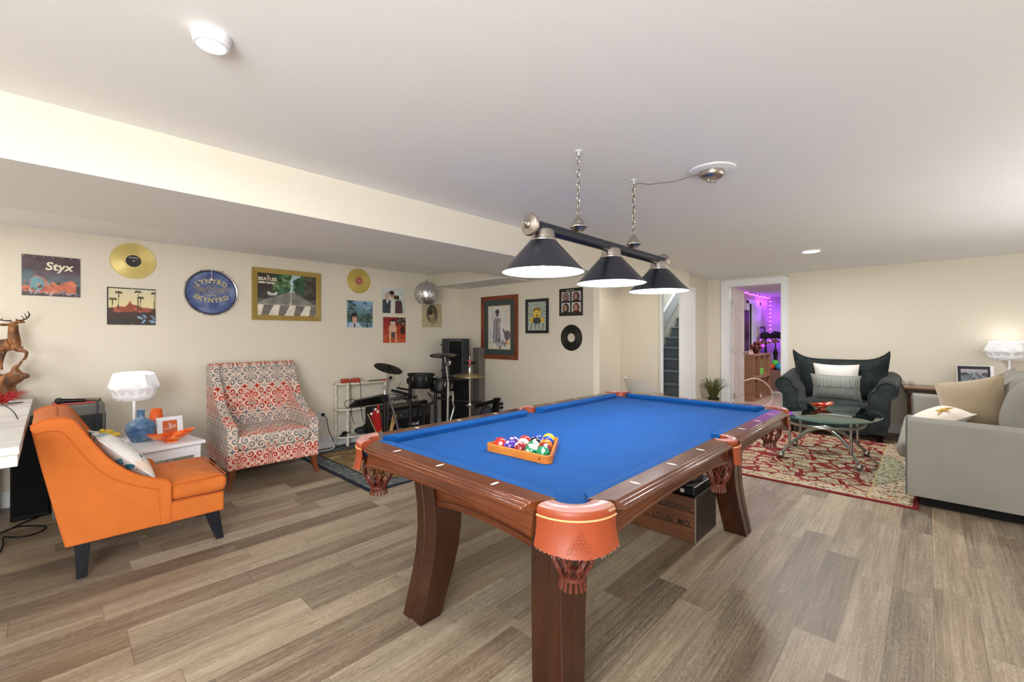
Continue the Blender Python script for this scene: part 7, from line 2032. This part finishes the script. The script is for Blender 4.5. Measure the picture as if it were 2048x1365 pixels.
# ------------------------------------------------------------------ beer crate under the pool table
M_CR = wood_mat('old_crate_wood', (58, 32, 16), (94, 54, 28), (124, 78, 44), 0.6, 'y')
cr = thing('wooden_crate', (2.86, 1.24, 0), 'old stencilled wooden crate of black gear under the pool table', 'crate')
CX0, CX1, CY0, CY1, CZ = 2.670, 3.035, 1.015, 1.475, 0.272
for k in range(3):
    MB().box(CX0, CX0 + 0.014, CY0 + 0.0, CY1, 0.002 + k * CZ / 3, (k + 1) * CZ / 3 - 0.001).build('side_board', M_CR, cr, bevel=0.002)
    MB().box(CX1 - 0.014, CX1, CY0, CY1, 0.002 + k * CZ / 3, (k + 1) * CZ / 3 - 0.001).build('side_board', M_CR, cr, bevel=0.002)
M_CRD = wood_mat('dark_crate_end', (30, 22, 18), (44, 32, 26), (60, 44, 34), 0.6, 'z')
MB().box(CX0 + 0.0145, CX1 - 0.0145, CY0, CY0 + 0.018, 0.002, CZ).build('end_board', M_CRD, cr, bevel=0.002)
MB().box(CX0 + 0.0145, CX1 - 0.0145, CY1 - 0.018, CY1, 0.002, CZ).build('end_board', M_CRD, cr, bevel=0.002)
MB().box(CX0 + 0.0145, CX1 - 0.0145, CY0 + 0.0185, CY1 - 0.0185, 0.002, 0.016).build('bottom_board', M_CRD, cr)
MB().box(CX0 - 0.002, CX0 + 0.012, CY0 - 0.003, CY0 - 0.0005, 0.002, CZ).build('metal_corner', mat('worn_zinc', (150, 146, 134), 0.5, 0.5), cr)
cl = lambda yc, zc_: (lambda x, y, z: (CX0 - 0.0008 - z, yc - x, zc_ + y))
M_INK = mat('stencil_ink', (34, 24, 18), 0.7)
MB().text('ANHEUSER-BUSCH-INC.', 0.042, cl(1.245, 0.200), 0, bold=0.001).build('stencilled_lettering', M_INK, cr, recalc=False)
MB().text('ST. LOUIS. MO.', 0.046, cl(1.200, 0.110), 0, bold=0.001, spacing=1.1).build('stencilled_lettering', M_INK, cr, recalc=False)
gr = thing('equipment_case', (2.85, 1.22, 0.272), 'flat black equipment case resting on the wooden crate', 'case')
MB().box(2.70, 3.03, 1.03, 1.44, 0.2725, 0.325).build('case_body', M_BLACK, gr, bevel=0.010)
MB().tube(smooth_path([(2.70, 1.10, 0.335), (2.78, 1.05, 0.345), (2.90, 1.06, 0.345), (2.98, 1.10, 0.335)], 5), 0.010, 8).build('handle', M_BLACKM, gr, smooth=60)
mb = MB(); 
for k in range(5): mb.cbox((2.69, 1.10 + 0.06 * k, 0.300), (0.012, 0.022, 0.022))
mb.build('pale_latch', mat('pale_latch', (170, 164, 150), 0.5), gr, bevel=0.002)

# ------------------------------------------------------------------ moulded white armchair in the hall
ec = thing('shell_armchair', (5.66, 2.87, 0), 'white moulded plastic armchair in the hall behind the pool table', 'chair', rz=radians(-46.5 + 8))
def shell(u, v):
    a = -pi * 0.5 + (u - 0.5) * 2 * pi * 0.999      # around, 0.5 = front
    q = v
    back = max(0.0, -cos((u - 0.5) * 2 * pi))
    front = max(0.0, cos((u - 0.5) * 2 * pi))
    sidef = 1 - abs(cos((u - 0.5) * 2 * pi))
    R_ = 0.29 * (0.12 + 0.88 * q ** 0.8)
    ang = (u - 0.5) * 2 * pi
    x_ = R_ * cos(ang) * (1.0 - 0.15 * back)
    y_ = R_ * sin(ang) * 1.06
    rise = (0.245 * back ** 0.8 + 0.155 * sidef ** 0.7 + 0.0 * front) * q ** 3
    z_ = 0.40 + 0.02 * q + rise - 0.035 * front * q ** 4
    return (x_, y_, z_)
MB().grid(lambda u, v: shell(u, v), 48, 14, cu=True).grid(lambda u, v: tuple(Vector(shell(u, v)) + Vector((0, 0, -0.006))), 48, 14, cu=True).build('shell', M_WHITEP, ec, smooth=60, local=True)
for sx in (-1, 1):
    for sy in (-1, 1):
        MB().cyl((sx * 0.08, sy * 0.08, 0.40), (sx * 0.22, sy * 0.22, 0.0), 0.011, 0.008, 10).build('leg', M_STICK, ec, smooth=40, local=True)

# ------------------------------------------------------------------ potted grass by the doorway
pg = thing('potted_grass', (7.18, 2.44, 0), 'artificial grass plant in a dark pot left of the far doorway', 'plant')
MB().lathe([(0.0, 0), (0.055, 0.0), (0.062, 0.01), (0.085, 0.27), (0.090, 0.28), (0.082, 0.28), (0.072, 0.26), (0.0, 0.25)], (7.18, 2.44, 0), 24).build('pot', mat('dark_brown_pot', (48, 40, 34), 0.5), pg, smooth=50)
for (nm, cnt, sd, col_) in (('leaf_blades', 90, 3, (74, 84, 38)), ('brown_blades', 40, 8, (110, 96, 50))):
    mb = MB(); rnd = random.Random(sd)
    for k in range(cnt):
        a = rnd.uniform(0, 2 * pi); L_ = rnd.uniform(0.20, 0.36); sp_ = rnd.uniform(0.02, 0.20)
        p0 = Vector((7.18 + 0.03 * cos(a), 2.44 + 0.03 * sin(a), 0.25))
        d_ = Vector((cos(a) * sp_, sin(a) * sp_, 0))
        d_.x = min(d_.x, 0.24); 
        if d_.y > 0.15: d_.y = 0.15
        mb.tube([p0, p0 + d_ * 0.35 + Vector((0, 0, L_ * 0.6)), p0 + d_ * 0.8 + Vector((0, 0, L_ * 0.95)), p0 + d_ * 1.25 + Vector((0, 0, L_ * (1.0 - sp_)))], [0.0022, 0.0032, 0.0022, 0.0006], 4)
    mb.build(nm, mat(nm + '_green', col_, 0.6), pg)
# ------------------------------------------------------------------ the purple-lit room beyond
M_LEDC = mat('violet_led', (220, 120, 255), 0.4, emit=(214, 90, 255), estr=5.0)
M_WIRE = mat('clear_wire', (120, 100, 130), 0.5)
led = thing('light_string', (9.5, 2.74, 2.12), 'violet string lights along the ceiling and down the corner of the far room', 'string lights')
wire = [(7.9, 2.742, 2.150), (8.8, 2.742, 2.145), (9.8, 2.742, 2.150), (10.9, 2.742, 2.146), (11.86, 2.742, 2.140)]
wp = smooth_path(wire, 6) + [Vector((11.88, 2.735, 2.10))] + [Vector((11.885, 2.735, 2.10 - 0.1 * k)) for k in range(1, 9)]
MB().tube(wp, 0.003, 6).build('wire', M_WIRE, led)
rnd = random.Random(6)
for k in range(40):
    t_ = 8.0 + 3.82 * k / 39
    MB().ball((t_, 2.738 - rnd.uniform(0, 0.01), 2.140 + rnd.uniform(-0.012, 0.012)), 0.013, nu=8, nv=6).build('bulb', M_LEDC, led)
for k in range(11):
    MB().ball((11.882, 2.735, 2.07 - 0.095 * k), 0.016, nu=8, nv=6).build('bulb', M_LEDC, led)
light('string_light', 'AREA', (11.2, 2.60, 2.08), 5, (0.36, 0.06, 1.0), 1.0, 0.05, rot=(radians(35), 0, 0))
light('string_light', 'POINT', (11.72, 2.55, 1.7), 3, (0.34, 0.05, 1.0), 0.1)
light('string_light', 'POINT', (11.72, 2.55, 1.1), 2.2, (0.34, 0.05, 1.0), 0.1)
light('string_light', 'AREA', (9.4, 2.60, 2.10), 1, (0.45, 0.10, 1.0), 2.6, 0.05, rot=(radians(35), 0, 0))

# second door in that room
b = MB()
b.box(10.05, 10.13, 2.725, 2.75, 0, 2.0).box(10.95, 11.05, 2.725, 2.75, 0, 2.0).box(10.05, 11.05, 2.725, 2.75, 1.93, 2.02)
d2 = bpy.data.objects.new('door_3', None); COL.objects.link(d2); d2['kind'] = 'structure'
b.build('door_casing', M_TRIM, d2, bevel=0.003)
MB().box(10.34, 10.94, 2.715, 2.735, 0.01, 1.93).build('door_panel', M_TRIM, d2, bevel=0.004)
MB().box(10.13, 10.25, 2.742, 2.748, 0.01, 1.93).build('gap_light_strip', mat('gap_light_colour', (226, 240, 244), 0.6), d2)  # pale strip painted as light from a brighter space beyond
MB().box(10.25, 10.34, 2.736, 2.748, 0.01, 1.93).build('gap_shade_strip', M_BLACKM, d2)  # black strip painted as the darkness inside the open gap
MB().ball((10.90, 2.69, 1.0), 0.03).build('door_knob', M_NICKEL, d2, smooth=60)
# dark slab standing against the wall
M_DKRED = wood_mat('dark_mahogany', (34, 12, 12), (54, 20, 18), (74, 30, 26), 0.35, 'z')
o_ = thing('cabinet_door', (9.65, 2.71, 0), 'tall dark mahogany cabinet door standing against the far room wall behind the cube shelves', 'door')
MB().box(9.20, 10.03, 2.690, 2.744, 0, 1.78).build('door_slab', M_DKRED, o_, bevel=0.003)
for (a_, b_) in ((0.12, 0.82), (0.94, 1.66)): MB().box(9.32, 9.91, 2.684, 2.6895, a_, b_).build('raised_panel', M_DKRED, o_, bevel=0.002)

# cube shelves, one unit stacked on another
M_CUBE = wood_mat('cube_shelf_oak', (122, 84, 60), (160, 118, 90), (186, 146, 116), 0.5, 'x')
def cube_unit(z0, label):
    t = thing('cube_shelf', (9.74, 2.52, z0), label, 'shelf')
    xa, xb, ya, yb, H = 9.14, 10.34, 2.37, 2.675, 0.445
    MB().box(xa, xb, ya, yb, z0, z0 + 0.03).build('bottom_board', M_CUBE, t)
    MB().box(xa, xb, ya, yb, z0 + H - 0.03, z0 + H).build('top_board', M_CUBE, t)
    for k in range(4):
        x_ = xa + (xb - xa - 0.03) * k / 3
        MB().box(x_, x_ + 0.03, ya, yb, z0 + 0.03, z0 + H - 0.03).build('divider', M_CUBE, t)
    MB().box(xa, xb, yb, yb + 0.008, z0, z0 + H).build('back_panel', M_CUBE, t)
    return t
cube_unit(0.0, 'lower of the two stacked oak cube shelves in the far room')
cube_unit(0.4455, 'upper of the two stacked oak cube shelves in the far room')
o = MB().box(9.60, 9.90, 2.40, 2.60, 0.4765, 0.60).build('green_box', mat('lime_plastic', (120, 220, 90), 0.4), None, bevel=0.01); tag(o, 'lime green box inside the upper cube shelf', 'box')
o = MB().lathe([(0, 0), (0.07, 0), (0.0, 0.22)], (9.74, 2.46, 0.031), 16).build('paper_cone', M_WHITE, None); tag(o, 'small white paper cone inside the lower cube shelf', 'paper cone')
t = thing('red_flower_pot', (9.75, 2.50, 0.891), 'small bunch of dark red flowers on the cube shelf', 'flowers')
MB().lathe([(0, 0), (0.05, 0), (0.07, 0.10), (0.0, 0.10)], (9.75, 2.50, 0.891), 16).build('pot', M_DKRED, t, smooth=50)
mb = MB(); rnd = random.Random(12)
for k in range(16): mb.ball((9.75 + rnd.uniform(-0.10, 0.10), 2.50 + rnd.uniform(-0.08, 0.08), 0.891 + rnd.uniform(0.10, 0.24)), rnd.uniform(0.02, 0.04), nu=8, nv=6)
mb.build('blooms', mat('dark_red_bloom', (110, 34, 34), 0.7), t, smooth=60)
mb = MB()
for k in range(9): mb.cyl((9.22 + 0.035 * k, 2.48, 0.893), (9.21 + 0.035 * k, 2.49, 0.893 + rnd.uniform(0.06, 0.12)), 0.012, 0.002, 8)
o = mb.build('pale_ornament', mat('shell_pink', (206, 176, 166), 0.5), None, smooth=40); tag(o, 'row of small pale spiky ornaments along the cube shelf top', 'ornament')
# mirror leaning on the wall
t = thing('leaning_mirror', (11.08, 2.68, 0), 'black framed mirror leaning on the far room wall with a gilt edge', 'mirror')
Ml = Matrix.Translation((11.08, 2.625, 0)) @ Matrix.Rotation(radians(-4), 4, 'X')
def tl(mb_): mb_.v = [tuple(Ml @ Vector(v)) for v in mb_.v]; return mb_
tl(MB().box(-0.30, -0.26, -0.01, 0.02, 0.0, 1.42).box(0.26, 0.30, -0.01, 0.02, 0.0, 1.42).box(-0.30, 0.30, -0.01, 0.02, 1.42, 1.46)).build('frame', M_BLACK, t, bevel=0.003)
tl(MB().box(-0.26, 0.26, 0.0, 0.01, 0.0, 1.42)).build('glass', mat('mirror_glass', (170, 160, 190), 0.08, 1.0), t)
tl(MB().box(-0.315, -0.302, -0.012, 0.018, 0.0, 1.44)).build('gilt_edge', mat('gilt_edge', (196, 176, 90), 0.4, 0.4), t)
# storage box with balls
t = thing('storage_box', (11.1, 2.38, 0), 'pinkish wood storage box against the far room end wall', 'box')
MB().box(10.80, 11.45, 2.20, 2.56, 0.06, 0.50).build('box_body', wood_mat('pink_oak', (124, 86, 78), (156, 116, 106), (178, 140, 130), 0.5, 'z'), t, bevel=0.004)
MB().box(10.82, 11.43, 2.22, 2.54, 0.0, 0.0595).build('plinth', M_TRIM, t)
for (bx_, by_, bz_, col_, nm) in ((10.88, 2.49, 0.573, (236, 96, 30), 'orange'), (10.98, 2.43, 0.640, (96, 226, 90), 'green'), (10.89, 2.33, 0.573, (30, 170, 214), 'blue')):
    o = MB().ball((bx_, by_, bz_), 0.072 if nm != 'green' else 0.078, nu=20, nv=12).build('play_ball', mat(nm + '_ball', col_, 0.3), None, smooth=60); tag(o, nm + ' play ball on the storage box in the far room', 'ball')
# black pompom flowers in tall dark vases
for k, (fx, fy, fz, lean) in enumerate(((10.60, 2.53, 1.24, 0.0), (11.15, 2.46, 1.26, 0.02), (11.25, 2.30, 1.28, -0.02))):
    t = thing('floor_flowers', (fx, fy, 0), ['dark pompom flower in the far room, beside the leaning mirror', 'dark pompom flower in a tall vase, middle of the three', 'dark pompom flower at the right edge of the doorway'][k], 'flowers')
    MB().lathe([(0, 0), (0.05, 0), (0.06, 0.1), (0.04, 0.3), (0.025, 0.6), (0.055, 0.74), (0.03, 0.86), (0.02, 0.95), (0.0, 0.95)], (fx, fy, 0.505 if 10.8 < fx < 11.5 and fy < 2.56 else 0.0), 20).build('vase', M_BLACK, t, smooth=50) if not (10.8 < fx < 11.5 and fy < 2.56) else MB().lathe([(0, 0), (0.05, 0), (0.055, 0.1), (0.03, 0.25), (0.05, 0.36), (0.02, 0.46), (0.0, 0.46)], (fx, fy, 0.5005), 20).build('vase', M_BLACK, t, smooth=50)
    MB().cyl((fx, fy, 0.9), (fx + lean, fy, fz), 0.012).build('stem', M_BLACK, t)
    mb = MB(); rnd = random.Random(k)
    for q in range(40):
        a, b_ = rnd.uniform(0, 2 * pi), rnd.uniform(-0.8, 1.4)
        mb.ball((fx + lean + 0.08 * cos(a) * cos(b_), fy + 0.09 * sin(a) * cos(b_), fz + 0.06 * sin(b_)), 0.035, nu=7, nv=5)
    mb.build('pompom', mat('black_petals', (22, 14, 34), 0.8), t, smooth=60)
    mb = MB()
    for q in range(14): mb.ball((fx + rnd.uniform(-0.07, 0.07), fy + rnd.uniform(-0.09, 0.09), fz - rnd.uniform(0.08, 0.16)), 0.025, nu=7, nv=5)
    mb.build('gold_leaves', mat('dull_gold_leaf', (150, 112, 60), 0.5), t, smooth=60)
# looped white hose by the door
o = MB().tube(smooth_path([(8.30, 2.30, 0.47), (8.50, 2.20, 0.50), (8.75, 2.10, 0.42), (8.90, 2.02, 0.25), (8.86, 2.02, 0.08), (8.65, 2.06, 0.02), (8.40, 2.10, 0.02)], 8), 0.012, 10).build('white_hose', mat('cream_hose', (222, 208, 190), 0.5), None, smooth=60); tag(o, 'cream hose looping out behind the open door', 'hose')

# everything standing on the wildlife rug rests on its pile, not in it
ON_RUG = ('spindle_shelf', 'stick_holder', 'electronic_drum_kit', 'cymbal_pad_stand', 'hi_hat_stand', 'keyboard_amplifier', 'bass_cabinet', 'loudspeaker', 'tower_speaker', 'folding_stand', 'backpack', 'cardboard_box', 'mallet', 'drumstick', 'wood_block', 'drum_beater', 'black_ball', 'audio_cable', 'keyboard_case', 'gear_bag', 'coiled_cable')
for o in list(S.objects):
    if o.parent is None and o.name.split('.')[0] in ON_RUG:
        o.location.z += 0.0085
for o in S.objects:
    for k in ('ox', 'oy', 'oz'):
        if k in o: del o[k]
